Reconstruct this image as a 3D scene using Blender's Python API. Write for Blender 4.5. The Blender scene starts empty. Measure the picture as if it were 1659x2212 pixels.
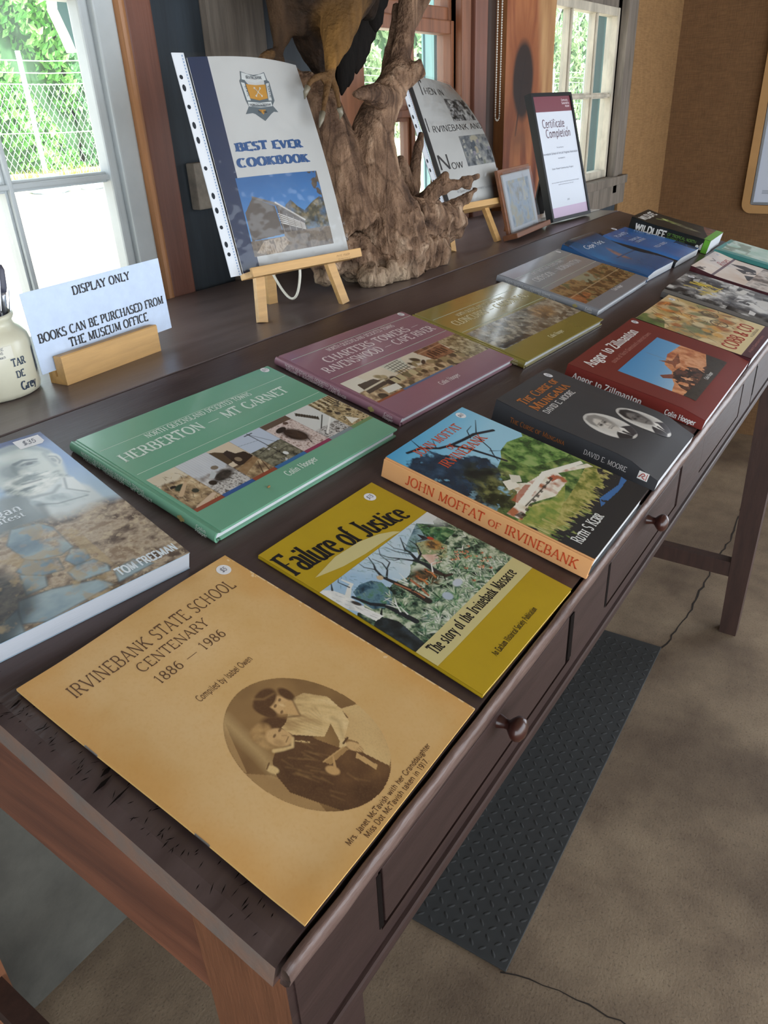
import bpy, bmesh, math, random
import numpy as np
from mathutils import Vector, Matrix, noise as mnoise

SC = bpy.context.scene
COL = SC.collection
random.seed(7)
PI = math.pi

# ------------------------------------------------------------------ camera
FPX = 1612.0
RC = ((0.56215575, -0.825982, -0.04164899),
      (-0.41262754, -0.23647441, -0.87966947),
      (0.71674223, 0.51169677, -0.47375837))          # rows: right, down, forward
CC = (-0.16275, -0.20511, 1.60076)
cam_data = bpy.data.cameras.new('camera')
cam_data.sensor_fit = 'HORIZONTAL'
cam_data.sensor_width = 36.0
cam_data.lens = 36.0 * FPX / 1659.0
cam_data.clip_start = 0.02
cam_data.clip_end = 300
cam = bpy.data.objects.new('camera', cam_data)
COL.objects.link(cam)
cam.matrix_world = Matrix(((RC[0][0], -RC[1][0], -RC[2][0], CC[0]),
                           (RC[0][1], -RC[1][1], -RC[2][1], CC[1]),
                           (RC[0][2], -RC[1][2], -RC[2][2], CC[2]),
                           (0, 0, 0, 1)))
SC.camera = cam

# ------------------------------------------------------------------ light
world = bpy.data.worlds.new('daylight')
SC.world = world
world.use_nodes = True
wn = world.node_tree.nodes
wl = world.node_tree.links
bg = wn['Background']
sky = wn.new('ShaderNodeTexSky')
sky.sky_type = 'HOSEK_WILKIE'
sky.turbidity = 6.0
sky.ground_albedo = 0.4
sky.sun_direction = Vector((-0.35, -0.35, 0.87)).normalized()
mixw = wn.new('ShaderNodeMix')
mixw.data_type = 'RGBA'
mixw.inputs[0].default_value = 0.75
wl.new(sky.outputs[0], mixw.inputs[6])
mixw.inputs[7].default_value = (0.86, 0.93, 1.0, 1)       # thin bright cloud over the blue
wl.new(mixw.outputs[2], bg.inputs[0])
bg.inputs[1].default_value = 1.5
sun_d = bpy.data.lights.new('sun', 'SUN')
sun_d.energy = 5.0
sun_d.angle = math.radians(3)
sun_d.color = (1.0, 0.95, 0.87)
sun = bpy.data.objects.new('sun', sun_d)
COL.objects.link(sun)
sun.rotation_euler = (math.radians(26), math.radians(-14), 0)   # high sun, kept off the room by the roof
SC.view_settings.view_transform = 'Standard'
SC.view_settings.look = 'None'
SC.view_settings.gamma = 1.0
SC.view_settings.use_curve_mapping = False
SC.view_settings.exposure = 1.8
SC.cycles.max_bounces = 8
SC.cycles.diffuse_bounces = 5
SC.cycles.caustics_reflective = False
SC.cycles.caustics_refractive = False

# ------------------------------------------------------------------ helpers
def lin(c):
    if isinstance(c, str):
        c = c.lstrip('#')
        c = tuple(int(c[i:i + 2], 16) / 255 for i in (0, 2, 4))
    return tuple((x / 12.92 if x <= 0.04045 else ((x + 0.055) / 1.055) ** 2.4) for x in c[:3])

def at(px, py, axis, val):
    """point of the real plane axis=val seen at photo pixel px,py (measuring help)"""
    d = [RC[0][k] * (px - 829.5) / FPX + RC[1][k] * (py - 1106) / FPX + RC[2][k] for k in range(3)]
    t = (val - CC[axis]) / d[axis]
    return Vector([CC[k] + t * d[k] for k in range(3)])

MATS = {}
def mat(name, col, rough=0.5, var=0.0, vscale=20.0, bump=0.0, bscale=80.0, stretch=(1, 1, 1), metal=0.0,
        spec=0.5, coat=0.0, col2=None, trans=0.0, detail=4.0, emit=None, coord='Object', rvar=0.0, thin=False):
    if name in MATS:
        return MATS[name]
    m = bpy.data.materials.new(name)
    m.use_nodes = True
    n, l = m.node_tree.nodes, m.node_tree.links
    b = n['Principled BSDF']
    c = lin(col)
    b.inputs['Base Color'].default_value = (*c, 1)
    b.inputs['Roughness'].default_value = rough
    b.inputs['Metallic'].default_value = metal
    b.inputs['Specular IOR Level'].default_value = spec
    b.inputs['Coat Weight'].default_value = coat
    b.inputs['Coat Roughness'].default_value = 0.08
    if trans:
        b.inputs['Transmission Weight'].default_value = trans
    if var or bump or rvar:
        tc = n.new('ShaderNodeTexCoord')
        mp = n.new('ShaderNodeMapping')
        mp.inputs['Scale'].default_value = stretch
        l.new(tc.outputs[coord], mp.inputs[0])
    if var or rvar:
        nz = n.new('ShaderNodeTexNoise')
        nz.inputs['Scale'].default_value = vscale
        nz.inputs['Detail'].default_value = detail
        nz.inputs['Roughness'].default_value = 0.65
        l.new(mp.outputs[0], nz.inputs['Vector'])
    if var:
        rp = n.new('ShaderNodeValToRGB')
        rp.color_ramp.elements[0].position = 0.3
        rp.color_ramp.elements[1].position = 0.7
        if col2:
            lo, hi = c, lin(col2)
        else:
            lo = tuple(max(0, x * (1 - var)) for x in c)
            hi = tuple(min(1, x * (1 + var)) for x in c)
        rp.color_ramp.elements[0].color = (*lo, 1)
        rp.color_ramp.elements[1].color = (*hi, 1)
        l.new(nz.outputs['Fac'], rp.inputs[0])
        l.new(rp.outputs[0], b.inputs['Base Color'])
    if rvar:
        mr = n.new('ShaderNodeMapRange')
        mr.inputs[3].default_value = max(0.03, rough - rvar)
        mr.inputs[4].default_value = min(1, rough + rvar)
        l.new(nz.outputs['Fac'], mr.inputs[0])
        l.new(mr.outputs[0], b.inputs['Roughness'])
    if bump:
        nb = n.new('ShaderNodeTexNoise')
        nb.inputs['Scale'].default_value = bscale
        nb.inputs['Detail'].default_value = 5
        l.new(mp.outputs[0], nb.inputs['Vector'])
        bp = n.new('ShaderNodeBump')
        bp.inputs['Strength'].default_value = bump
        bp.inputs['Distance'].default_value = 0.002
        l.new(nb.outputs['Fac'], bp.inputs['Height'])
        l.new(bp.outputs[0], b.inputs['Normal'])
    MATS[name] = m
    return m

def pic_mat(name, rough=0.35, coat=0.0, spec=0.5, bump=0.0, bscale=25):
    if name in MATS:
        return MATS[name]
    m = bpy.data.materials.new(name)
    m.use_nodes = True
    n, l = m.node_tree.nodes, m.node_tree.links
    b = n['Principled BSDF']
    at_ = n.new('ShaderNodeAttribute')
    at_.attribute_name = 'ink'
    l.new(at_.outputs['Color'], b.inputs['Base Color'])
    b.inputs['Roughness'].default_value = rough
    b.inputs['Coat Weight'].default_value = coat
    b.inputs['Coat Roughness'].default_value = 0.1
    b.inputs['Specular IOR Level'].default_value = spec
    if bump:
        tc = n.new('ShaderNodeTexCoord')
        nb = n.new('ShaderNodeTexNoise')
        nb.inputs['Scale'].default_value = bscale
        nb.inputs['Detail'].default_value = 2
        l.new(tc.outputs['Object'], nb.inputs['Vector'])
        bp = n.new('ShaderNodeBump')
        bp.inputs['Strength'].default_value = bump
        bp.inputs['Distance'].default_value = 0.01
        l.new(nb.outputs['Fac'], bp.inputs['Height'])
        l.new(bp.outputs[0], b.inputs['Normal'])
    MATS[name] = m
    return m

def thing(name, label, cat, loc=(0, 0, 0), group=None, matrix=None, kind=None):
    o = bpy.data.objects.new(name, None)
    o.empty_display_size = 0.03
    COL.objects.link(o)
    if matrix is not None:
        o.matrix_world = matrix
    else:
        o.location = loc
    tag(o, label, cat, group, kind)
    return o

def tag(o, label=None, cat=None, group=None, kind=None):
    if label: o['label'] = label
    if cat: o['category'] = cat
    if group: o['group'] = group
    if kind: o['kind'] = kind
    return o

class MB:
    """collects shapes, links them as ONE mesh"""
    def __init__(s):
        s.v, s.f, s.m, s.sm = [], [], [], []
    def add(s, v, f, m=0, smooth=False, M=None):
        o = len(s.v)
        if M is not None:
            v = [M @ Vector(p) for p in v]
        s.v += [tuple(p) for p in v]
        s.f += [tuple(i + o for i in q) for q in f]
        s.m += [m] * len(f)
        s.sm += [smooth] * len(f)
        return s
    def box(s, x0, x1, y0, y1, z0, z1, m=0, M=None, bev=0.0):
        if bev > 0:
            bm = bmesh.new()
            bmesh.ops.create_cube(bm, size=1)
            for v in bm.verts:
                v.co = Vector(((x0 + x1) / 2 + v.co.x * (x1 - x0), (y0 + y1) / 2 + v.co.y * (y1 - y0), (z0 + z1) / 2 + v.co.z * (z1 - z0)))
            bmesh.ops.bevel(bm, geom=bm.edges[:], offset=bev, segments=2, affect='EDGES', profile=0.6)
            bm.verts.index_update()
            s.add([v.co for v in bm.verts], [[v.index for v in f.verts] for f in bm.faces], m, False, M)
            bm.free()
            return s
        v = [(x0, y0, z0), (x1, y0, z0), (x1, y1, z0), (x0, y1, z0), (x0, y0, z1), (x1, y0, z1), (x1, y1, z1), (x0, y1, z1)]
        f = [(3, 2, 1, 0), (4, 5, 6, 7), (0, 1, 5, 4), (1, 2, 6, 5), (2, 3, 7, 6), (3, 0, 4, 7)]
        return s.add(v, f, m, False, M)
    def bar(s, a, b, w, d, m=0, up=(0, 0, 1), w2=None, d2=None):
        """rectangular stick from a to b"""
        a, b = Vector(a), Vector(b)
        t = (b - a).normalized()
        x = t.cross(Vector(up))
        if x.length < 1e-4:
            x = t.cross(Vector((0, 1, 0)))
        x.normalize()
        y = x.cross(t)
        w2 = w if w2 is None else w2
        d2 = d if d2 is None else d2
        v = [a + x * sx * w / 2 + y * sy * d / 2 for sx, sy in ((-1, -1), (1, -1), (1, 1), (-1, 1))]
        v += [b + x * sx * w2 / 2 + y * sy * d2 / 2 for sx, sy in ((-1, -1), (1, -1), (1, 1), (-1, 1))]
        return s.add(v, [(3, 2, 1, 0), (4, 5, 6, 7), (0, 1, 5, 4), (1, 2, 6, 5), (2, 3, 7, 6), (3, 0, 4, 7)], m)
    def tube(s, pts, r, n=8, m=0, closed_ends=True, smooth=True, jitter=0.0):
        pts = [Vector(p) for p in pts]
        if not hasattr(r, '__len__'):
            r = [r] * len(pts)
        v, f = [], []
        ref = None
        for i, p in enumerate(pts):
            t = (pts[min(i + 1, len(pts) - 1)] - pts[max(i - 1, 0)]).normalized()
            if ref is None:
                ref = t.orthogonal().normalized()
            x = (ref - t * ref.dot(t)).normalized()
            ref = x
            y = t.cross(x)
            for k in range(n):
                a = 2 * PI * k / n
                rr = r[i] * (1 + (random.random() - .5) * jitter)
                v.append(p + (x * math.cos(a) + y * math.sin(a)) * rr)
        for i in range(len(pts) - 1):
            for k in range(n):
                f.append((i * n + k, i * n + (k + 1) % n, (i + 1) * n + (k + 1) % n, (i + 1) * n + k))
        if closed_ends:
            f.append(tuple(range(n))[::-1])
            f.append(tuple((len(pts) - 1) * n + k for k in range(n)))
        return s.add(v, f, m, smooth)
    def lathe(s, prof, n=32, m=0, M=None, smooth=True):
        v, f = [], []
        for r, z in prof:
            for k in range(n):
                a = 2 * PI * k / n
                v.append((r * math.cos(a), r * math.sin(a), z))
        for i in range(len(prof) - 1):
            for k in range(n):
                f.append((i * n + k, i * n + (k + 1) % n, (i + 1) * n + (k + 1) % n, (i + 1) * n + k))
        return s.add(v, f, m, smooth, M)
    def ball(s, c, r, m=0, nu=12, nv=8, M=None):
        if not hasattr(r, '__len__'): r = (r, r, r)
        v = [(c[0], c[1], c[2] - r[2])]
        for i in range(1, nv):
            p = -PI / 2 + PI * i / nv
            for k in range(nu):
                a = 2 * PI * k / nu
                v.append((c[0] + r[0] * math.cos(p) * math.cos(a), c[1] + r[1] * math.cos(p) * math.sin(a), c[2] + r[2] * math.sin(p)))
        v.append((c[0], c[1], c[2] + r[2]))
        f = [(0, 1 + (k + 1) % nu, 1 + k) for k in range(nu)]
        for i in range(nv - 2):
            for k in range(nu):
                f.append((1 + i * nu + k, 1 + i * nu + (k + 1) % nu, 1 + (i + 1) * nu + (k + 1) % nu, 1 + (i + 1) * nu + k))
        o = 1 + (nv - 2) * nu
        f += [(o + k, o + (k + 1) % nu, len(v) - 1) for k in range(nu)]
        return s.add(v, f, m, True, M)
    def prism(s, poly, z0, z1, m=0, M=None):
        n = len(poly)
        v = [(x, y, z0) for x, y in poly] + [(x, y, z1) for x, y in poly]
        f = [tuple(range(n))[::-1], tuple(range(n, 2 * n))] + [(i, (i + 1) % n, n + (i + 1) % n, n + i) for i in range(n)]
        return s.add(v, f, m, False, M)
    def flat(s, poly, z, m=0, M=None):
        return s.add([(x, y, z) for x, y in poly], [tuple(range(len(poly)))], m, False, M)
    def disc(s, cx, cy, r, z, m=0, n=24, M=None, ry=None):
        ry = ry or r
        return s.flat([(cx + r * math.cos(2 * PI * k / n), cy + ry * math.sin(2 * PI * k / n)) for k in range(n)], z, m, M)
    def build(s, name, mats, parent=None, smooth=None, angle=None):
        me = bpy.data.meshes.new(name)
        me.from_pydata(s.v, [], s.f)
        for mm in (mats if isinstance(mats, (list, tuple)) else [mats]):
            me.materials.append(mm)
        me.polygons.foreach_set('material_index', s.m)
        me.polygons.foreach_set('use_smooth', [bool(x or smooth) for x in s.sm])
        me.update()
        o = bpy.data.objects.new(name, me)
        COL.objects.link(o)
        if parent is not None:
            o.parent = parent
        return o

def struct(mb, name, m, label=None, parent=None):
    o = mb.build(name, m, parent)
    if parent is None:
        o['kind'] = 'structure'
        if label:
            o['label'] = label
    return o
# ------------------------------------------------------------------ lettering: pen-stroke glyphs
def _a(cx, cy, rx, ry, d0, d1, n=12):
    r = []
    for i in range(n + 1):
        t = math.radians(d0 + (d1 - d0) * i / n)
        r += [cx + rx * math.cos(t), cy + ry * math.sin(t)]
    return r
XH = 0.68
G = {
 'A': (.72, [(2, [.36, 1, .05, 0], .55), (2, [.36, 1, .67, 0]), (0, [.16, .34, .56, .34])]),
 'B': (.66, [(3, [.12, 0, .12, 1]), (0, [.12, 1, .34, 1] + _a(.34, .76, .2, .24, 90, -90) + [.12, .52]), (0, [.12, .52, .36, .52] + _a(.36, .26, .24, .26, 90, -90) + [.12, 0])]),
 'C': (.72, [(0, _a(.40, .5, .34, .5, 48, 312, 20))]),
 'D': (.76, [(3, [.12, 0, .12, 1]), (0, [.12, 1, .32, 1] + _a(.32, .5, .36, .5, 90, -90, 16) + [.12, 0])]),
 'E': (.62, [(3, [.12, 0, .12, 1]), (0, [.12, 1, .54, 1, .54, .86]), (0, [.12, .52, .44, .52]), (0, [.12, 0, .57, 0, .57, .15])]),
 'F': (.58, [(3, [.12, 0, .12, 1]), (0, [.12, 1, .53, 1, .53, .86]), (0, [.12, .52, .42, .52])]),
 'G': (.78, [(0, _a(.40, .5, .34, .5, 48, 340, 20)), (2, [.70, .02, .70, .40])]),
 'H': (.78, [(3, [.12, 0, .12, 1]), (3, [.66, 0, .66, 1]), (0, [.12, .51, .66, .51])]),
 'I': (.26, [(3, [.13, 0, .13, 1])]),
 'J': (.44, [(1, [.32, 1, .32, .2] + _a(.17, .2, .15, .22, 0, -150, 8))]),
 'K': (.72, [(3, [.12, 0, .12, 1]), (2, [.12, .40, .60, 1], .55), (2, [.28, .58, .66, 0])]),
 'L': (.58, [(3, [.12, 0, .12, 1]), (0, [.12, 0, .54, 0, .54, .16])]),
 'M': (.90, [(1, [.12, 0, .12, 1], .55), (0, [.12, 1, .45, .06]), (0, [.45, .06, .78, 1], .55), (3, [.78, 0, .78, 1])]),
 'N': (.78, [(3, [.12, 0, .12, 1], .6), (0, [.12, 1, .66, 0]), (2, [.66, 0, .66, 1], .6)]),
 'O': (.80, [(0, _a(.40, .5, .34, .5, 90, 450, 24))]),
 'P': (.62, [(3, [.12, 0, .12, 1]), (0, [.12, 1, .34, 1] + _a(.34, .74, .22, .26, 90, -90) + [.12, .48])]),
 'Q': (.80, [(0, _a(.40, .5, .34, .5, 90, 450, 24)), (0, [.42, .22, .74, -.14])]),
 'R': (.70, [(3, [.12, 0, .12, 1]), (0, [.12, 1, .34, 1] + _a(.34, .75, .21, .25, 90, -90) + [.12, .5]), (2, [.34, .5, .64, 0])]),
 'S': (.56, [(0, _a(.29, .755, .205, .245, 30, 262, 12) + _a(.28, .25, .225, .25, 82, -155, 14))]),
 'T': (.64, [(1, [.32, 0, .32, 1]), (0, [.04, .86, .04, 1, .60, 1, .60, .86])]),
 'U': (.76, [(1, [.12, 1, .12, .3] + _a(.38, .3, .26, .3, 180, 360, 12)), (1, [.64, 1, .64, .3], .6)]),
 'V': (.72, [(1, [.05, 1, .36, 0]), (1, [.67, 1, .36, 0], .55)]),
 'W': (1.0, [(1, [.05, 1, .28, 0]), (0, [.28, 0, .50, .95], .55), (0, [.50, .95, .73, 0]), (1, [.96, 1, .73, 0], .55)]),
 'X': (.70, [(3, [.06, 1, .64, 0]), (3, [.62, 1, .07, 0], .55)]),
 'Y': (.70, [(1, [.05, 1, .35, .48]), (1, [.65, 1, .35, .48], .55), (1, [.35, 0, .35, .48])]),
 'Z': (.64, [(0, [.06, .86, .06, 1, .58, 1]), (0, [.58, 1, .05, 0]), (0, [.05, 0, .60, 0, .60, .15])]),
 'a': (.52, [(0, _a(.24, .48, .17, .2, 150, 0, 8) + [.41, .1] + _a(.49, .1, .08, .1, 180, 260, 4)), (0, _a(.24, .19, .18, .19, 60, 330, 12))]),
 'b': (.58, [(0, [.11, 1, .11, 0]), (0, _a(.30, .34, .21, .34, 150, -150, 14))]),
 'c': (.50, [(0, _a(.28, .34, .22, .34, 50, 310, 14))]),
 'd': (.58, [(0, [.47, 1, .47, 0]), (0, _a(.28, .34, .21, .34, 30, 330, 14))]),
 'e': (.52, [(0, [.06, .38, .47, .38] + _a(.27, .36, .2, .32, 0, 180, 10) + _a(.28, .33, .22, .33, 180, 318, 9))]),
 'f': (.36, [(1, [.15, 0, .15, .78] + _a(.27, .78, .12, .21, 180, 50, 6)), (0, [.03, .66, .31, .66])]),
 'g': (.55, [(0, _a(.26, .42, .18, .25, 90, 450, 14)), (0, [.40, .62, .54, .66]), (0, [.17, .2, .11, .1, .40, .02] + _a(.25, -.13, .21, .15, 60, -250, 12))]),
 'h': (.60, [(1, [.12, 0, .12, 1]), (2, _a(.31, .44, .18, .24, 170, 0, 9) + [.49, 0])]),
 'i': (.26, [(1, [.13, 0, .13, .66]), (0, [.13, .82, .13, .94])]),
 'j': (.26, [(0, [.15, .66, .15, -.1] + _a(.05, -.1, .1, .14, 0, -110, 5)), (0, [.15, .82, .15, .94])]),
 'k': (.58, [(1, [.12, 0, .12, 1]), (0, [.12, .26, .46, .66], .55), (2, [.24, .40, .52, 0])]),
 'l': (.26, [(1, [.13, 0, .13, 1])]),
 'm': (.90, [(1, [.12, 0, .12, .66]), (2, _a(.29, .44, .165, .24, 170, 0, 8) + [.455, 0]), (2, _a(.62, .44, .165, .24, 170, 0, 8) + [.785, 0])]),
 'n': (.60, [(1, [.12, 0, .12, .66]), (2, _a(.31, .44, .18, .24, 170, 0, 9) + [.49, 0])]),
 'o': (.56, [(0, _a(.28, .34, .22, .34, 90, 450, 18))]),
 'p': (.58, [(1, [.12, -.28, .12, .66]), (0, _a(.30, .34, .21, .34, 150, -150, 14))]),
 'q': (.58, [(1, [.47, -.28, .47, .66]), (0, _a(.28, .34, .21, .34, 30, 330, 14))]),
 'r': (.42, [(1, [.12, 0, .12, .66]), (0, _a(.30, .46, .17, .21, 170, 45, 6))]),
 's': (.44, [(0, _a(.22, .51, .145, .165, 35, 258, 9) + _a(.215, .17, .165, .17, 82, -150, 10))]),
 't': (.36, [(0, [.15, .88, .15, .14] + _a(.26, .14, .11, .14, 180, 310, 6)), (0, [.03, .66, .31, .66])]),
 'u': (.60, [(0, [.12, .66, .12, .22] + _a(.29, .22, .17, .22, 180, 350, 8)), (0, [.48, .66, .48, 0])]),
 'v': (.54, [(1, [.05, .66, .27, 0]), (1, [.49, .66, .27, 0], .55)]),
 'w': (.80, [(1, [.05, .66, .23, 0]), (0, [.23, 0, .40, .63], .55), (0, [.40, .63, .57, 0]), (1, [.75, .66, .57, 0], .55)]),
 'x': (.54, [(3, [.06, .66, .48, 0]), (3, [.47, .66, .06, 0], .55)]),
 'y': (.54, [(1, [.05, .66, .27, 0]), (1, [.49, .66, .27, 0, .2, -.2, .08, -.25], .6)]),
 'z': (.48, [(0, [.06, .66, .42, .66, .06, 0, .44, 0])]),
 '0': (.60, [(0, _a(.30, .5, .22, .5, 90, 450, 20))]),
 '1': (.42, [(1, [.22, 0, .22, 1, .08, .86])]),
 '2': (.58, [(0, _a(.28, .74, .21, .26, 160, -30, 10) + [.07, 0, .53, 0])]),
 '3': (.56, [(0, _a(.26, .76, .19, .24, 150, -90, 10) + _a(.26, .27, .22, .27, 90, -150, 12))]),
 '4': (.60, [(0, [.42, 0, .42, 1, .05, .3, .56, .3])]),
 '5': (.56, [(0, [.48, 1, .14, 1, .11, .55] + _a(.27, .32, .22, .32, 110, -150, 14))]),
 '6': (.58, [(0, [.46, .95] + _a(.42, .42, .34, .56, 110, 180, 7) + _a(.29, .3, .21, .3, 180, 530, 16))]),
 '7': (.56, [(0, [.06, 1, .52, 1, .2, 0])]),
 '8': (.58, [(0, _a(.29, .76, .18, .24, -90, 270, 14) + _a(.29, .26, .22, .26, 90, 450, 16))]),
 '9': (.58, [(0, [.12, .05] + _a(.16, .58, .34, .56, -70, 0, 7) + _a(.29, .7, .21, .3, 0, 350, 16))]),
 '.': (.24, [(0, [.12, 0, .12, .12])]), ',': (.24, [(0, [.14, .1, .10, -.14])]), "'": (.2, [(0, [.1, 1, .09, .76])]),
 '-': (.56, [(0, [.08, .36, .48, .36])]), '_': (1.1, [(0, [.05, .40, 1.05, .40])]), '$': (.56, [(0, _a(.29, .755, .205, .245, 30, 262, 12) + _a(.28, .25, .225, .25, 82, -155, 14)), (0, [.29, 1.1, .27, -.1], .6)]),
 '&': (.76, [(0, [.68, 0, .2, .62] + _a(.3, .8, .14, .18, 200, -20, 8) + [.2, .44] + _a(.28, .22, .2, .23, 130, 330, 10) + [.66, .46])]),
 ' ': (.34, []),
}
def text_geo(s, size=1.0, w=.13, thin=.05, serif=.11, xs=1.0, track=0.0, slant=0.0, small=0.0, wob=0.0):
    """outline polygons of a line of lettering: capital height = size, baseline y=0"""
    V, F = [], []
    x = 0.0
    rnd = random.Random(len(s) + 3)
    for ch in s:
        k = 1.0
        if small and ch.islower():
            ch, k = ch.upper(), small
        if ch not in G:
            ch = ' '
        adv, strokes = G[ch]
        dy = (rnd.random() - .5) * wob
        for st in strokes:
            code, p = st[0], st[1]
            sc = st[2] if len(st) > 2 else 1.0
            ww = max(w * sc, thin) / k ** .5
            P = [(p[i] * xs * k, p[i + 1] * k + dy) for i in range(0, len(p), 2)]
            Q = [P[0]]
            for q in P[1:]:
                if (q[0] - Q[-1][0]) ** 2 + (q[1] - Q[-1][1]) ** 2 > 1e-6:
                    Q.append(q)
            P = Q
            n = len(P)
            L, R = [], []
            for i in range(n):
                def nrm(a, b):
                    dx, dy_ = b[0] - a[0], b[1] - a[1]
                    d = math.hypot(dx, dy_) or 1
                    return (-dy_ / d, dx / d)
                n0 = nrm(P[i - 1], P[i]) if i > 0 else nrm(P[0], P[1])
                n1 = nrm(P[i], P[i + 1]) if i < n - 1 else n0
                mx, my = n0[0] + n1[0], n0[1] + n1[1]
                d = math.hypot(mx, my)
                if d < .35:
                    mx, my = n1; d = 1.0; mit = 1.0
                else:
                    mx, my = mx / d, my / d
                    mit = min(1.6, 1 / max(.3, mx * n1[0] + my * n1[1]))
                h = .5 * (abs(mx) * ww + abs(my) * thin * (1 if sc == 1 else 1)) * mit
                h = max(h, .5 * thin)
                L.append((P[i][0] + mx * h, P[i][1] + my * h))
                R.append((P[i][0] - mx * h, P[i][1] - my * h))
            o = len(V)
            V += L + R
            F += [(o + i, o + i + 1, o + n + i + 1, o + n + i) for i in range(n - 1)]
            if serif:
                for flag, e in ((1, 0), (2, n - 1)):
                    if code & flag:
                        ex, ey = P[e]
                        up = 1 if ey < .2 else -1
                        o = len(V)
                        sw = ww * .5 + serif * k
                        V += [(ex - sw, ey), (ex + sw, ey), (ex + sw, ey + up * thin * .9), (ex + ww * .5, ey + up * thin * 2.2), (ex - ww * .5, ey + up * thin * 2.2), (ex - sw, ey + up * thin * .9)]
                        F.append(tuple(range(o, o + 6)) if up > 0 else tuple(range(o, o + 6))[::-1])
        G_done = len(V)
        for i in range(text_geo.mark, G_done):
            V[i] = (V[i][0] + x, V[i][1])
        text_geo.mark = G_done
        x += (adv * xs * k + track)
    text_geo.mark = 0
    V = [((vx + slant * vy) * size, vy * size) for vx, vy in V]
    return V, F, x * size
text_geo.mark = 0

def put_text(mb, s, x, y, z, length=None, size=None, align='l', ang=0.0, m=0, M=None, fn=None, **kw):
    """lettering laid into mb in the plane z, running from (x,y); fitted to length when given"""
    kw = dict(kw)
    kw.setdefault('track', .075 if kw.get('serif', .11) else .05)
    kw['w'] = kw.get('w', .13) * .84
    V, F, L = text_geo(s, size=1.0, **kw)
    xmin = min(v[0] for v in V); xmax = max(v[0] for v in V)
    sx = sy = size if size else 1.0
    if length:
        sx = length / (xmax - xmin)
        if not size: sy = sx
    off = {'l': xmin, 'c': (xmin + xmax) / 2, 'r': xmax}[align]
    ca, sa = math.cos(ang), math.sin(ang)
    out = []
    for vx, vy in V:
        a, b = (vx - off) * sx, vy * sy
        a, b = x + a * ca - b * sa, y + a * sa + b * ca
        out.append(fn(a, b, z) if fn else (a, b, z))
    # every face turned towards +z of the local plane
    FF = []
    for f in F:
        ar = 0
        for i in range(len(f)):
            p, q = V[f[i]], V[f[(i + 1) % len(f)]]
            ar += p[0] * q[1] - q[0] * p[1]
        FF.append(f if ar >= 0 else f[::-1])
    mb.add(out, FF, m, False, M)
    return mb

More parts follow.
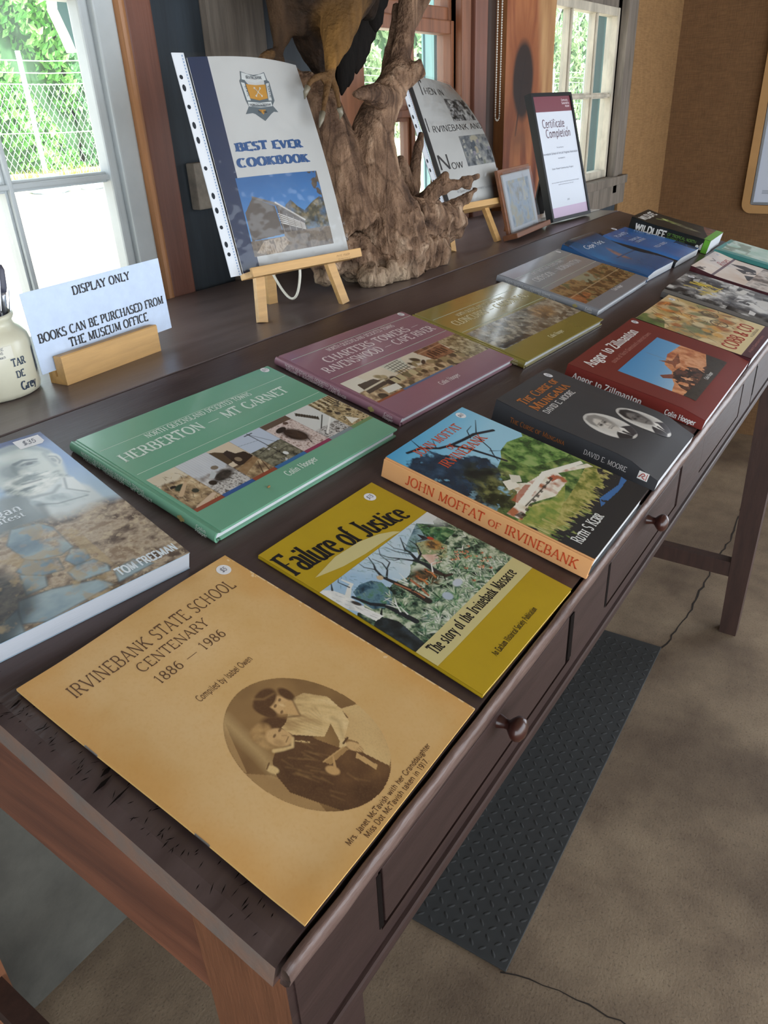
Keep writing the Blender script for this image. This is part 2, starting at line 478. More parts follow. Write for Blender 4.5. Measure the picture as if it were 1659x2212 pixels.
# ------------------------------------------------------------------ printed pictures: colours worked out per point of a fine grid
class Pic:
    def __init__(s, w, h, step, seed=1):
        s.w, s.h = w, h
        s.nx, s.ny = max(2, int(w / step) + 1), max(2, int(h / step) + 1)
        x = np.linspace(0, w / h, s.nx); y = np.linspace(0, 1, s.ny)
        s.X, s.Y = np.meshgrid(x, y)
        s.A = w / h
        s.C = np.zeros((s.ny, s.nx, 3)) + .5
        s.px = 1.0 / s.ny
        s.seed = seed
    def n(s, sc, seed=0, octv=4, sx=1.0, sy=1.0, rot=0.0, X=None, Y=None):
        X = s.X if X is None else X; Y = s.Y if Y is None else Y
        c, q = math.cos(rot), math.sin(rot)
        X, Y = X * c + Y * q, -X * q + Y * c
        out = np.zeros_like(X); amp, tot = 1.0, 0.0
        for o in range(octv):
            f = sc * 2 ** o
            gx, gy = X * f * sx + 37.1 * (o + 1) + seed * 3.7, Y * f * sy + 11.3 * (o + 1) + seed * 7.9
            ix, iy = np.floor(gx).astype(np.int64), np.floor(gy).astype(np.int64)
            fx, fy = gx - ix, gy - iy
            fx, fy = fx * fx * (3 - 2 * fx), fy * fy * (3 - 2 * fy)
            def hsh(a, b):
                v = (a * 374761393 + b * 668265263 + (seed + o * 17 + s.seed * 101) * 974711) & 0x7fffffff
                v = ((v ^ (v >> 13)) * 1274126177) & 0x7fffffff
                return ((v ^ (v >> 16)) & 0xffff) / 65535.0
            val = (hsh(ix, iy) * (1 - fx) + hsh(ix + 1, iy) * fx) * (1 - fy) + (hsh(ix, iy + 1) * (1 - fx) + hsh(ix + 1, iy + 1) * fx) * fy
            out += val * amp; tot += amp; amp *= .55
        return out / tot
    def fill(s, c): s.C[:] = lin(c); return s
    def mix(s, m, c):
        c = np.array(lin(c)) if not isinstance(c, np.ndarray) else c
        m = np.clip(m, 0, 1)[..., None]
        s.C = s.C * (1 - m) + c * m
        return s
    def ramp(s, t, cols):
        t = np.clip(t, 0, 1) * (len(cols) - 1)
        i = np.minimum(t.astype(int), len(cols) - 2); f = (t - i)[..., None]
        cc = np.array([lin(c) for c in cols])
        return cc[i] * (1 - f) + cc[i + 1] * f
    def ell(s, cx, cy, rx, ry, rot=0.0, soft=.15):
        c, q = math.cos(rot), math.sin(rot)
        X, Y = s.X - cx, s.Y - cy
        d = np.sqrt(((X * c + Y * q) / rx) ** 2 + ((-X * q + Y * c) / ry) ** 2)
        return np.clip((1 - d) / soft + .5, 0, 1)
    def poly(s, pts, soft=0):
        ins = np.zeros(s.X.shape, bool)
        n = len(pts)
        for i in range(n):
            x0, y0 = pts[i]; x1, y1 = pts[(i + 1) % n]
            if y0 == y1: continue
            c = ((y0 > s.Y) != (y1 > s.Y)) & (s.X < (x1 - x0) * (s.Y - y0) / (y1 - y0) + x0)
            ins ^= c
        return ins.astype(float)
    def line(s, pts, w0, w1=None, soft=None):
        """tapered stroke through pts"""
        w1 = w0 if w1 is None else w1
        soft = soft or s.px
        out = np.zeros(s.X.shape); n = len(pts) - 1
        for i in range(n):
            x0, y0 = pts[i]; x1, y1 = pts[i + 1]
            wm = max(w0, w1) + soft * 2
            dx, dy = x1 - x0, y1 - y0
            L2 = dx * dx + dy * dy + 1e-12
            t = np.clip(((s.X - x0) * dx + (s.Y - y0) * dy) / L2, 0, 1)
            d = np.hypot(s.X - x0 - t * dx, s.Y - y0 - t * dy)
            w = w0 + (w1 - w0) * (i + t) / n
            out = np.maximum(out, np.clip((w * .5 - d) / soft + .5, 0, 1))
        return out
    def blur(s, m, r):
        k = max(1, int(r / s.px))
        for _ in range(2):
            for ax in (0, 1):
                c = np.cumsum(np.pad(m, [(k + 1, k) if a == ax else (0, 0) for a in (0, 1)], mode='edge'), axis=ax)
                m = (np.take(c, np.arange(2 * k + 1, c.shape[ax]), ax) - np.take(c, np.arange(0, c.shape[ax] - 2 * k - 1), ax)) / (2 * k + 1)
        return m
    def tex(s, m, cols, sc, seed=0, octv=4, con=1.6, **kw):
        t = (s.n(sc, seed, octv, **kw) - .5) * con + .5
        return s.mix(m, s.ramp(t, cols))
    def build(s, name, x, y, z, m, parent, fn=None, mask=None):
        nx, ny = s.nx, s.ny
        xs = np.linspace(x, x + s.w, nx); ys = np.linspace(y, y + s.h, ny)
        PX, PY = np.meshgrid(xs, ys)
        PZ = np.zeros_like(PX) + z
        if fn is not None:
            PX, PY, PZ = fn(PX, PY, PZ)
        co = np.stack([PX, PY, PZ], -1).reshape(-1, 3)
        col = np.clip(s.C, 0, 1).reshape(-1, 3)
        j, i = np.meshgrid(np.arange(ny - 1), np.arange(nx - 1), indexing='ij')
        q = np.stack([j * nx + i, j * nx + i + 1, (j + 1) * nx + i + 1, (j + 1) * nx + i], -1).reshape(-1, 4)
        if mask is not None:
            mk = mask.reshape(-1)
            q = q[mk[q].all(1)]
            use = np.zeros(len(co), bool); use[q.reshape(-1)] = True
            rm = np.cumsum(use) - 1
            co, col, q = co[use], col[use], rm[q]
        me = bpy.data.meshes.new(name)
        me.vertices.add(len(co)); me.vertices.foreach_set('co', co.astype(np.float32).reshape(-1))
        me.loops.add(q.size); me.loops.foreach_set('vertex_index', q.astype(np.int32).reshape(-1))
        me.polygons.add(len(q))
        me.polygons.foreach_set('loop_start', np.arange(0, q.size, 4, dtype=np.int32))
        me.update(calc_edges=True)
        at_ = me.color_attributes.new('ink', 'FLOAT_COLOR', 'POINT')
        at_.data.foreach_set('color', np.concatenate([col, np.ones((len(col), 1))], 1).astype(np.float32).reshape(-1))
        me.polygons.foreach_set('use_smooth', [True] * len(q))
        me.materials.append(m)
        o = bpy.data.objects.new(name, me)
        COL.objects.link(o)
        if parent is not None:
            o.parent = parent
        return o
# ================================================================== room shell
M_floor = mat('floor_concrete', '#9a8870', 0.75, col2='#71604f', var=1, vscale=5.5, detail=9, bump=0.5, bscale=160)
n_, l_ = M_floor.node_tree.nodes, M_floor.node_tree.links
b_ = n_['Principled BSDF']
tc_ = [x for x in n_ if x.type == 'TEX_COORD'][0]
sp1 = n_.new('ShaderNodeTexNoise'); sp1.inputs['Scale'].default_value = 190; sp1.inputs['Detail'].default_value = 3
l_.new(tc_.outputs['Object'], sp1.inputs['Vector'])
rs = n_.new('ShaderNodeValToRGB'); rs.color_ramp.elements[0].position = .30; rs.color_ramp.elements[1].position = .44
l_.new(sp1.outputs['Fac'], rs.inputs[0])
sp2 = n_.new('ShaderNodeTexNoise'); sp2.inputs['Scale'].default_value = 1.6; sp2.inputs['Detail'].default_value = 3
l_.new(tc_.outputs['Object'], sp2.inputs['Vector'])
rs2 = n_.new('ShaderNodeValToRGB'); rs2.color_ramp.elements[0].position = .42; rs2.color_ramp.elements[1].position = .56
rs2.color_ramp.elements[0].color = (.55, .52, .52, 1)
l_.new(sp2.outputs['Fac'], rs2.inputs[0])
old = b_.inputs['Base Color'].links[0].from_socket
mx1 = n_.new('ShaderNodeMix'); mx1.data_type = 'RGBA'; mx1.blend_type = 'MULTIPLY'; mx1.inputs[0].default_value = .38
l_.new(old, mx1.inputs[6]); l_.new(rs.outputs[0], mx1.inputs[7])
mx2 = n_.new('ShaderNodeMix'); mx2.data_type = 'RGBA'; mx2.blend_type = 'MULTIPLY'; mx2.inputs[0].default_value = .8
l_.new(mx1.outputs[2], mx2.inputs[6]); l_.new(rs2.outputs[0], mx2.inputs[7])
l_.new(mx2.outputs[2], b_.inputs['Base Color'])
YW = 0.95
XE = 3.94
fl = struct(MB().box(-3.2, XE + .1, -3.8, YW + .08, -.12, 0), 'floor', M_floor)
M_crack = mat('crack_dark', '#2b241e', 0.9)
def crack(pts, w):
    mb = MB()
    P = [Vector(p) for p in pts]
    Q = []
    for a, b in zip(P, P[1:]):
        k = max(2, int((b - a).length / .03))
        for i in range(k):
            q = a.lerp(b, i / k)
            Q.append(q + Vector((random.uniform(-.006, .006), random.uniform(-.006, .006), 0)))
    Q.append(P[-1])
    v, f = [], []
    for i, q in enumerate(Q):
        t = (Q[min(i + 1, len(Q) - 1)] - Q[max(i - 1, 0)]).normalized()
        s = Vector((-t.y, t.x, 0)) * w * random.uniform(.5, 1.1) / 2
        v += [q + s + Vector((0, 0, .0006)), q - s + Vector((0, 0, .0006))]
    f = [(2 * i, 2 * i + 1, 2 * i + 3, 2 * i + 2) for i in range(len(Q) - 1)]
    mb.add(v, f)
    o = mb.build('crack', M_crack, fl)
crack([(.70, .17, 0), (.735, .05, 0), (.74, -.08, 0), (.70, -.3, 0)], .004)
crack([(1.93, .19, 0), (2.2, .165, 0), (2.46, .17, 0), (2.75, .16, 0), (2.95, .17, 0), (3.5, .2, 0), (3.94, .18, 0)], .007)

M_dark = mat('wall_dark_boards', '#2b333a', 0.7, var=.35, vscale=9, stretch=(3, 1, .25), bump=.3, bscale=30)
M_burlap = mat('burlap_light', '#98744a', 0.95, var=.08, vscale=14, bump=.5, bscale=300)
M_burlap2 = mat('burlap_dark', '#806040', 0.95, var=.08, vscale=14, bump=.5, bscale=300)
for mm in (M_burlap, M_burlap2):       # woven look: two crossed thread waves
    n_, l_ = mm.node_tree.nodes, mm.node_tree.links
    tc_ = [x for x in n_ if x.type == 'TEX_COORD'][0]
    b_ = n_['Principled BSDF']
    old = b_.inputs['Base Color'].links[0].from_socket
    for ax in ((1, 1, 14), (14, 14, 1)):
        mp = n_.new('ShaderNodeMapping'); mp.inputs['Scale'].default_value = ax
        l_.new(tc_.outputs['Object'], mp.inputs[0])
        nz = n_.new('ShaderNodeTexNoise'); nz.inputs['Scale'].default_value = 26; nz.inputs['Detail'].default_value = 3
        l_.new(mp.outputs[0], nz.inputs['Vector'])
        r_ = n_.new('ShaderNodeValToRGB'); r_.color_ramp.elements[0].position = .35; r_.color_ramp.elements[1].position = .65
        r_.color_ramp.elements[0].color = (.72, .70, .66, 1)
        l_.new(nz.outputs['Fac'], r_.inputs[0])
        mx = n_.new('ShaderNodeMix'); mx.data_type = 'RGBA'; mx.blend_type = 'MULTIPLY'; mx.inputs[0].default_value = .8
        l_.new(old, mx.inputs[6]); l_.new(r_.outputs[0], mx.inputs[7])
        old = mx.outputs[2]
    l_.new(old, b_.inputs['Base Color'])

ZT = 2.85
openings = [(-.10, .738, 1.20, 2.45), (1.43, 1.885, 1.20, 2.45), (2.46, 3.165, 1.315, 2.45)]
wb = MB()
xs = [-3.2] + [v for o in openings for v in o[:2]] + [XE + .08]
for i in range(0, len(xs), 2):
    wb.box(xs[i], xs[i + 1], YW, YW + .06, 0, ZT)
for x0, x1, z0, z1 in openings:
    wb.box(x0, x1, YW, YW + .06, 0, z0)
    wb.box(x0, x1, YW, YW + .06, z1, ZT)
struct(wb, 'wall_back', M_dark)
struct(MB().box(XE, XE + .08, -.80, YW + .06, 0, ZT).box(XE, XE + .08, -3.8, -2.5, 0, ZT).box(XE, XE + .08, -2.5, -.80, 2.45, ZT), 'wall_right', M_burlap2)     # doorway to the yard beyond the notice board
# hessian lining on the strip of window wall by the corner
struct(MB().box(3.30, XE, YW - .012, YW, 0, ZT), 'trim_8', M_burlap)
struct(MB().box(-3.28, -3.2, -.5, YW + .06, 0, ZT).box(-3.28, -3.2, -3.8, -.5, 2.45, ZT), 'wall_left_added', mat('wall_left_boards', '#7a6a58', .8, var=.2, vscale=6))  # unseen wall, added to cut the light on the floor under the desk
M_ceil = mat('ceiling_boards', '#8a7a66', 0.8, var=.25, vscale=5, stretch=(.3, 4, 1))
struct(MB().box(-3.2, XE + .1, -3.8, YW + .5, ZT, ZT + .06), 'ceiling', M_ceil)

M_white = mat('paint_white', '#b1b7b8', 0.45, var=.06, vscale=14, bump=.15, bscale=40)
M_whitew = mat('paint_worn_white', '#b9b1a0', 0.6, var=.28, vscale=22, stretch=(1, 1, .3), bump=.3, bscale=60)
M_brown = mat('trim_brown', '#6e4536', 0.5, var=.25, vscale=10, stretch=(4, 4, .25), bump=.15, bscale=60)
M_tan = mat('trim_tan', '#a1714a', 0.45, var=.25, vscale=10, stretch=(4, 4, .25))
M_brown2 = mat('window_wood', '#7d4f35', 0.5, var=.35, vscale=10, stretch=(4, 4, .25), bump=.15, bscale=60)
M_grey = mat('weathered_grey', '#6f665c', 0.85, var=.35, vscale=14, stretch=(3, 3, .3), bump=.6, bscale=50)
M_teal = mat('shutter_teal', '#4f8085', 0.6, var=.12, vscale=10)

M_glass = bpy.data.materials.new('window_glass')
M_glass.use_nodes = True
n_, l_ = M_glass.node_tree.nodes, M_glass.node_tree.links
n_.remove(n_['Principled BSDF'])
tr = n_.new('ShaderNodeBsdfTransparent'); tr.inputs[0].default_value = (.93, .97, .96, 1)
gl = n_.new('ShaderNodeBsdfGlossy'); gl.inputs['Roughness'].default_value = .03
fr = n_.new('ShaderNodeFresnel'); fr.inputs[0].default_value = 1.45
ms = n_.new('ShaderNodeMixShader')
l_.new(fr.outputs[0], ms.inputs[0]); l_.new(tr.outputs[0], ms.inputs[1]); l_.new(gl.outputs[0], ms.inputs[2])
tl = n_.new('ShaderNodeBsdfTranslucent'); tl.inputs[0].default_value = (.9, .95, .95, 1)      # dust on old panes
m2 = n_.new('ShaderNodeMixShader'); m2.inputs[0].default_value = .035
l_.new(ms.outputs[0], m2.inputs[1]); l_.new(tl.outputs[0], m2.inputs[2])
l_.new(m2.outputs[0], n_['Material Output'].inputs[0])

def window(name, x0, x1, z0, z1, mx, mz, m, fw=.03, y=YW + .004, bw=.016, stile=None):
    """sash bars at mx / mz between x0..x1, z0..z1"""
    w = bpy.data.objects.new(name, None)
    COL.objects.link(w); w.location = ((x0 + x1) / 2, y, z0); w['kind'] = 'structure'
    off = Vector(w.location)
    fr_ = MB()
    rail = fw if stile is None else stile
    for a in (x0, x1 - rail):
        fr_.box(a, a + rail, y, y + .045, z0, z1, bev=.003)
    for a in (z0, z1 - fw):
        fr_.box(x0 + rail, x1 - rail, y + .002, y + .043, a, a + fw, bev=.003)
    o = fr_.build('window_frame', m, w); o.location = -off
    for xx in mx:
        b = MB().box(xx - bw / 2, xx + bw / 2, y + .012, y + .036, z0 + fw, z1 - fw)
        b.box(xx - bw / 4, xx + bw / 4, y + .004, y + .012, z0 + fw, z1 - fw, bev=.002)
        o = b.build('glazing_bar', m, w); o.location = -off
    for zz in mz:
        b = MB().box(x0 + rail, x1 - rail, y + .013, y + .035, zz - bw / 2, zz + bw / 2)
        b.box(x0 + rail, x1 - rail, y + .005, y + .013, zz - bw / 4, zz + bw / 4, bev=.002)
        o = b.build('glazing_bar', m, w); o.location = -off
    nx = 24; nz = 24
    v, f = [], []
    for j in range(nz + 1):
        for i in range(nx + 1):
            px, pz = x0 + .01 + (x1 - x0 - .02) * i / nx, z0 + .01 + (z1 - z0 - .02) * j / nz
            v.append((px, y + .024 + .0006 * mnoise.noise(Vector((px * 9, pz * 9, x0 * 5))), pz))
    for j in range(nz):
        for i in range(nx):
            a = j * (nx + 1) + i
            f.append((a, a + 1, a + nx + 2, a + nx + 1))
    o = MB().add(v, f, 0, True).build('window_glass', M_glass, w); o.location = -off
    return w
# left window: white sash
window('window_1', -.10, .762, 1.20, 1.80, (.534, .337, .14), (1.521,), M_white, fw=.03, stile=.028)
window('window_4', -.10, .762, 1.80, 2.45, (.534, .337, .14), (2.12,), M_white, fw=.03, stile=.028, y=YW + .012)
struct(MB().box(.732, .772, YW - .010, YW + .03, 1.12, 2.34, bev=.003).box(.714, .732, YW + .002, YW + .03, 1.2, 2.3, bev=.004), 'trim_1', M_white)
struct(MB().box(.772, .786, YW - .022, YW, 1.0, 2.34, bev=.006), 'trim_2', M_tan)
struct(MB().box(.786, .842, YW - .018, YW, 1.0, 2.34, bev=.004), 'trim_3', M_brown)
struct(MB().box(.965, 1.112, YW - .022, YW, 0, ZT, bev=.004), 'trim_4', M_grey)
# middle window: brown timber
window('window_2', 1.43, 1.885, 1.20, 1.80, (1.462, 1.68), (1.590,), M_brown2, fw=.03, bw=.035, stile=.016)
window('window_5', 1.43, 1.885, 1.80, 2.45, (1.462, 1.68), (2.12,), M_brown2, fw=.03, bw=.035, stile=.016, y=YW + .012)
tb = MB()
tb.box(1.885, 1.935, YW - .02, YW + .03, 1.0, 2.34, bev=.004)
tb.box(1.335, 1.43, YW - .02, YW, 1.0, 2.34, bev=.004)
struct(tb, 'trim_5', M_brown2)
struct(MB().box(1.94, 2.012, YW - .03, YW, 0, ZT, bev=.004), 'trim_6', M_brown)
struct(MB().box(2.012, 2.11, YW - .012, YW, 0, ZT, bev=.004), 'trim_7', mat('trim_dark', '#3a2a22', 0.6, var=.3, vscale=8, stretch=(4, 4, .3)))
# right window: worn white sash in grey timber
window('window_3', 2.44, 3.165, 1.318, 1.905, (2.705, 2.945), (1.615,), M_whitew, fw=.028, bw=.020, stile=.022)
window('window_6', 2.44, 3.165, 1.905, 2.45, (2.70, 2.94), (2.18,), M_grey, fw=.05, bw=.034, stile=.03, y=YW + .012)
struct(MB().box(-3.2, XE, YW - .014, YW, 0, .96), 'trim_11', mat('plinth_concrete', '#4b4942', .9, var=.3, vscale=7, detail=8, bump=.6, bscale=70))
tb = MB()
tb.box(3.165, 3.215, YW - .03, YW + .03, 1.25, 2.4, bev=.004)
tb.box(3.215, 3.30, YW - .02, YW, 1.25, 2.4, bev=.004)
struct(tb, 'trim_12', M_grey)
struct(MB().box(2.40, 3.30, YW - .045, YW + .03, 1.285, 1.318, bev=.004).box(2.40, 3.32, YW - .03, YW, 1.205, 1.285, bev=.003), 'trim_13', M_grey)

# ================================================================== outside
M_gnd = mat('yard_sand', '#d8cdbb', 0.9, var=.12, vscale=.8, detail=8)
def gz(y): return .35 + .0333 * (y - 1.0)
v, f = [], []
NX, NY = 40, 30
for j in range(NY + 1):
    for i in range(NX + 1):
        x = -20 + 90 * i / NX; y = 1.06 + 40 * (j / NY)
        v.append((x, y, gz(y) + .03 * mnoise.noise(Vector((x * .6, y * .6, 0))) * min(1, (y - 1) / 3)))
for j in range(NY):
    for i in range(NX):
        a = j * (NX + 1) + i
        f.append((a, a + 1, a + NX + 2, a + NX + 1))
g = MB().add(v, f, 0, True).build('ground', M_gnd); g['kind'] = 'structure'

def leaf_mat(name, c1, c2):
    m = bpy.data.materials.new(name); m.use_nodes = True
    n, l = m.node_tree.nodes, m.node_tree.links
    b = n['Principled BSDF']; b.inputs['Roughness'].default_value = .5
    tc = n.new('ShaderNodeNewGeometry')
    rp = n.new('ShaderNodeValToRGB')
    rp.color_ramp.elements[0].color = (*lin(c1), 1); rp.color_ramp.elements[1].color = (*lin(c2), 1)
    l.new(tc.outputs['Random Per Island'], rp.inputs[0])
    l.new(rp.outputs[0], b.inputs['Base Color'])
    t = n.new('ShaderNodeBsdfTranslucent'); l.new(rp.outputs[0], t.inputs[0])
    ms = n.new('ShaderNodeMixShader'); ms.inputs[0].default_value = .35
    l.new(b.outputs[0], ms.inputs[1]); l.new(t.outputs[0], ms.inputs[2])
    l.new(ms.outputs[0], n['Material Output'].inputs[0])
    return m
LM = [leaf_mat('leaf_fresh', '#4a9440', '#9ed47f'), leaf_mat('leaf_mid', '#468650', '#8abf86'), leaf_mat('leaf_grey', '#7d9a72', '#c2d6ae')]
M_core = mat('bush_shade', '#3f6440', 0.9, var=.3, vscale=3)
M_stem = mat('bush_stem', '#6d5c48', 0.9)
def bush(x, y, rx, ry, h, nleaf, lm, label, ls=.17):
    z0 = gz(y)
    t = thing('leafy_bush', label, 'bush', (x, y, z0), 'bushes along the wire fence')
    rnd = random.Random(int(x * 100))
    lf = MB()
    ph = rnd.uniform(0, 6)
    top = lambda q: h * (.86 + .10 * math.sin(q * 2.3 / rx * 2 + ph) + .04 * math.sin(q * 9 + ph))
    for k in range(nleaf):
        lx = rnd.uniform(-rx, rx)
        lz = top(lx) * (1 - rnd.random() ** 1.15)
        bulge = .55 + .3 * math.sin(lx * 3 + lz * 2.1 + ph) + .15 * math.sin(lz * 5 + lx * 7)
        ly = -ry * bulge * rnd.uniform(.55, 1.0)
        p = Vector((lx * .97, ly, max(.06, lz)))
        d = Vector((rnd.gauss(0, 1), rnd.gauss(0, 1) - .6, rnd.gauss(0, .8))).normalized()
        u = d.orthogonal().normalized(); w_ = d.cross(u)
        L = ls * rnd.uniform(.6, 1.3); b = L * .42
        lf.add([p - u * L * .5, p + w_ * b * .5 + d * L * .06, p + u * L * .5, p - w_ * b * .5 + d * L * .06], [(0, 1, 2, 3)])
    lf.build('foliage', lm, t)
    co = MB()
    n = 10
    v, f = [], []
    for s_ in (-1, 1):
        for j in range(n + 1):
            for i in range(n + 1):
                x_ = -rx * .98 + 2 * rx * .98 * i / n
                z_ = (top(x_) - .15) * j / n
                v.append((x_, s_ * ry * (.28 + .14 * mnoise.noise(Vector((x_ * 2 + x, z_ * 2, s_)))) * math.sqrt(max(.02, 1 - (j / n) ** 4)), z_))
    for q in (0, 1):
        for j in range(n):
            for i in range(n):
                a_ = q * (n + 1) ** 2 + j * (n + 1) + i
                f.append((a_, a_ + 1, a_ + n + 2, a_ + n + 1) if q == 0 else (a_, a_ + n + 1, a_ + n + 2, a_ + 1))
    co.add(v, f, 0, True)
    co.build('shade_core', M_core, t)  # dark slab painting in the shade between the leaves
    st = MB()
    for k in range(3):
        st.tube([(rnd.uniform(-.2, .2) * rx, 0, 0), (rnd.uniform(-.4, .4) * rx, .1, h * .5)], [.06, .03], 6)
    st.build('stem', M_stem, t)
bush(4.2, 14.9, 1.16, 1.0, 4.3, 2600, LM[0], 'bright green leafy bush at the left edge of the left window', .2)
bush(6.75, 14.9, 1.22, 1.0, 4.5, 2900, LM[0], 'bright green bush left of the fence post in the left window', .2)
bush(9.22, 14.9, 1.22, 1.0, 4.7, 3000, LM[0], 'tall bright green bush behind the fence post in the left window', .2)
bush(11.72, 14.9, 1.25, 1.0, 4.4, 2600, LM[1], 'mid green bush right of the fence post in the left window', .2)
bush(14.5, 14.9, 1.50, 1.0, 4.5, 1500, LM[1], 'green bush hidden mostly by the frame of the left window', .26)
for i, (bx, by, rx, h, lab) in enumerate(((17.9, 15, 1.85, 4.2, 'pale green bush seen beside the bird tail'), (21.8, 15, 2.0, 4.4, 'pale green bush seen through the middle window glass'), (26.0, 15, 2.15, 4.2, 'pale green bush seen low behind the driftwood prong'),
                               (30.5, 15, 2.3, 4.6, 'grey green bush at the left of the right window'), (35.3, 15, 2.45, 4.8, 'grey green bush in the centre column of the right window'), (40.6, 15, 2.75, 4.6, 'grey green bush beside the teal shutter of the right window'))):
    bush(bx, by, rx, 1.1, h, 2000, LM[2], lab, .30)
M_lawn = mat('lawn', '#a9b887', .9, var=.3, vscale=1.5, detail=8)
v, f = [], []
for j in range(21):
    for i in range(31):
        x = 9.5 + 36 * i / 30; y = 2.6 + 10.2 * j / 20
        x2 = max(x, 3.4 + (12.8 - y) * .2 + y * .55)
        v.append((x2, y, gz(y) + .035 + .015 * mnoise.noise(Vector((x, y, 3)))))
f = [(j * 31 + i, j * 31 + i + 1, (j + 1) * 31 + i + 1, (j + 1) * 31 + i) for j in range(20) for i in range(30)]
g = MB().add(v, f, 0, True).build('lawn', M_lawn); g['kind'] = 'structure'

# chain wire fence
fe = thing('wire_fence', 'chain wire fence with steel posts and barbed wire outside the left window', 'fence', (10, 13, gz(13)))
M_wire = mat('wire_grey', '#b9c2c0', 0.45, metal=.4)
M_post = mat('post_steel', '#b5cbd2', 0.5, metal=.2)
off = Vector(fe.location)
YF = 13.0; ZF0 = gz(13) + .03; ZF1 = 2.25
net = MB()
def wire(p, q, w):
    p, q = Vector(p), Vector(q)
    d = (q - p).normalized(); s = Vector((-d.z, 0, d.x)) * w / 2
    b = Vector((0, w / 2, 0))
    net.add([p + s, p - s, p + b, q + s, q - s, q + b], [(0, 1, 4, 3), (1, 2, 5, 4), (2, 0, 3, 5)])
dx = .115
H = ZF1 - ZF0
x = -3.0
while x < 16:
    for sgn in (1, -1):
        wire((x, YF, ZF0), (x + sgn * H * .62, YF, ZF1), .010)
    x += dx
while x < 44:
    for sgn in (1, -1):
        wire((x, YF, ZF0), (x + sgn * H * .62, YF, ZF1), .012)
    x += dx * 3
o = net.build('chain_mesh', M_wire, fe); o.location = -off
for zz in (2.60, 2.42, ZF1, 1.5):
    t_ = MB()
    t_.tube([(xx, YF, zz + .02 * math.sin(xx * 1.7 + zz)) for xx in np.linspace(-3, 44, 60)], .009, 5)
    o = t_.build('strand_wire', M_wire, fe); o.location = -off
for xx in (2.3, 5.3, 8.45, 11.6, 14.8, 18, 21.2, 24.4, 27.6, 30.8, 34, 37.2, 40.4):
    o = MB().tube([(xx, YF - .03, gz(13) - .1), (xx, YF - .03, 2.72)], .042, 8).build('post', M_post, fe); o.location = -off
# grass tufts and stones at the foot of the fence
M_grass = leaf_mat('verge_grass', '#8fae3a', '#d8d860')
gb = MB()
rnd = random.Random(5)
for k in range(2600):
    x = rnd.uniform(2, 15); y = 12.3 + rnd.gauss(0, .22)
    h = rnd.uniform(.06, .28); a = rnd.uniform(0, PI); dx_ = Vector((math.cos(a), math.sin(a), 0)) * .02
    p = Vector((x, y, gz(y)))
    gb.add([p - dx_, p + dx_, p + Vector((rnd.gauss(0, .08), rnd.gauss(0, .08), h))], [(0, 1, 2)])
o = gb.build('grass', M_grass); tag(o, 'yellow green grass tufts along the foot of the wire fence', 'grass', kind='stuff')
M_stone = mat('stone_blue', '#8fa0aa', 0.8, var=.25, vscale=3)
for k, (x, y, s) in enumerate(((6.4, 11.3, .2), (7.3, 11.2, .28), (9.2, 11.25, .22), (10.0, 11.2, .3), (10.9, 11.3, .24), (8.0, 11.1, .16))):
    mb = MB().ball((0, 0, s * .3), (s * 1.3, s, s * .6), 0, 10, 7)
    mb.v = [tuple(Vector(p) * (1 + .25 * mnoise.noise(Vector(p) * 6 + Vector((k * 3, 0, 0))))) for p in mb.v]
    o = mb.build('stone', M_stone); o.location = (x, y, gz(y))
    tag(o, 'blue grey stone lying in the verge below the wire fence', 'stone', 'stones along the fence')

# teal shutters hinged outside each window and the white hood brackets
def shutter(x0, y0, x1, y1, z0, z1, label):
    t = thing('window_shutter', label, 'shutter', (x0, y0, z0))
    a = Vector((x0, y0, 0)); b = Vector((x1, y1, 0)); L = (b - a).length
    M = Matrix.Translation(a - Vector((x0, y0, z0))) @ Matrix.Rotation(math.atan2(y1 - y0, x1 - x0), 4, 'Z')
    p = MB().box(0, L, -.012, .012, z0, z1, M=M)
    p.build('panel', M_teal, t)
    fr_ = MB()
    for q0, q1, r0, r1 in ((0, .05, z0, z1), (L - .05, L, z0, z1), (0.05, L - .05, z0, z0 + .06), (0.05, L - .05, z1 - .06, z1)):
        fr_.box(q0, q1, -.018, .018, r0, r1, M=M)
    fr_.build('shutter_frame', M_teal, t)
shutter(.800, 1.03, 1.04, 1.33, 1.2, 2.0, 'teal timber shutter outside the left window')
shutter(1.925, 1.02, 2.21, 1.236, 1.2, 2.0, 'teal timber shutter outside the middle window')
shutter(3.15, 1.02, 3.50, 1.190, 1.3, 2.0, 'teal timber shutter outside the right window')
M_hood = mat('hood_white', '#dfe0d8', 0.6)
def bracket(pts, y, label):
    P = [at(px, py, 1, y) for px, py in pts]
    c = sum(P, Vector()) / len(P)
    n = len(P)
    v = [p - c for p in P] + [p - c + Vector((.0, .03, 0)) for p in P]
    f = [tuple(range(n)), tuple(range(n, 2 * n))[::-1]] + [(i, n + i, n + (i + 1) % n, (i + 1) % n) for i in range(n)]
    o = MB().add(v, f).build('hood_bracket', M_hood); o.location = c
    tag(o, label, 'bracket')
bracket([(118, -60), (124, 20), (150, 75), (166, 112), (178, 112), (168, -60)], 1.14, 'white hood bracket outside the top corner of the left window')
bracket([(940, -30), (946, 20), (955, 38), (978, 44), (980, -30)], 1.10, 'white hood bracket outside the top of the middle window')
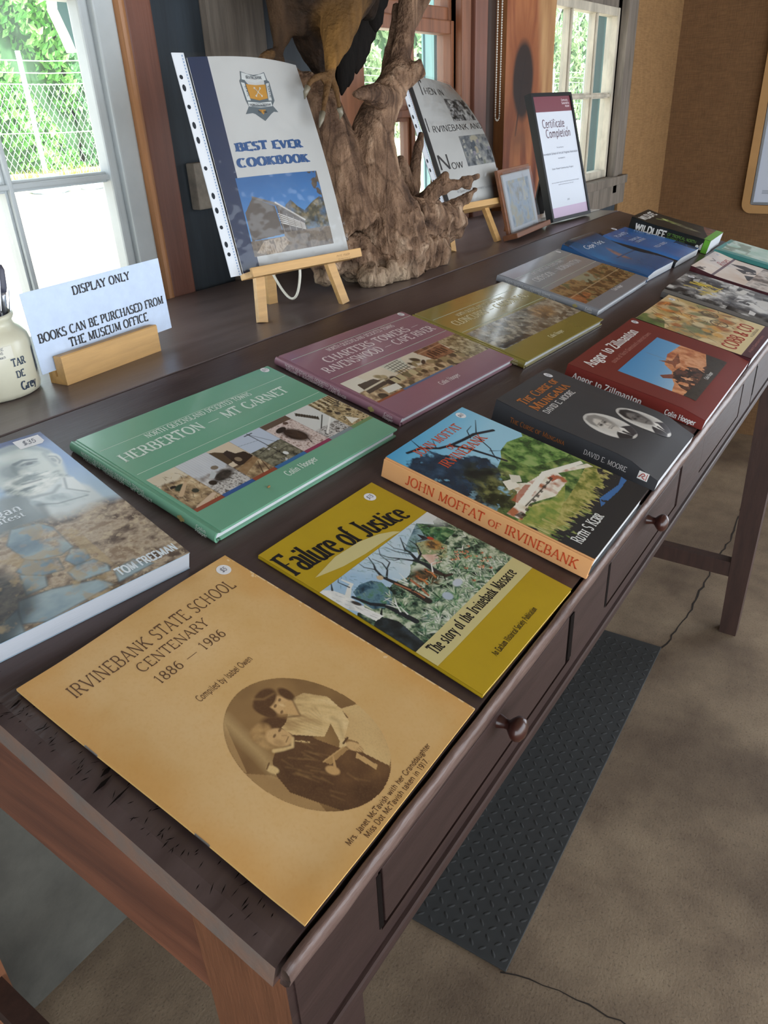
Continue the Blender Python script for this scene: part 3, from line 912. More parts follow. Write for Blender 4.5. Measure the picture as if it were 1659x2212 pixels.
# ================================================================== the long sloping desk
TH = 0.23104783
H0 = 1.17581
CT, ST = math.cos(TH), math.sin(TH)
V1 = 0.5819
ZB = H0 + V1 * ST                        # level strip at the back
YB = V1 * CT
LD = 2.20
SM = Matrix(((1, 0, 0, 0), (0, CT, -ST, 0), (0, ST, CT, H0), (0, 0, 0, 1)))
desk = thing('writing_desk', 'long dark stained timber desk with sloping top under the rows of books', 'desk', (1.1, .45, 0))
DOFF = -Vector(desk.location)
def wood(name, c, c2, rough, rv, sc=3.0, st=(1, 9, 9), bump=.25, bs=40):
    return mat(name, c, rough, var=1, col2=c2, vscale=sc, stretch=st, detail=8, bump=bump, bscale=bs, rvar=rv)
M_top = wood('desk_stain', '#3b2e2c', '#524442', .33, .10, sc=4, st=(1, 7, 7), bump=.12, bs=45)
M_lev = wood('desk_level', '#564a48', '#716564', .33, .05, sc=4, st=(1, 7, 7), bump=.06, bs=45)  # dust and window sheen both lightened into the base colour
M_apr = wood('desk_front', '#2a1e1c', '#3b2a27', .46, .10, sc=4, st=(1, 10, 10), bump=.2)
M_apr.node_tree.nodes['Principled BSDF'].inputs['Specular IOR Level'].default_value = .28
M_end = wood('desk_end', '#5e3a2e', '#86553f', .42, .12, sc=4, st=(6, 1, 12), bump=.15)
M_leg = wood('desk_leg', '#64402b', '#84553a', .5, .10, sc=5, st=(8, 8, 1.2), bump=.3)
M_worn = wood('desk_worn_edge', '#6e6a66', '#8a6a58', .6, .12, sc=9, st=(1, 3, 3), bump=.4)
M_legd = wood('desk_leg_dark', '#33241f', '#4a332b', .55, .10, sc=5, st=(8, 8, 1.2))
def dput(mb, name, m, parent=desk):
    o = mb.build(name, m, parent)
    if parent is desk:
        o.location = DOFF
    return o
# sloping board: fine grid so knife marks are real dents
def board(name, x0, x1, v0, v1, M, t, nx, ny, seed, m=None):
    v, f = [], []
    for j in range(ny + 1):
        for i in range(nx + 1):
            x = x0 + (x1 - x0) * i / nx; y = v0 + (v1 - v0) * j / ny
            z = .0006 * mnoise.noise(Vector((x * 6, y * 22, seed)))
            e = min(x - x0, x1 - x)
            if e < .012: z -= .0035 * (1 - e / .012) ** 2 + .001 * abs(mnoise.noise(Vector((y * 40, seed, 0))))
            v.append((x, y, z))
    W = nx + 1
    f = [(j * W + i, j * W + i + 1, (j + 1) * W + i + 1, (j + 1) * W + i) for j in range(ny) for i in range(nx)]
    fm = [0] * len(f)
    o = len(v)
    ring = [(i, 0) for i in range(W)] + [(nx, j) for j in range(1, ny + 1)] + [(i, ny) for i in range(nx - 1, -1, -1)] + [(0, j) for j in range(ny - 1, 0, -1)]
    for i, j in ring:
        p = v[j * W + i]; v.append((p[0], p[1], -t))
    n = len(ring)
    for k in range(n):
        a, b = ring[k], ring[(k + 1) % n]
        f.append((a[1] * W + a[0], o + k, o + (k + 1) % n, b[1] * W + b[0]))
        fm.append(1 if a[0] == b[0] == 0 else 0)
    f.append(tuple(o + k for k in range(n))[::-1]); fm.append(0)
    mb = MB()
    for q, mm in zip(f, fm):
        pass
    mb.add(v, f, 0, False, M)
    mb.m = fm
    return dput(mb, name, [m or M_top, M_worn])
board('slope_board', 0, LD, .0014, V1 - .0025, SM, .028, 220, 60, 1.0)
TB = Matrix.Translation((0, 0, ZB))
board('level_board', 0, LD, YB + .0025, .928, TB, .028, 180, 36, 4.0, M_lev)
# knife marks and scratches in the near margin
M_cut = mat('cut_dark', '#15100e', 0.9, spec=0.05)
ck = MB()
rnd = random.Random(3)
for k in range(90):
    u = abs(rnd.gauss(.010, .006)) + .003; vv = rnd.uniform(.02, .30)
    L = rnd.uniform(.0012, .0042) ; w_ = rnd.uniform(.0002, .0005); a = rnd.gauss(0, .3)
    d = Vector((math.cos(a), math.sin(a), 0)); s = Vector((-d.y, d.x, 0))
    c = Vector((u, vv, .0009))
    ck.add([c - d * L, c + s * w_, c + d * L, c - s * w_], [(0, 3, 2, 1)], 0, False, SM)
for (u, vv, L, w_) in ((.013, .165, .009, .0016), (.021, .171, .006, .0018), (.014, .150, .011, .0008), (.016, .262, .006, .001)):
    c = Vector((u, vv, .001))
    ck.add([c + Vector((-L, -.001, 0)), c + Vector((0, w_, 0)), c + Vector((L, .001, 0)), c - Vector((0, w_, 0))], [(0, 3, 2, 1)], 0, False, SM)
dput(ck, 'knife_marks', M_cut)
# rounded lip along the front
lp = MB()
prof = [(-.001, -.019), (-.0055, -.0185), (-.0080, -.014), (-.0082, -.007), (-.0064, -.002), (-.0035, .0006), (-.0003, -.0004)]
NX = 160
v, f = [], []
for i in range(NX + 1):
    x = .001 + (LD - .002) * i / NX
    for (y, z) in prof:
        nn = .0009 * mnoise.noise(Vector((x * 28, y * 90, z * 90)))
        v.append(SM @ Vector((x, y + nn - .0015, z + nn)))
n = len(prof)
for i in range(NX):
    for k in range(n - 1):
        f.append((i * n + k, i * n + k + 1, (i + 1) * n + k + 1, (i + 1) * n + k))
f.append(tuple(range(n))); f.append(tuple(NX * n + k for k in range(n))[::-1])
f.append(None) if False else None
lp.add(v, f, 0, True)
dput(lp, 'front_lip', wood('desk_lip', '#4b3833', '#7a655e', .33, .12, sc=14, st=(1, 4, 4), bump=.4, bs=70))
# front apron with drawers
ZA0, ZA1, YA = 1.046, 1.160, .002
ap = MB()
ap.box(.012, LD - .012, YA + .012, YA + .024, ZA0, ZA1 + .008)
draws = [(.100, .455), (.565, .862), (.985, 1.265)]
segs = [.012] + [q for d in draws for q in d] + [1.375, 1.382, LD - .012]
for a, b in zip(segs[0::2], segs[1::2]):
    ap.box(a, b, YA, YA + .0125, ZA0 + .016, ZA1 + .004)
ap.box(.862 + .006, .985, YA, YA + .0125, ZA0 + .016, ZA1 + .004) if False else None
ap.box(1.388, LD - .012, YA, YA + .0125, ZA0 + .016, ZA1 + .004) if False else None
for a, b in draws:
    ap.box(a, b, YA, YA + .0125, ZA0 + .016, ZA0 + .030)
    ap.box(a, b, YA, YA + .0125, ZA1 - .020, ZA1 + .004)
ap.box(.012, LD - .012, YA - .004, YA + .02, ZA0, ZA0 + .016, bev=.004)
dput(ap, 'front_apron', M_apr)
M_knob = mat('knob_mahogany', '#3b1d17', 0.28, var=.2, vscale=30, coat=.3)
for k, (a, b) in enumerate(draws):
    g0 = .009 if k < 2 else .004
    d = MB().box(a + (.003 if k else .006), b - (.010 if k < 2 else .006), YA + .0005, YA + .0125, ZA0 + .032, ZA1 - .022, bev=.001)
    dr = dput(d, 'drawer', M_apr)
    if k < 2:
        kx = (.286, .706)[k]
        prof = [(.0095, 0), (.0085, .004), (.0065, .010), (.0065, .014), (.011, .018), (.0155, .023), (.0165, .028), (.0145, .033), (.009, .0365), (.0001, .038)]
        M = Matrix.Translation((kx, YA + .001, 1.127)) @ Matrix.Scale(.70, 4) @ Matrix.Rotation(PI / 2, 4, 'X')
        o = MB().lathe(prof, 28, M=M).build('drawer_knob', M_knob, dr)
# dark slots left where the drawers are short
for x0_, w_ in ((.447, .010), (.559, .007), (.0975, .005), (1.376, .011)):
    dput(MB().box(x0_, x0_ + w_, YA - .0004, YA + .004, ZA0 + .034, ZA1 - .022), 'drawer_gap', M_cut)
# end aprons (follow the slope)
def endboard(x0, x1, m, name):
    def ztop(y): return (H0 + y * ST / CT if y < YB else ZB) - .028
    ys = [.085, YB, .90]
    v = []
    for x in (x0, x1):
        v += [(x, .085, 1.052), (x, .90, 1.13), (x, .90, ztop(.9)), (x, YB, ztop(YB)), (x, .085, ztop(.085))]
    f = [(4, 3, 2, 1, 0), (5, 6, 7, 8, 9)] + [(i, (i + 1) % 5, 5 + (i + 1) % 5, 5 + i) for i in range(5)]
    dput(MB().add(v, f), name, m)
endboard(.010, .032, M_end, 'end_apron')
endboard(LD - .032, LD - .010, M_apr, 'end_apron')
dput(MB().box(.03, LD - .03, .885, .905, 1.1, ZB - .028), 'back_apron', M_apr)
# legs, tapering
def leg(x0, y0, w, d, ztop, xb, yb, wb_, db, m):
    v = [(xb, yb, 0), (xb + wb_, yb, 0), (xb + wb_, yb + db, 0), (xb, yb + db, 0)]
    z1 = 1.0
    v += [(x0, y0, z1), (x0 + w, y0, z1), (x0 + w, y0 + d, z1), (x0, y0 + d, z1)]
    v += [(x0, y0, ztop(y0)), (x0 + w, y0, ztop(y0)), (x0 + w, y0 + d, ztop(y0 + d)), (x0, y0 + d, ztop(y0 + d))]
    f = [(3, 2, 1, 0)] + [(i, (i + 1) % 4, 4 + (i + 1) % 4, 4 + i) for i in range(4)] + [(4 + i, 4 + (i + 1) % 4, 8 + (i + 1) % 4, 8 + i) for i in range(4)] + [(8, 9, 10, 11)]
    fm = [0] * len(f)
    mb = MB().add(v, f)
    return mb
zt = lambda y: (H0 + y * ST / CT if y < YB else ZB) - .029
o = leg(.006, .0035, .068, .080, zt, .022, .012, .05, .055, None)
o.m = [1 if k in (4, 8) else 0 for k in range(len(o.m))]
dput(o, 'leg', [M_apr, M_leg])
dput(leg(LD - .080, .0035, .068, .080, zt, 2.119, .004, .046, .052, None), 'leg', M_legd)
dput(leg(.008, .822, .068, .08, zt, .024, .85, .05, .055, None), 'leg', M_leg)
dput(leg(LD - .080, .822, .068, .08, zt, 2.119, .85, .046, .052, None), 'leg', M_legd)
dput(MB().box(2.121, 2.158, .05, .86, .219, .272), 'stretcher', M_legd)
dput(MB().box(.03, .066, .06, .86, .219, .272), 'stretcher', M_legd)
# tread-plate rubber mat
M_mat = mat('rubber_mat', '#37393a', 0.62, var=.12, vscale=30)
mt = thing('rubber_mat', 'dark grey rubber mat with raised tread lozenges lying below the desk', 'mat', (.703, .156, 0))
mt.rotation_euler = (0, 0, .030)
LM_, WM = 1.228, .36
MB().box(0, LM_, 0, WM, .0005, .006, bev=.0015).build('base_sheet', M_mat, mt)
lz = MB()
k = 0
P_ = .0255
for i in range(int(LM_ / P_) - 1):
    for j in range(int(WM / P_)):
        a = PI / 4 if (i + j) % 2 else -PI / 4
        c = Vector(((i + .75) * P_, (j + .5) * P_, .006))
        d = Vector((math.cos(a), math.sin(a), 0)); s = Vector((-d.y, d.x, 0))
        L, w_ = .0100, .0034
        v = [c - d * L, c - d * L * .45 - s * w_, c + d * L * .45 - s * w_, c + d * L, c + d * L * .45 + s * w_, c - d * L * .45 + s * w_]
        v += [c - d * L * .6 + Vector((0, 0, .0016)), c + d * L * .6 + Vector((0, 0, .0016))]
        lz.add(v, [(0, 1, 6), (1, 2, 7, 6), (2, 3, 7), (3, 4, 7), (4, 5, 6, 7), (5, 0, 6)], 0, True)
lz.build('tread_lozenges', M_mat, mt)
# ================================================================== books
M_page = mat('page_edges', '#d6d0c4', 0.8, var=.16, vscale=60, stretch=(1, 1, 40))
M_pagew = mat('page_edges_white', '#c6c9cc', 0.75, var=.12, vscale=60, stretch=(1, 1, 40))
M_stick = mat('sticker_white', '#e4e4e6', 0.5)
M_ink = mat('biro_ink', '#3a3f55', 0.6)
def ink(name, c, rough=.4):
    return mat('print_' + name, c, rough)
LIFT = .00025
def bookM(o, ro):
    return SM @ Matrix.Translation((o[0], o[1], .0006)) @ Matrix.Rotation(ro, 4, 'Z')
def book(name, label, cat, o, ro, group='books laid out on the sloping desk'):
    return thing(name, label, cat, matrix=bookM(o, ro), group=group)
def sticker(par, x, y, z, r, txt, fn=None, rect=None):
    mb = MB()
    if rect:
        w, h, c = rect
        pts = [(x - w / 2, y - h / 2), (x + w / 2 - c, y - h / 2), (x + w / 2, y - h / 2 + c), (x + w / 2, y + h / 2), (x - w / 2, y + h / 2)]
    else:
        pts = [(x + r * math.cos(2 * PI * k / 28), y + r * math.sin(2 * PI * k / 28)) for k in range(28)]
    f_ = fn or (lambda a, b, c: (a, b, c))
    mb.add([f_(a, b, z) for a, b in pts], [tuple(range(len(pts)))])
    s = mb.build('price_sticker', M_stick, par)
    t = MB()
    put_text(t, txt, x, y - r * .35, z + .0002, size=r * .75, align='c', w=.09, thin=.07, serif=0, slant=.25, fn=f_)
    t.build('handwritten_price', M_ink, s)
def words(par, name, m, lines, fn=None, z=0, **kw):
    """lines: (text, x, y, length or None, size)"""
    mb = MB()
    for ln in lines:
        s, x, y, L, sz = ln[:5]
        k = dict(kw); k.update(ln[5] if len(ln) > 5 else {})
        put_text(mb, s, x, y, z, length=L, size=sz, fn=fn, **k)
    return mb.build(name, m, par)

def hardcover(t, w, h, th, m_cover, m_spine=None, m_pages=M_pagew, ov=.003):
    """cased book: two boards, rounded spine with a hinge groove, page block set back"""
    m_spine = m_spine or m_cover
    b = .0026
    cv = MB()
    g = .0085
    cv.box(g, w, 0, h, 0, b, 0, bev=.0006)
    cv.box(g, w, 0, h, th - b, th, 0, bev=.0006)
    n = 10
    prof = [(g + .0012, th - .0006), (g - .0018, th - .0018), (g - .0045, th - .0006)]
    for i in range(n + 1):
        a = PI / 2 + PI * i / n
        prof.append((.0035 + .0035 * math.cos(a) * (1.0), th / 2 + (th / 2) * math.sin(a)))
    prof += [(g - .0045, .0006), (g - .0018, .0018), (g + .0012, .0006)]
    v = [(x, y, z) for y in (0, h) for x, z in prof]
    k = len(prof)
    cv.add(v, [(i, i + 1, k + i + 1, k + i)[::-1] for i in range(k - 1)], 1, True)
    inn = [(x + (.0018 if x < .006 else .0), z) for x, z in prof]
    for y, rev in ((0, False), (h, True)):
        vv = [(x, y, z) for x, z in prof] + [(min(x + .002, g), y, th / 2 + (z - th / 2) * .86) for x, z in prof]
        ff = [(i, k + i, k + i + 1, i + 1) for i in range(k - 1)]
        cv.add(vv, ff if not rev else [q[::-1] for q in ff], 1)
    cv.build('cover', [m_cover, m_spine], t)
    pb = MB().box(.004, w - ov, ov, h - ov, b, th - b)
    pb.build('page_block', m_pages, t)

def softcover(t, w, h, th, m_cover, m_spine=None, m_pages=M_page, fn=None):
    m_spine = m_spine or m_cover
    n = 12
    f_ = fn or (lambda a, b, c: (a, b, c))
    cv = MB()
    e = .0007
    for z0, z1 in ((0, e), (th - e, th)):
        v, f = [], []
        for j in range(n + 1):
            for i in range(n + 1):
                v.append(f_(w * i / n, h * j / n, z1))
        for j in range(n):
            for i in range(n):
                a = j * (n + 1) + i
                f.append((a, a + 1, a + n + 2, a + n + 1))
        cv.add(v, f, 0, True)
        v2 = [f_(w * i / n, h * j / n, z0) for j in range(n + 1) for i in range(n + 1)]
        cv.add(v2, [q[::-1] for q in f], 0, True)
        rim = [(i, 0) for i in range(n + 1)] + [(n, j) for j in range(1, n + 1)] + [(i, n) for i in range(n - 1, -1, -1)] + [(0, j) for j in range(n - 1, 0, -1)]
        vr = [f_(w * i / n, h * j / n, z0) for i, j in rim] + [f_(w * i / n, h * j / n, z1) for i, j in rim]
        k = len(rim)
        cv.add(vr, [(i, (i + 1) % k, k + (i + 1) % k, k + i) for i in range(k)], 0)
    v = [f_(0, h * j / n, z) for j in range(n + 1) for z in (0, th)]
    cv.add(v, [(2 * j, 2 * j + 1, 2 * j + 3, 2 * j + 2) for j in range(n)], 1)
    cv.build('cover', [m_cover, m_spine], t)
    pb = MB()
    rim = [(i, 0) for i in range(n + 1)] + [(n, j) for j in range(1, n + 1)] + [(i, n) for i in range(n - 1, -1, -1)] + [(0, j) for j in range(n - 1, 0, -1)]
    s_ = lambda i, j: (.0004 + (w - .0008) * i / n, .0004 + (h - .0008) * j / n)
    vr = [f_(*s_(i, j), e) for i, j in rim] + [f_(*s_(i, j), th - e) for i, j in rim]
    k = len(rim)
    pb.add(vr, [(i, (i + 1) % k, k + (i + 1) % k, k + i) for i in range(k)])
    pb.build('page_block', m_pages, t)

def spine_fn(th, h, x=-.0004):
    """lettering running down a spine on the near side: text x runs from the back (y=h) to the front, text y goes up in z"""
    return lambda a, b, c: (x - c, h - a, b)

P_GLOSS = pic_mat('printed_gloss', .22, coat=.3)
P_SEMI = pic_mat('printed_semi', .36)
P_MATT = pic_mat('printed_matt', .6, spec=.3)
P_WAVY = pic_mat('printed_gloss_wavy', .16, coat=1.0, bump=.12, bscale=45)

# ------------------------------------------------ 1 the orange school booklet (nearest)
W_, H_ = .2134, .2698
t = book('booklet', 'orange stapled school centenary booklet with an oval sepia photograph, nearest on the desk', 'booklet', (.0242, .0008), .0062)
def f1(a, b, c):
    e = np.exp(-((np.asarray(a)) / .03) ** 2)
    return (a, b, c + .0034 * e * (0.6 + 0.4 * np.sin(np.asarray(b) * 21)) + .0012 * np.sin(np.asarray(a) * 26 + 1) * np.sin(np.asarray(b) * 17) + .0012 + .0025 * np.exp(-((np.asarray(b)) / .02) ** 2) * np.exp(-((np.asarray(a) - .02) / .05) ** 2))
f1s = lambda a, b, c: tuple(float(q) for q in f1(a, b, c))
p = Pic(W_, H_, .0009, 11)
p.fill('#d3ad75')
p.tex(np.ones_like(p.X), ['#cda568', '#d6b078', '#d9b682'], 5, 1, 5, 1.3)
ed = np.minimum.reduce([p.X, p.A - p.X]) ; ed2 = np.minimum(p.Y, 1 - p.Y)
p.mix(np.clip((.11 - ed + (p.n(6, 2) - .5) * .12) / .1, 0, 1) * .5, '#c98f3c')
p.mix(np.clip((.05 - ed2 + (p.n(7, 3) - .5) * .08) / .07, 0, 1) * .42, '#cb933f')
p.mix(p.ell(.79, .98, .12, .10, 0, 1.2) * .0, '#c0842f')
p.mix(p.n(160, 5, 2) ** 3 * .35, '#c2904a')
edge = (p.X > p.A - .006 - .012 * (p.n(24, 8) > .62)) * (p.n(40, 4) > .52)
p.mix(edge.astype(float) * .7, '#e6cfa4')
p.build('cover', 0, 0, .0024, P_MATT, t, fn=f1)
pg = MB()
n = 40
for (A_, B_) in (((0, 0), (W_, 0)), ((W_, 0), (W_, H_)), ((W_, H_), (0, H_)), ((0, H_), (0, 0))):
    v = []
    for i in range(n + 1):
        a = A_[0] + (B_[0] - A_[0]) * i / n; b = A_[1] + (B_[1] - A_[1]) * i / n
        q = f1s(a, b, .0024); v += [q, (a, b, max(.0, q[2] - .0022))]
    pg.add(v, [(2 * i, 2 * i + 1, 2 * i + 3, 2 * i + 2) for i in range(n)])
pg.build('page_edges', mat('paper_aged', '#d2a964', 0.8), t)
lf = lambda a, b, c: f1s(a, b, .0024 + c)
M_br = ink('brown', '#5b3b1e', .6)
words(t, 'title_lettering', M_br, [('IRVINEBANK STATE SCHOOL', .0222, .2322, .1668, .0128), ('CENTENARY', .0692, .2158, .0715, .0098), ('1886 _ 1986', .0707, .1976, .0700, .0092)], fn=lf, z=LIFT, w=.10, thin=.05, serif=.055)
words(t, 'credit_lettering', M_br, [('Compiled by Isabel Owen', .0778, .1636, .0572, .0062)], fn=lf, z=LIFT, w=.095, thin=.075, serif=0)
words(t, 'caption_lettering', M_br, [('Mrs. Janet McTavish with her Granddaughter', .0572, .0090, .1026, .0043), ('Miss Dot McTavish taken in 1917.', .0694, .0028, .0778, .0043)], fn=lf, z=LIFT, w=.12, thin=.09, serif=0)
o = Pic(.104, .134, .0006, 3)
X, Y = o.X, o.Y
c1, c2, c3, c4, c5, c6 = '#6b4c2e', '#8b6a41', '#a98453', '#c6a06a', '#d8b880', '#5a3d24'
o.C = o.ramp((o.n(2.5, 3) - .5) * 1.6 + .45 + .25 * (X - .3), [c1, c2, c3])
o.mix(o.poly([(.02, .60), (.1, .76), (.2, .95), (.12, 1.0), (-.1, .8)]) * .5, c4)
o.mix(o.line([(.19, .93), (.15, .62), (.12, .5)], .05, .03, .08) * .6, c5)
o.mix(o.poly([(.0, .62), (.09, .5), (.15, .3), (.1, .1), (0, 0)]) * .45, c4)
# younger woman: hair, neck, blouse, sleeve, hand
o.mix(o.ell(.35, .60, .09, .17, .15, .2), c6)
bl = o.poly([(.628, .721), (.551, .745), (.47, .70), (.40, .66), (.357, .657), (.36, .58), (.401, .528), (.467, .44), (.56, .47), (.5, .36), (.456, .331), (.50, .31), (.534, .351), (.64, .40), (.681, .484), (.70, .6)])
skirt = o.poly([(.681, .49), (.66, .42), (.55, .40), (.534, .35), (.56, .28), (.515, .2), (.544, .06), (.80, .15), (.80, .42)])
o.mix(skirt, o.ramp(o.n(4, 9, 3, sx=2), [c4, c5]))
o.mix(bl, o.ramp(o.n(9, 4, 4, sx=2.2, sy=.6, rot=.5) * 1.5 - .25, ['#a78556', c5, '#e3c792']))
o.mix(o.ell(.471, .765, .062, .075, .35, .25), '#cfa771')
o.mix(o.poly([(.44, .71), (.49, .63), (.55, .74), (.50, .76)]), '#cba36c')
o.mix(o.line([(.416, .693), (.49, .632), (.551, .745)], .012, .010, .01) * .7, c1)
o.mix(o.ell(.445, .855, .085, .058, .2, .25), c6)
o.mix(o.ell(.385, .80, .035, .075, .2, .3), c6)
o.mix(o.ell(.555, .79, .03, .06, .0, .4), c6)
o.mix(o.line([(.40, .905), (.44, .86), (.51, .845)], .012, .004, .02) * .6, c3)
for q, r in (((.448, .78), .014), ((.497, .79), .012), ((.44, .725), .013)):
    o.mix(o.ell(q[0], q[1], r, .008, .4, .5) * .8, c6)
o.mix(o.ell(.478, .755, .008, .02, .3, .6) * .6, '#e6c893')
for k in range(9):
    o.mix(o.line([(.40 + k * .024, .64 - k * .004), (.47 + k * .012, .46 + k * .01)], .006, .002, .012) * .35, c2)
o.mix(o.line([(.597, .485), (.60, .44), (.53, .36)], .02, .008, .03) * .5, c2)
o.mix(o.ell(.522, .275, .028, .05, .2, .2), '#d0aa74')
o.mix(o.line([(.50, .335), (.545, .34)], .012, .012) , c6)
for k in range(4):
    o.mix(o.line([(.507 + k * .012, .255), (.500 + k * .013, .225)], .004) * .7, c2)
# seated older woman: dress, hair, face, collar, hands, book
dr = o.poly([(.217, .577), (.29, .53), (.351, .574), (.417, .486), (.46, .34), (.52, .22), (.545, .065), (.50, .0), (.2, .0), (.078, .36), (.11, .484), (.16, .55)])
o.mix(dr, o.ramp((o.n(6, 7, 5) - .5) * 1.3 + .4, ['#4f3520', '#62442a', '#7c5a37']))
for k in range(26):
    r_ = random.Random(k)
    x0 = .15 + r_.random() * .22; y0 = .15 + r_.random() * .38
    o.mix(o.line([(x0, y0), (x0 + .05 * r_.random(), y0 - .07)], .009, .002, .012) * .28 * dr, c3)
o.mix(o.ell(.255, .715, .07, .055, .3, .3), o.ramp(o.n(22, 6), [c1, c3, c4]))
o.mix(o.ell(.225, .66, .035, .06, 0, .4), o.ramp(o.n(22, 8), [c2, c4]))
o.mix(o.ell(.30, .622, .058, .075, .35, .2), '#cda671')
o.mix(o.line([(.215, .585), (.255, .555), (.30, .53), (.345, .565)], .024, .014, .01), c5)
o.mix(o.line([(.34, .55), (.37, .50), (.39, .47)], .014, .006) * (o.n(60, 5) > .45), c5)
for q in ((.29, .648), (.338, .652)):
    o.mix(o.ell(q[0], q[1], .014, .007, .3, .6) * .85, c6)
o.mix(o.line([(.318, .62), (.335, .60)], .006) * .6, c2)
o.mix(o.line([(.30, .575), (.335, .588)], .006) * .8, c1)
o.mix(o.ell(.272, .60, .02, .03, .2, .8) * .4, c2)
o.mix(o.poly([(.334, .35), (.481, .325), (.49, .29), (.345, .305)]), c3)
o.mix(o.line([(.334, .345), (.481, .32)], .007), c4)
o.mix(o.ell(.325, .275, .026, .04, .3, .3), '#c49c66'); o.mix(o.line([(.35, .28), (.40, .33)], .016, .006), '#c49c66')
o.mix(o.ell(.122, .515, .022, .035, .3, .3), c5); o.mix(o.line([(.12, .52), (.112, .485)], .02, .006), c5)
o.mix(o.line([(.105, .54), (.14, .555)], .008), c1)
o.mix(o.poly([(.47, .23), (.50, .245), (.508, .11), (.48, .1)]), c4)
o.mix(np.clip(o.n(140, 12, 2) - .45, 0, 1) * .4, c2)
E0 = ((X - .388) / .386) ** 2 + ((Y - .5) / .497) ** 2
o.build('oval_photograph', .052, .0155, .0024 + LIFT * .6, P_MATT, t, fn=lambda a, b, c: f1(a, b, c), mask=E0 < 1.0)
sticker(t, .1973, .2558, .0024 + LIFT, .0068, '$5', fn=lambda a, b, c: f1s(a, b, c))
M_staple = mat('staple_steel', '#b9bcc0', 0.3, metal=.9)
for y in (.083, .188):
    q = f1s(.0006, y, .0024)
    MB().box(-.0005, .0003, y - .0065, y + .0065, q[2] - .0012, q[2] + .0003, bev=.0002).build('staple', M_staple, t)

# ------------------------------------------------ 2 olive yellow booklet with painted bush scene
W_, H_, T_ = .1805, .2460, .005
t = book('booklet', 'mustard yellow booklet with a painted bushland scene, beside the orange booklet', 'booklet', (.2519, .0032), -.0183)
M_must = mat('cover_mustard', '#b4961f', .32, var=.06, vscale=12)
f2 = lambda a, b, c: (a, b, c + .0015 * np.exp(-((np.asarray(a)) / .02) ** 2) * np.sin(np.asarray(b) * 12 + .6) + .0012)
f2s = lambda a, b, c: tuple(float(q) for q in f2(a, b, c))
softcover(t, W_, H_, T_ - .001, M_must, m_pages=mat('page_cream', '#d8c796', .8), fn=f2s)
ZT2 = T_ - .001
M_cream = mat('cover_cream', '#c9bd85', .35)
n2 = lambda a, b, c: f2s(a, b, c)
mb = MB()
k = 24
mb.add([f2s(W_ * i / k, y, ZT2 + LIFT * .5) for y in (.0440, .0664) for i in range(k + 1)], [(i, i + 1, k + 2 + i, k + 1 + i) for i in range(k)])
mb.build('pale_band', M_cream, t)
mb = MB()
up = [(.0128, .1872), (.05, .1935), (.085, .1915), (.11, .1850), (.1245, .1775), (.1305, .1716)]
lo = [(.1195, .1735), (.1000, .1745), (.075, .1755), (.045, .1790), (.0128, .1872)]
m_ = 5
vv = [f2s(a, b, ZT2 + LIFT * .5) for a, b in up] + [f2s(a, b, ZT2 + LIFT * .5) for a, b in lo[:-1][::-1]][::1]
U, L_ = up, lo[::-1]
N = 20
def samp(P, s):
    q = s * (len(P) - 1); i = min(int(q), len(P) - 2); f = q - i
    return (P[i][0] * (1 - f) + P[i + 1][0] * f, P[i][1] * (1 - f) + P[i + 1][1] * f)
v = []
for i in range(N + 1):
    v += [f2s(*samp(U, i / N), ZT2 + LIFT * .5), f2s(*samp(L_, i / N), ZT2 + LIFT * .5)]
mb.add(v, [(2 * i, 2 * i + 1, 2 * i + 3, 2 * i + 2) for i in range(N)])
mb.build('pale_swoosh', M_cream, t)
p = Pic(W_, .105, .00055, 21)
X, Y = p.X, p.Y
p.C = p.ramp((X / p.A) * .5 + (p.n(3, 1) - .5) * .5 + .15 * Y, ['#8fb2cf', '#b7cbd6', '#d5d8d4', '#dcdcd6'])
grd = Y < (.62 + .22 * np.clip((X - 1.0) / .6, 0, 1) + (p.n(5, 3) - .5) * .22)
p.tex(grd * 1.0, ['#1c2a25', '#3f5847', '#74896c', '#a9b396', '#c3c8b4'], 19, 4, 6, 2.5)
p.tex(p.poly([(.16, .70), (.215, .80), (.33, .82), (.45, .78), (.50, .70), (.46, .55), (.3, .45), (.16, .55)]), ['#1d3340', '#39596b', '#5c7f8b', '#4e7a5c'], 14, 9, 4, 2)
p.tex(p.poly([(1.0, .80), (1.18, .87), (1.36, .93), (1.47, .97), (1.5, .80), (1.45, .7), (1.1, .7)]), ['#4d6b78', '#86a2a8', '#3f6348'], 10, 5, 4, 1.8)
p.tex(p.poly([(1.36, .80), (1.47, .965), (1.62, .80), (1.66, .62), (1.35, .60)]), ['#1f3a2a', '#3f6b45', '#7f9d6a'], 18, 6, 4, 2)
p.tex(p.poly([(1.05, .66), (1.2, .80), (1.36, .72), (1.4, .56), (1.25, .46), (1.08, .5)]), ['#6b6a45', '#a9a67c', '#7b8f62', '#c9b99a'], 20, 7, 4, 2)
p.tex(p.poly([(1.03, .50), (1.09, .66), (1.2, .56), (1.15, .46)]), ['#c49a84', '#dcc4b4'], 14, 7, 3, 1.5)
for (cx, cy, rx, ry, dk) in ((.85, .45, .11, .13, 1), (1.31, .66, .08, .08, 0)):
    p.tex(p.ell(cx, cy, rx, ry, .3, .5), ['#1f1a16', '#4a3a2a', '#6f5236', '#33352a'] if dk else ['#5a4630', '#b0803f', '#8d7448'], 18, 3, 3, 2)
r_ = random.Random(4)
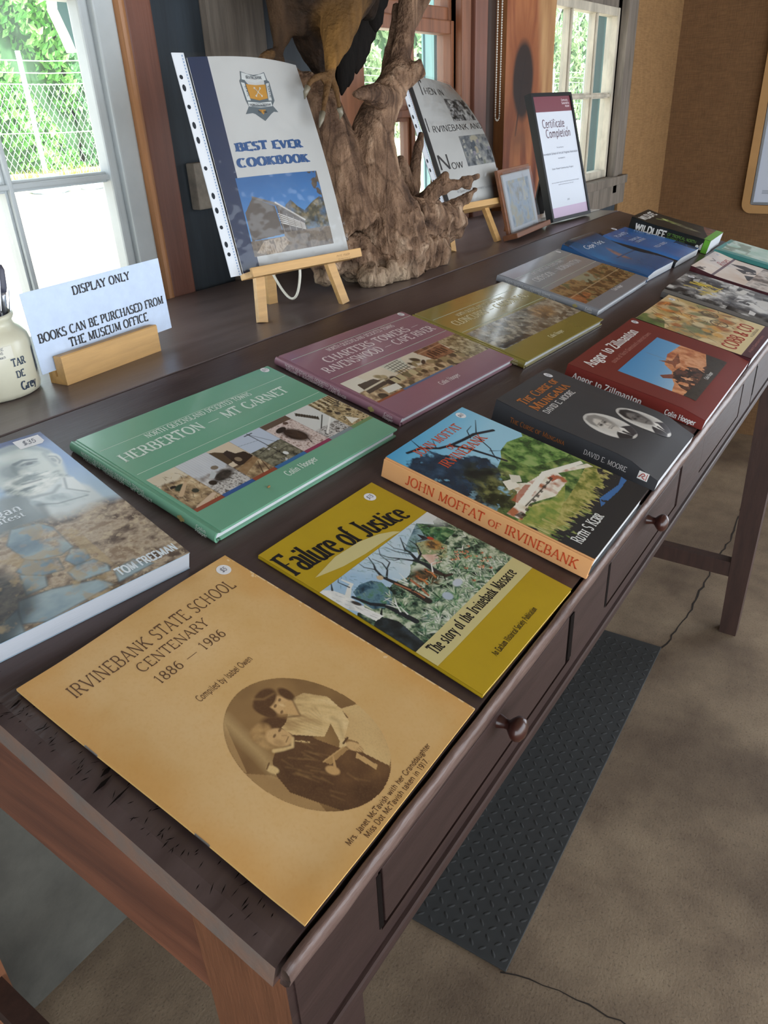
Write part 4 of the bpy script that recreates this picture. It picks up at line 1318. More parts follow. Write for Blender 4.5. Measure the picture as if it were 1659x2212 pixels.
def tuft(cx, cy, r, cols, n=22, spread=1.2, a0=PI / 2):
    for k in range(n):
        a = a0 + r_.uniform(-spread, spread); L = r * r_.uniform(.6, 1.1)
        p.mix(p.line([(cx, cy), (cx + .55 * L * math.cos(a), cy + .6 * L * math.sin(a)), (cx + L * math.cos(a), cy + L * math.sin(a) * .85)], .012, .003, .006) * .85, r_.choice(cols))
gr = ['#2f5a3d', '#4a7d56', '#86a878', '#1f3f2f']
pl = ['#c7ccb8', '#a9b69a', '#dadbd0', '#7e9478']
for cx, cy in ((.43, .10), (.52, .18), (.62, .10), (.75, .14), (.86, .2), (.95, .12), (1.05, .18), (1.2, .12), (1.32, .2), (1.45, .1), (1.55, .08), (.33, .06), (.7, .3), (.98, .3), (1.12, .3)):
    tuft(cx, cy - .06, .15, pl)
for cx, cy, r in ((.70, .20, .16), (.55, .10, .14), (1.23, .20, .17), (.84, .12, .13), (.37, .36, .12), (1.2, .33, .12)):
    tuft(cx, cy, r, gr, 26, 1.7)
for k in range(60):
    tuft(r_.uniform(.25, 1.7), r_.uniform(.05, .55), r_.uniform(.05, .11), [r_.choice(gr), r_.choice(pl), r_.choice(['#587a6a', '#93a88a', '#2c4436'])], 10, 1.5)
for k in range(70):
    tuft(r_.uniform(.15, 1.7), r_.uniform(-.05, .1), r_.uniform(.06, .12), pl + gr, 6)
for k in range(26):
    x, y = 1.40 + r_.gauss(0, .09), .27 + r_.gauss(0, .13)
    p.mix(p.ell(x, y, .014, .018, r_.random(), .4), r_.choice(['#e0785a', '#d4694c', '#eb9a7d']))
    tuft(x, y, .06, gr, 3)
# black burnt trunk, foreground
p.tex(p.poly([(.0, .42), (.10, .46), (.16, .40), (.2, .30), (.14, .0), (0, 0)]), ['#0f1416', '#20282a', '#36424a'], 16, 8, 4, 1.6)
p.mix(p.line([(.05, .40), (.13, .44), (.23, .50)], .05, .008), '#1a2224')
# dark leaning trunk
p.mix(p.line([(.16, .76), (.20, .60), (.28, .50), (.30, .32), (.31, .2)], .03, .06), '#20262b')
p.mix(p.line([(.56, .74), (.585, .60), (.60, .45), (.60, .26)], .03, .07), '#2c2a28')
p.mix(p.line([(.575, .6), (.615, .40), (.61, .3)], .02, .02) * (p.n(30, 5) > .4), '#9a6244')
p.mix(p.line([(.72, .55), (.70, .42), (.66, .3)], .03, .02) * (p.n(26, 6) > .35), '#a5694a')
def br(pts, w0, w1, c='#262b30'): p.mix(p.line(pts, w0, w1, .008), c)
br([(.56, .73), (.60, .84), (.643, .889), (.694, .99)], .03, .008); br([(.60, .84), (.55, .93), (.56, 1)], .014, .005)
br([(.58, .70), (.677, .76), (.72, .85), (.70, .95)], .022, .006); br([(.68, .77), (.778, .805), (.80, .93), (.87, 1)], .016, .005)
br([(.987, .41), (1.0, .55), (.987, .63), (1.04, .76), (1.037, .81), (1.159, .95)], .06, .008)
br([(.99, .62), (.90, .76), (.829, .854), (.80, .96)], .026, .006); br([(.9, .76), (.84, .79), (.77, .9)], .014, .005)
br([(1.03, .72), (.95, .86), (.93, .97)], .016, .005); br([(1.0, .64), (1.10, .67), (1.179, .768), (1.19, .86)], .028, .008)
br([(1.14, .72), (1.10, .82), (1.12, .9)], .012, .005); br([(1.17, .77), (1.24, .82)], .01, .004); br([(1.04, .78), (.98, .9), (1.0, 1)], .012, .004)
br([(1.64, .755), (1.56, .82), (1.49, .875), (1.36, .93)], .022, .006); br([(1.55, .82), (1.47, .965)], .014, .004); br([(1.49, .875), (1.42, 1.0)], .01, .004)
for k in range(260):
    x, y = r_.uniform(.2, 1.5), r_.uniform(.72, 1.0)
    if p.n is not None and (x * 7 + y * 3) % 1 < .55:
        p.mix(p.line([(x, y), (x + r_.uniform(-.04, .04), y - r_.uniform(.02, .05))], .010, .002, .008) * .55, r_.choice(['#5f7f86', '#86a3a0', '#4c6a68', '#7d9a86']))
# pale ghost gum, left edge
p.mix(p.poly([(-.01, .99), (.02, 1.02), (.10, .94), (.14, .80), (.13, .60), (.16, .43), (.06, .44), (.04, .62), (-.01, .74)]), p.ramp(p.n(10, 3, 4) + .1, ['#aeb4b4', '#dcdcd8', '#eceae2']))
p.mix(p.line([(.14, .80), (.24, .86), (.29, .87), (.27, .97)], .05, .015), '#d9d9d2'); p.mix(p.line([(.24, .86), (.22, .97), (.26, 1.0)], .014, .004), '#2c3236')
p.mix(p.line([(.10, .94), (.16, 1.0)], .02, .008), '#30373b')
p.mix(p.ell(.118, .69, .022, .05, .3, .4), '#3a3431')
for k in range(22):
    x = .02 + r_.random() * .1; y = .45 + r_.random() * .45
    p.mix(p.line([(x, y), (x + .015, y - .05)], .006, .002) * .5, '#7f8685')
for pts in ([(.31, .36), (.36, .44), (.35, .56)], [(.36, .44), (.42, .50)], [(.34, .40), (.29, .5)], [(.93, .42), (1.05, .52), (1.12, .5)], [(.66, .52), (.62, .66)], [(.68, .55), (.72, .66)], [(.33, .3), (.36, .40)]):
    p.mix(p.line(pts, .016, .004), '#d7d8d2')
for (x, y) in ((.80, .44), (.94, .44)):
    p.mix(p.line([(x - .02, y - .05), (x, y), (x - .01, y + .05)], .022, .016), '#b8713f'); p.mix(p.ell(x, y + .07, .014, .018), '#8f5230')
    p.mix(p.line([(x, y), (x + .045, y - .01)], .012, .008), '#b8713f')
p.mix(p.line([(.98, .42), (1.0, .33), (1.06, .30)], .05, .03), '#3a2d28'); p.mix(p.line([(1.0, .35), (.95, .30)], .02, .01), '#231c1a')
p.mix(p.poly([(1.30, .79), (1.325, .87), (1.355, .80), (1.36, .74), (1.31, .76)]), '#24262a'); p.mix(p.line([(1.33, .765), (1.24, .80)], .03, .008), '#33363b')
p.mix(p.ell(1.37, .735, .022, .035, .4, .3), '#b2402c')
p.mix(p.ell(.54, .745, .03, .03, 0, .4), '#c3ab86'); p.mix(p.ell(.78, .17, .05, .05, 0, .3), '#aab6c2'); p.mix(p.ell(1.0, .20, .06, .04, 0, .3), '#b9c0c9')
p.mix(p.ell(1.68, .95, .12, .18, 0, .7) * .7, '#cfd2cf')
p.build('painted_scene', 0, .0664, ZT2 + LIFT * .6, P_SEMI, t, fn=f2)
M_blk = ink('black', '#16161a', .35)
mb = MB()
def bent(a, b, c):      # title baseline climbs then drops along the swoosh
    s_ = max(0.0, (a - .0018) / .160)
    return f2s(a, b + .2010 + (-.022) * s_ ** 1.3, c)
put_text(mb, 'Failure of Justice', .0018, 0, ZT2 + LIFT, length=.160, size=.0330, fn=lambda a, b, c: bent(a, b * (1 - .25 * (a / .16)), c), w=.150, thin=.042, serif=.05, xs=.66, track=.0)
mb.build('title_lettering', M_blk, t)
words(t, 'subtitle_lettering', M_blk, [('The story of the Irvinebank Massacre', .0105, .0515, .1510, .0115)], fn=f2s, z=ZT2 + LIFT, w=.16, thin=.05, serif=.05, xs=.62)
words(t, 'publisher_lettering', M_blk, [('An Eacham Historical Society Publication', .0467, .0126, .0810, .0058)], fn=f2s, z=ZT2 + LIFT, w=.13, thin=.06, serif=.04, xs=.7)
sticker(t, .1562, .2302, ZT2 + LIFT, .0068, '$15', fn=f2s)

# ------------------------------------------------ 3 jacketed hardback with peach spine
W_, H_, T_ = .1800, .2530, .026
t = book('book', 'thick hardback with a peach spine and old buildings under blue sky', 'book', (.4623, -.0043), .0055)
M_peach = mat('jacket_peach', '#e0a872', .25, coat=.3)
M_jk = mat('jacket_black', '#20242a', .2, coat=.4)
hardcover(t, W_, H_, T_, M_jk, M_peach)
MB().box(-.0008, .0008, .0, H_, .0015, T_ - .001, bev=.0007).build('jacket_spine', M_peach, t)
p = Pic(W_ - .003, H_, .0007, 31)
X, Y = p.X, p.Y
p.C = p.ramp(np.clip(1.15 - Y + .3 * (X - .3), 0, 1) * 2.2, ['#3f93c4', '#62aed4', '#83c0de', '#9ccbe0'])
p.tex(((Y < .74 + .18 * np.sin(X * 3 + 3.0) * 0) * 1.0) * p.poly([(.70, .66), (.672, .64), (.46, .655), (.40, .62), (.26, .58), (.2, .45), (0, .44), (0, .1), (.75, .1), (.75, .56)]), ['#2d4426', '#4f6d37', '#7d934f', '#a0a565'], 22, 3, 5, 2.2)
p.tex(p.poly([(.46, .655), (.56, .67), (.673, .64), (.74, .56), (.74, .40), (.66, .40), (.44, .48), (.43, .56)]), ['#35512c', '#567a3d', '#7f9f57', '#91a865'], 26, 5, 4, 2.2)
# dark bushy tree at the left
tree = np.clip((p.ell(.06, .70, .22, .20, -.35, 1.1) * 1.1 + p.ell(.22, .66, .10, .10, .2, 1.0) * .9 + (p.n(13, 8, 5) - .5) * 1.5 - .58) * 7, 0, 1)
p.mix(tree, p.ramp(p.n(20, 6, 4), ['#0f1a24', '#22364a', '#3c5873']))
p.tex(p.ell(.20, .60, .12, .11, .2, .5) * np.clip((p.n(20, 4, 4) - .36) * 8, 0, 1), ['#141b1c', '#27302a', '#4a5238'], 24, 7, 4, 2)
p.tex(p.ell(.12, .49, .13, .10, .4, .6) * np.clip((p.n(18, 9, 4) - .30) * 8, 0, 1), ['#15190f', '#2f3520', '#5c5f38', '#7d7d4a'], 26, 2, 4, 2)
# branch
def bb(pts, a, b): p.mix(p.line(pts, a, b, .004), '#1c2430')
bb([(.10, .95), (.182, .93), (.25, .87), (.318, .845), (.41, .83), (.50, .82), (.61, .772)], .016, .020)
bb([(.318, .845), (.36, .76), (.385, .66), (.399, .593)], .020, .016)
bb([(.452, .814), (.50, .86), (.56, .87)], .008, .003); bb([(.484, .79), (.44, .70), (.404, .665)], .008, .006); bb([(.418, .69), (.46, .655)], .006, .003)
bb([(.404, .665), (.37, .62)], .006, .004); bb([(.52, .82), (.631, .884)], .007, .003); bb([(.182, .93), (.21, 1.0)], .008, .003); bb([(.24, .88), (.29, .93)], .006, .003)
# grass slope, buildings
p.tex(p.poly([(.0, .34), (.07, .20), (.40, .11), (.60, .12), (.74, .22), (.74, .36), (.68, .30), (.48, .27), (.3, .25), (.1, .36)]), ['#5d6a2e', '#8f8f48', '#b9ad68', '#7f8b45'], 26, 4, 4, 2)
p.tex(p.poly([(.0, .32), (.05, .20), (.31, .26), (.487, .33), (.46, .36), (.3, .29), (.12, .36)]) * .9, ['#6f8a3e', '#9aa04f', '#c4b774'], 30, 5, 3, 2)
p.tex(p.poly([(.014, .40), (.02, .33), (.16, .36), (.30, .30), (.46, .31), (.49, .37), (.68, .27), (.685, .30), (.44, .42), (.3, .44), (.224, .50), (.20, .44), (.1, .40)]), ['#c8b090', '#e4dcc8', '#efe9da', '#b06a48'], 15, 3, 3, 1.9)
p.mix(p.poly([(.18, .47), (.224, .525), (.28, .50), (.25, .45)]), '#e8e2d2'); p.mix(p.poly([(.25, .49), (.30, .53), (.33, .49), (.29, .46)]), '#d9d3c2')
p.mix(p.poly([(.127, .37), (.42, .40), (.67, .315), (.683, .335), (.44, .43), (.13, .40)]), '#eeeadd')
p.mix(p.poly([(.12, .40), (.30, .42), (.28, .44), (.12, .43)]) * .8, '#a8553a'); p.mix(p.poly([(.40, .36), (.45, .35), (.46, .38), (.41, .39)]), '#b5654a')
for k in range(9):
    x = .05 + k * .045
    p.mix(p.poly([(x, .335 + .004 * k), (x + .022, .337 + .004 * k), (x + .022, .352 + .004 * k), (x, .35 + .004 * k)]) * .85, '#3a3630')
p.mix(p.poly([(.03, .335), (.07, .33), (.075, .36), (.03, .37)]) * .8, '#26241f')
p.mix(p.line([(.127, .364), (.41, .37)], .006, .006), '#4c473d')
for k in range(160):
    rr = random.Random(900 + k); x = rr.uniform(.0, .74)
    y0 = .20 - .12 * math.sin(min(1, x / .45) * PI / 2) + max(0, (x - .55)) * .6
    p.mix(p.line([(x, y0 + rr.uniform(.0, .12)), (x + rr.uniform(-.02, .02), y0 + rr.uniform(-.05, .02))], .005, .002, .004) * .7, rr.choice(['#c8bb7a', '#a89a55', '#6f7a38', '#d6cb90']))
lowd = p.poly([(0, .30), (.035, .195), (.09, .165), (.20, .135), (.38, .115), (.45, .145), (.55, .16), (.66, .24), (.75, .28), (.75, 0), (0, 0)]) * np.clip((.62 - p.n(30, 3, 3)) * 6, .0, 1)
p.mix(lowd, '#24282d')
p.mix(np.clip((.165 + .05 * np.clip((X - .45) / .3, 0, 1) + (p.n(34, 5, 4, sx=2.2, sy=.5) - .5) * .16 - Y) / .012, 0, 1), '#24282d')
p.mix(p.poly([(.38, .115), (.44, .145), (.62, .12), (.70, .135), (.69, .105), (.58, .10)]) * (p.n(12, 3, sx=3) > .3), '#3d6ea8')
p.build('jacket_photograph', .003, 0, T_ + LIFT * .6, P_GLOSS, t)
M_or = ink('orange_red', '#c9512e', .3)
words(t, 'title_lettering', M_or, [('JOHN MOFFAT', .0330, .2255, .1000, .0125), ('OF', .0740, .2080, .0125, .0085), ('IRVINEBANK', .0360, .1905, .0985, .0135)], z=T_ + LIFT * 1.6, w=.15, thin=.05, serif=.06, xs=.85)
words(t, 'author_lettering', ink('white', '#e8e8e4', .3), [('Ruth S Kerr', .0155, .0195, .0680, .0125)], z=T_ + LIFT * 1.6, w=.14, thin=.06, serif=.06, xs=.75, small=.78)
words(t, 'spine_lettering', M_or, [('JOHN MOFFAT', .032, .0078, .1000, .0115), ('OF', .1378, .0080, .0145, .0080), ('IRVINEBANK', .1580, .0078, .0830, .0115)], fn=spine_fn(T_, H_, -.0010), z=LIFT, w=.15, thin=.05, serif=.06)
sticker(t, .1585, .2428, T_ + LIFT * 1.2, .0068, '$60')

# ------------------------------------------------ 4 charcoal paperback with two oval portraits
W_, H_, T_ = .1750, .2290, .028
t = book('book', 'thick charcoal paperback with two oval portraits and orange title', 'book', (.6900, -.0040), .006)
M_char = mat('cover_charcoal', '#3a3b3e', .42, var=.12, vscale=9, rvar=.08)
f4 = lambda a, b, c: (a, b, c + (c / .028) * (.0035 * np.exp(-((np.asarray(b) - .229) / .03) ** 2) * np.exp(-((np.asarray(a)) / .06) ** 2) - .004 * np.exp(-((np.asarray(a) - .175) / .04) ** 2) - .013 * np.exp(-(np.asarray(b) / .028) ** 2)))
f4s = lambda a, b, c: tuple(float(q) for q in f4(a, b, c))
softcover(t, W_, H_, T_, M_char, m_pages=M_pagew, fn=f4s)
def oval_face(name, cx, cy, rx, ry, seed, dark):
    p = Pic(rx * 2, ry * 2, .0005, seed)
    X, Y = p.X, p.Y
    A = p.A
    p.fill('#dedbd4')
    S = lambda pts, r=.02: p.blur(p.poly([(A * x, y) for x, y in pts]), r)
    p.mix(p.blur(p.ell(A * .5, .55, A * .40, .40, 0, .2), .04) * (.35 if not dark else .5), '#a7a39e')
    skin = '#cfc9bf' if not dark else '#77736f'
    p.mix(S([(.22, .62), (.26, .80), (.42, .88), (.60, .86), (.74, .74), (.74, .56), (.66, .42), (.54, .33), (.42, .34), (.30, .44)]), skin)
    p.mix(S([(.56, .86), (.74, .76), (.76, .56), (.66, .40), (.58, .36), (.62, .56)], .035) * .75, '#5e5a58' if not dark else '#383638')
    p.mix(S([(.20, .62), (.20, .78), (.32, .92), (.54, .95), (.74, .86), (.80, .68), (.76, .56), (.70, .72), (.52, .82), (.36, .78), (.27, .68)], .014), '#8d8984' if not dark else '#242326')
    for q in ((.37, .63), (.57, .62)):
        p.mix(p.blur(p.ell(A * q[0], q[1], A * .085, .035, 0, .5), .012) * .8, '#54504e' if not dark else '#2e2c2e')
        p.mix(p.ell(A * q[0], q[1], A * .030, .016, 0, .5), '#1c1b1d')
        p.mix(p.blur(p.line([(A * (q[0] - .08), q[1] + .045), (A * (q[0] + .08), q[1] + .05)], .018), .006) * .8, '#3a3838')
    p.mix(p.blur(p.line([(A * .49, .64), (A * .47, .54), (A * .53, .52)], .022, .016), .008) * .7, '#6a6562' if not dark else '#3a383a')
    p.mix(p.blur(p.line([(A * .38, .445), (A * .50, .452), (A * .58, .44)], .022), .006) * .8, '#4a4546' if not dark else '#2b2a2c')
    if not dark: p.mix(p.blur(p.line([(A * .36, .48), (A * .48, .49), (A * .60, .475)], .030), .008) * .6, '#7b7673')
    p.mix(S([(.02, .18), (.24, .30), (.40, .34), (.47, .06), (.1, .0)], .01), '#2b2a2e'); p.mix(S([(.98, .20), (.74, .32), (.60, .36), (.50, .06), (.9, .0)], .01), '#39373b')
    p.mix(S([(.36, .36), (.47, .27), (.62, .37), (.66, .28), (.50, .10), (.40, .22)], .006), '#e6e3dc')
    p.mix(S([(.45, .27), (.53, .27), (.54, .06), (.46, .06)], .006), '#2c2b2f')
    p.mix(np.clip(p.n(60, 4, 2) - .55, 0, 1) * .4, '#7b7874')
    d = ((X - A / 2) / (A / 2)) ** 2 + ((Y - .5) / .5) ** 2
    p.mix(np.clip((d - .82) / .18, 0, 1) * .6, '#6a686a')
    p.build(name, cx - rx, cy - ry, T_ + LIFT * .6, P_SEMI, t, fn=f4, mask=d < 1)
oval_face('oval_portrait', .0640, .0905, .0290, .0375, 41, False)
oval_face('oval_portrait', .1220, .0620, .0275, .0405, 42, True)
lf4 = lambda a, b, c: f4s(a, b, c)
M_copper = ink('copper', '#b06a33', .35)
words(t, 'title_lettering', M_copper, [('The Curse of', .0215, .1955, .1180, .0135), ('Mungana', .0212, .1770, .1170, .0145)], fn=lf4, z=T_ + LIFT, w=.16, thin=.05, serif=.06, small=.78, xs=.8)
words(t, 'author_lettering', ink('white', '#e8e8e4', .3), [('DAVID E. MOORE', .0262, .1635, .0960, .0090)], fn=lf4, z=T_ + LIFT, w=.12, thin=.05, serif=.05, xs=.75)
words(t, 'spine_lettering', M_copper, [('The Curse of Mungana', .026, .0090, .0790, .0068)], fn=spine_fn(T_, H_, -.0003), z=LIFT, w=.13, thin=.06, serif=.05, small=.78)
words(t, 'spine_author', ink('white', '#e8e8e4', .3), [('DAVID E. MOORE', .132, .0090, .0570, .0066)], fn=spine_fn(T_, H_, -.0003), z=LIFT, w=.13, thin=.06, serif=.05)
em = MB(); sf = spine_fn(T_, H_, -.0003)
em.add([sf(a, b, LIFT) for a, b in ((.204, .008), (.217, .008), (.217, .019), (.204, .019))], [(0, 1, 2, 3)])
s_ = em.build('spine_emblem', ink('white', '#e8e8e4', .3), t)
em = MB(); P_ = [(.2055, .0105), (.207, .0125), (.2085, .0160), (.2105, .0170), (.2125, .0150), (.2110, .0130), (.2090, .0125), (.2110, .0105), (.2135, .0100)]
em.tube([Vector(sf(a, b, LIFT * 2.2)) for a, b in P_], .0006, 5)
em.add([sf(a, b, LIFT * 1.8) for a, b in ((.2145, .009), (.2153, .009), (.2153, .018), (.2145, .018))], [(0, 1, 2, 3)])
em.build('emblem_drawing', ink('red', '#a8342c', .4), s_)
sticker(t, .1467, .2165, T_ + LIFT, .0070, '$20', fn=lf4)

# ------------------------------------------------ 5 red landscape book
W_, H_, T_ = .318, .217, .020
t = book('book', 'dark red landscape paperback with a photograph of rocks under a blue sky', 'book', (.9140, -.0045), .012)
M_red = mat('cover_red', '#742820', .42, var=.07, vscale=10)
f5 = lambda a, b, c: (a, b, c + (c / .020) * (.002 * np.exp(-((np.asarray(a)) / .03) ** 2) + .001 * np.sin(np.asarray(a) * 18) - .006 * np.exp(-(np.asarray(b) / .022) ** 2)))
f5s = lambda a, b, c: tuple(float(q) for q in f5(a, b, c))
softcover(t, W_, H_, T_, M_red, m_pages=M_pagew, fn=f5s)
x0, x1, y0, y1 = .047, .262, .028, .152
p = Pic(x1 - x0, y1 - y0, .0008, 51)
X, Y = p.X, p.Y
p.C = p.ramp(Y * .9 + .15 * (1 - X / p.A), ['#cfe0ea', '#a9cbe2', '#6ba7d4', '#4e93c8'])
rock = p.poly([(.0, .30), (.25, .34), (.45, .44), (.62, .47), (.78, .62), (1.0, .66), (1.2, .70), (1.74, .66), (1.74, 0), (0, 0)])
p.tex(rock, ['#a85a34', '#d08a5c', '#e6ab80', '#c47848'], 6, 3, 5, 2)
p.tex(p.poly([(.30, .50), (.36, .56), (.52, .46), (.58, .36), (.46, .34)]), ['#6b3a2c', '#9a5a42'], 10, 3, 3, 1.6)
p.tex(p.poly([(.85, .72), (1.02, .58), (1.4, .60), (1.05, .48), (.92, .50), (.76, .47), (.88, .54)]), ['#5e3526', '#97593c', '#7e4a34'], 10, 6, 3, 1.6)
p.tex(p.poly([(.40, .40), (.62, .46), (.85, .44), (1.0, .36), (1.1, .22), (1.3, .18), (1.74, .3), (1.74, 0), (.1, 0), (.2, .24)]) * (p.n(9, 4, 4) > .36), ['#1d1a1a', '#3b2b26', '#6e4433', '#2a2f2a'], 12, 5, 4, 1.9)
p.tex(p.poly([(0, .0), (0, .16), (.6, .12), (1.2, .16), (1.74, .30), (1.74, 0)]), ['#26221f', '#3f3a32', '#2d2b28'], 12, 7, 4, 1.4)
p.mix(p.line([(.98, .93), (.985, .72), (.98, .55)], .008, .012, .005), '#7d6a60')
p.build('cover_photograph', x0, y0, T_ + LIFT * .6, P_SEMI, t, fn=f5)
M_wht = ink('white', '#e8e8e4', .3)
M_pink = ink('pink', '#c78c80', .4)
words(t, 'title_lettering', M_wht, [('Angor to Zillmanton', .0230, .1840, .2330, .0190)], fn=f5s, z=T_ + LIFT, w=.21, thin=.08, serif=.06)
words(t, 'subtitle_lettering', M_pink, [("stories of North Queensland's deserted towns", .072, .1655, .198, .0080)], fn=f5s, z=T_ + LIFT, w=.1, thin=.06, serif=.04)
words(t, 'author_lettering', M_wht, [('Colin Hooper', .146, .0345, .040, .0062)], fn=f5s, z=T_ + LIFT * 1.6, w=.16, thin=.08, serif=.04)
words(t, 'spine_lettering', M_wht, [('Angor to Zillmanton', .012, .0030, .112, .0095)], fn=spine_fn(T_, H_, -.0003), z=LIFT, w=.2, thin=.08, serif=.05)
words(t, 'spine_author', M_wht, [('Colin Hooper', .160, .0030, .046, .0080)], fn=spine_fn(T_, H_, -.0003), z=LIFT, w=.2, thin=.08, serif=.05)
sticker(t, .300, .206, T_ + LIFT, .0070, '$30', fn=f5s)

# ------------------------------------------------ deserted-town series (four landscape hardbacks)
def sepia(p, x, y, w, h, seed, cool=0):
    """one old photograph filling part of the strip"""
    r = random.Random(seed)
    X, Y = p.X, p.Y
    m = ((X >= x) & (X < x + w) & (Y >= y) & (Y < y + h)) * 1.0
    pal = ['#2c221a', '#5a4838', '#8d7658', '#b79d78', '#d2bd98'] if not cool else ['#2a2826', '#5f5a55', '#918b86', '#bbb6b2', '#d6d3d0']
    hz = y + h * (.48 + .22 * (r.random()))
    sky = m * np.clip((Y - hz + (p.n(5, seed) - .5) * .2) * 20, 0, 1)
    p.tex(m, pal[1:], 9, seed, 5, 1.8)
    p.mix(sky, p.ramp(p.n(3, seed + 1), ['#c9bca2', '#dcd2bd'] if not cool else ['#c2c6cc', '#d9dcde']))
    return m, pal, r, hz
t_specs = [
 ('green landscape hardback with a strip of sepia photographs, nearest of the back row', '#70a488', (.2432, .2929), -.0181, .306, .2165, .012, ('HERBERTON _ MT GARNET',), '$25', 'green'),
 ('mauve pink landscape hardback with a strip of sepia photographs', '#8d6572', (.5730, .2990), -.0367, .306, .2168, .012, ('CHARTERS TOWERS _', 'RAVENSWOOD _ CAPE RIVER'), '$25', 'mauve'),
 ('olive gold landscape hardback with window glare on its cover', '#8a7f3c', (.8800, .2690), -.0420, .311, .2168, .012, ('CLONCURRY _ CAMOOWEAL',), '', 'olive'),
 ('silver grey landscape hardback behind the olive gold one', '#8b8f96', (1.2250, .2800), .0100, .318, .2168, .013, ('CROYDON _ NORMANTON',), '$25', 'silver')]
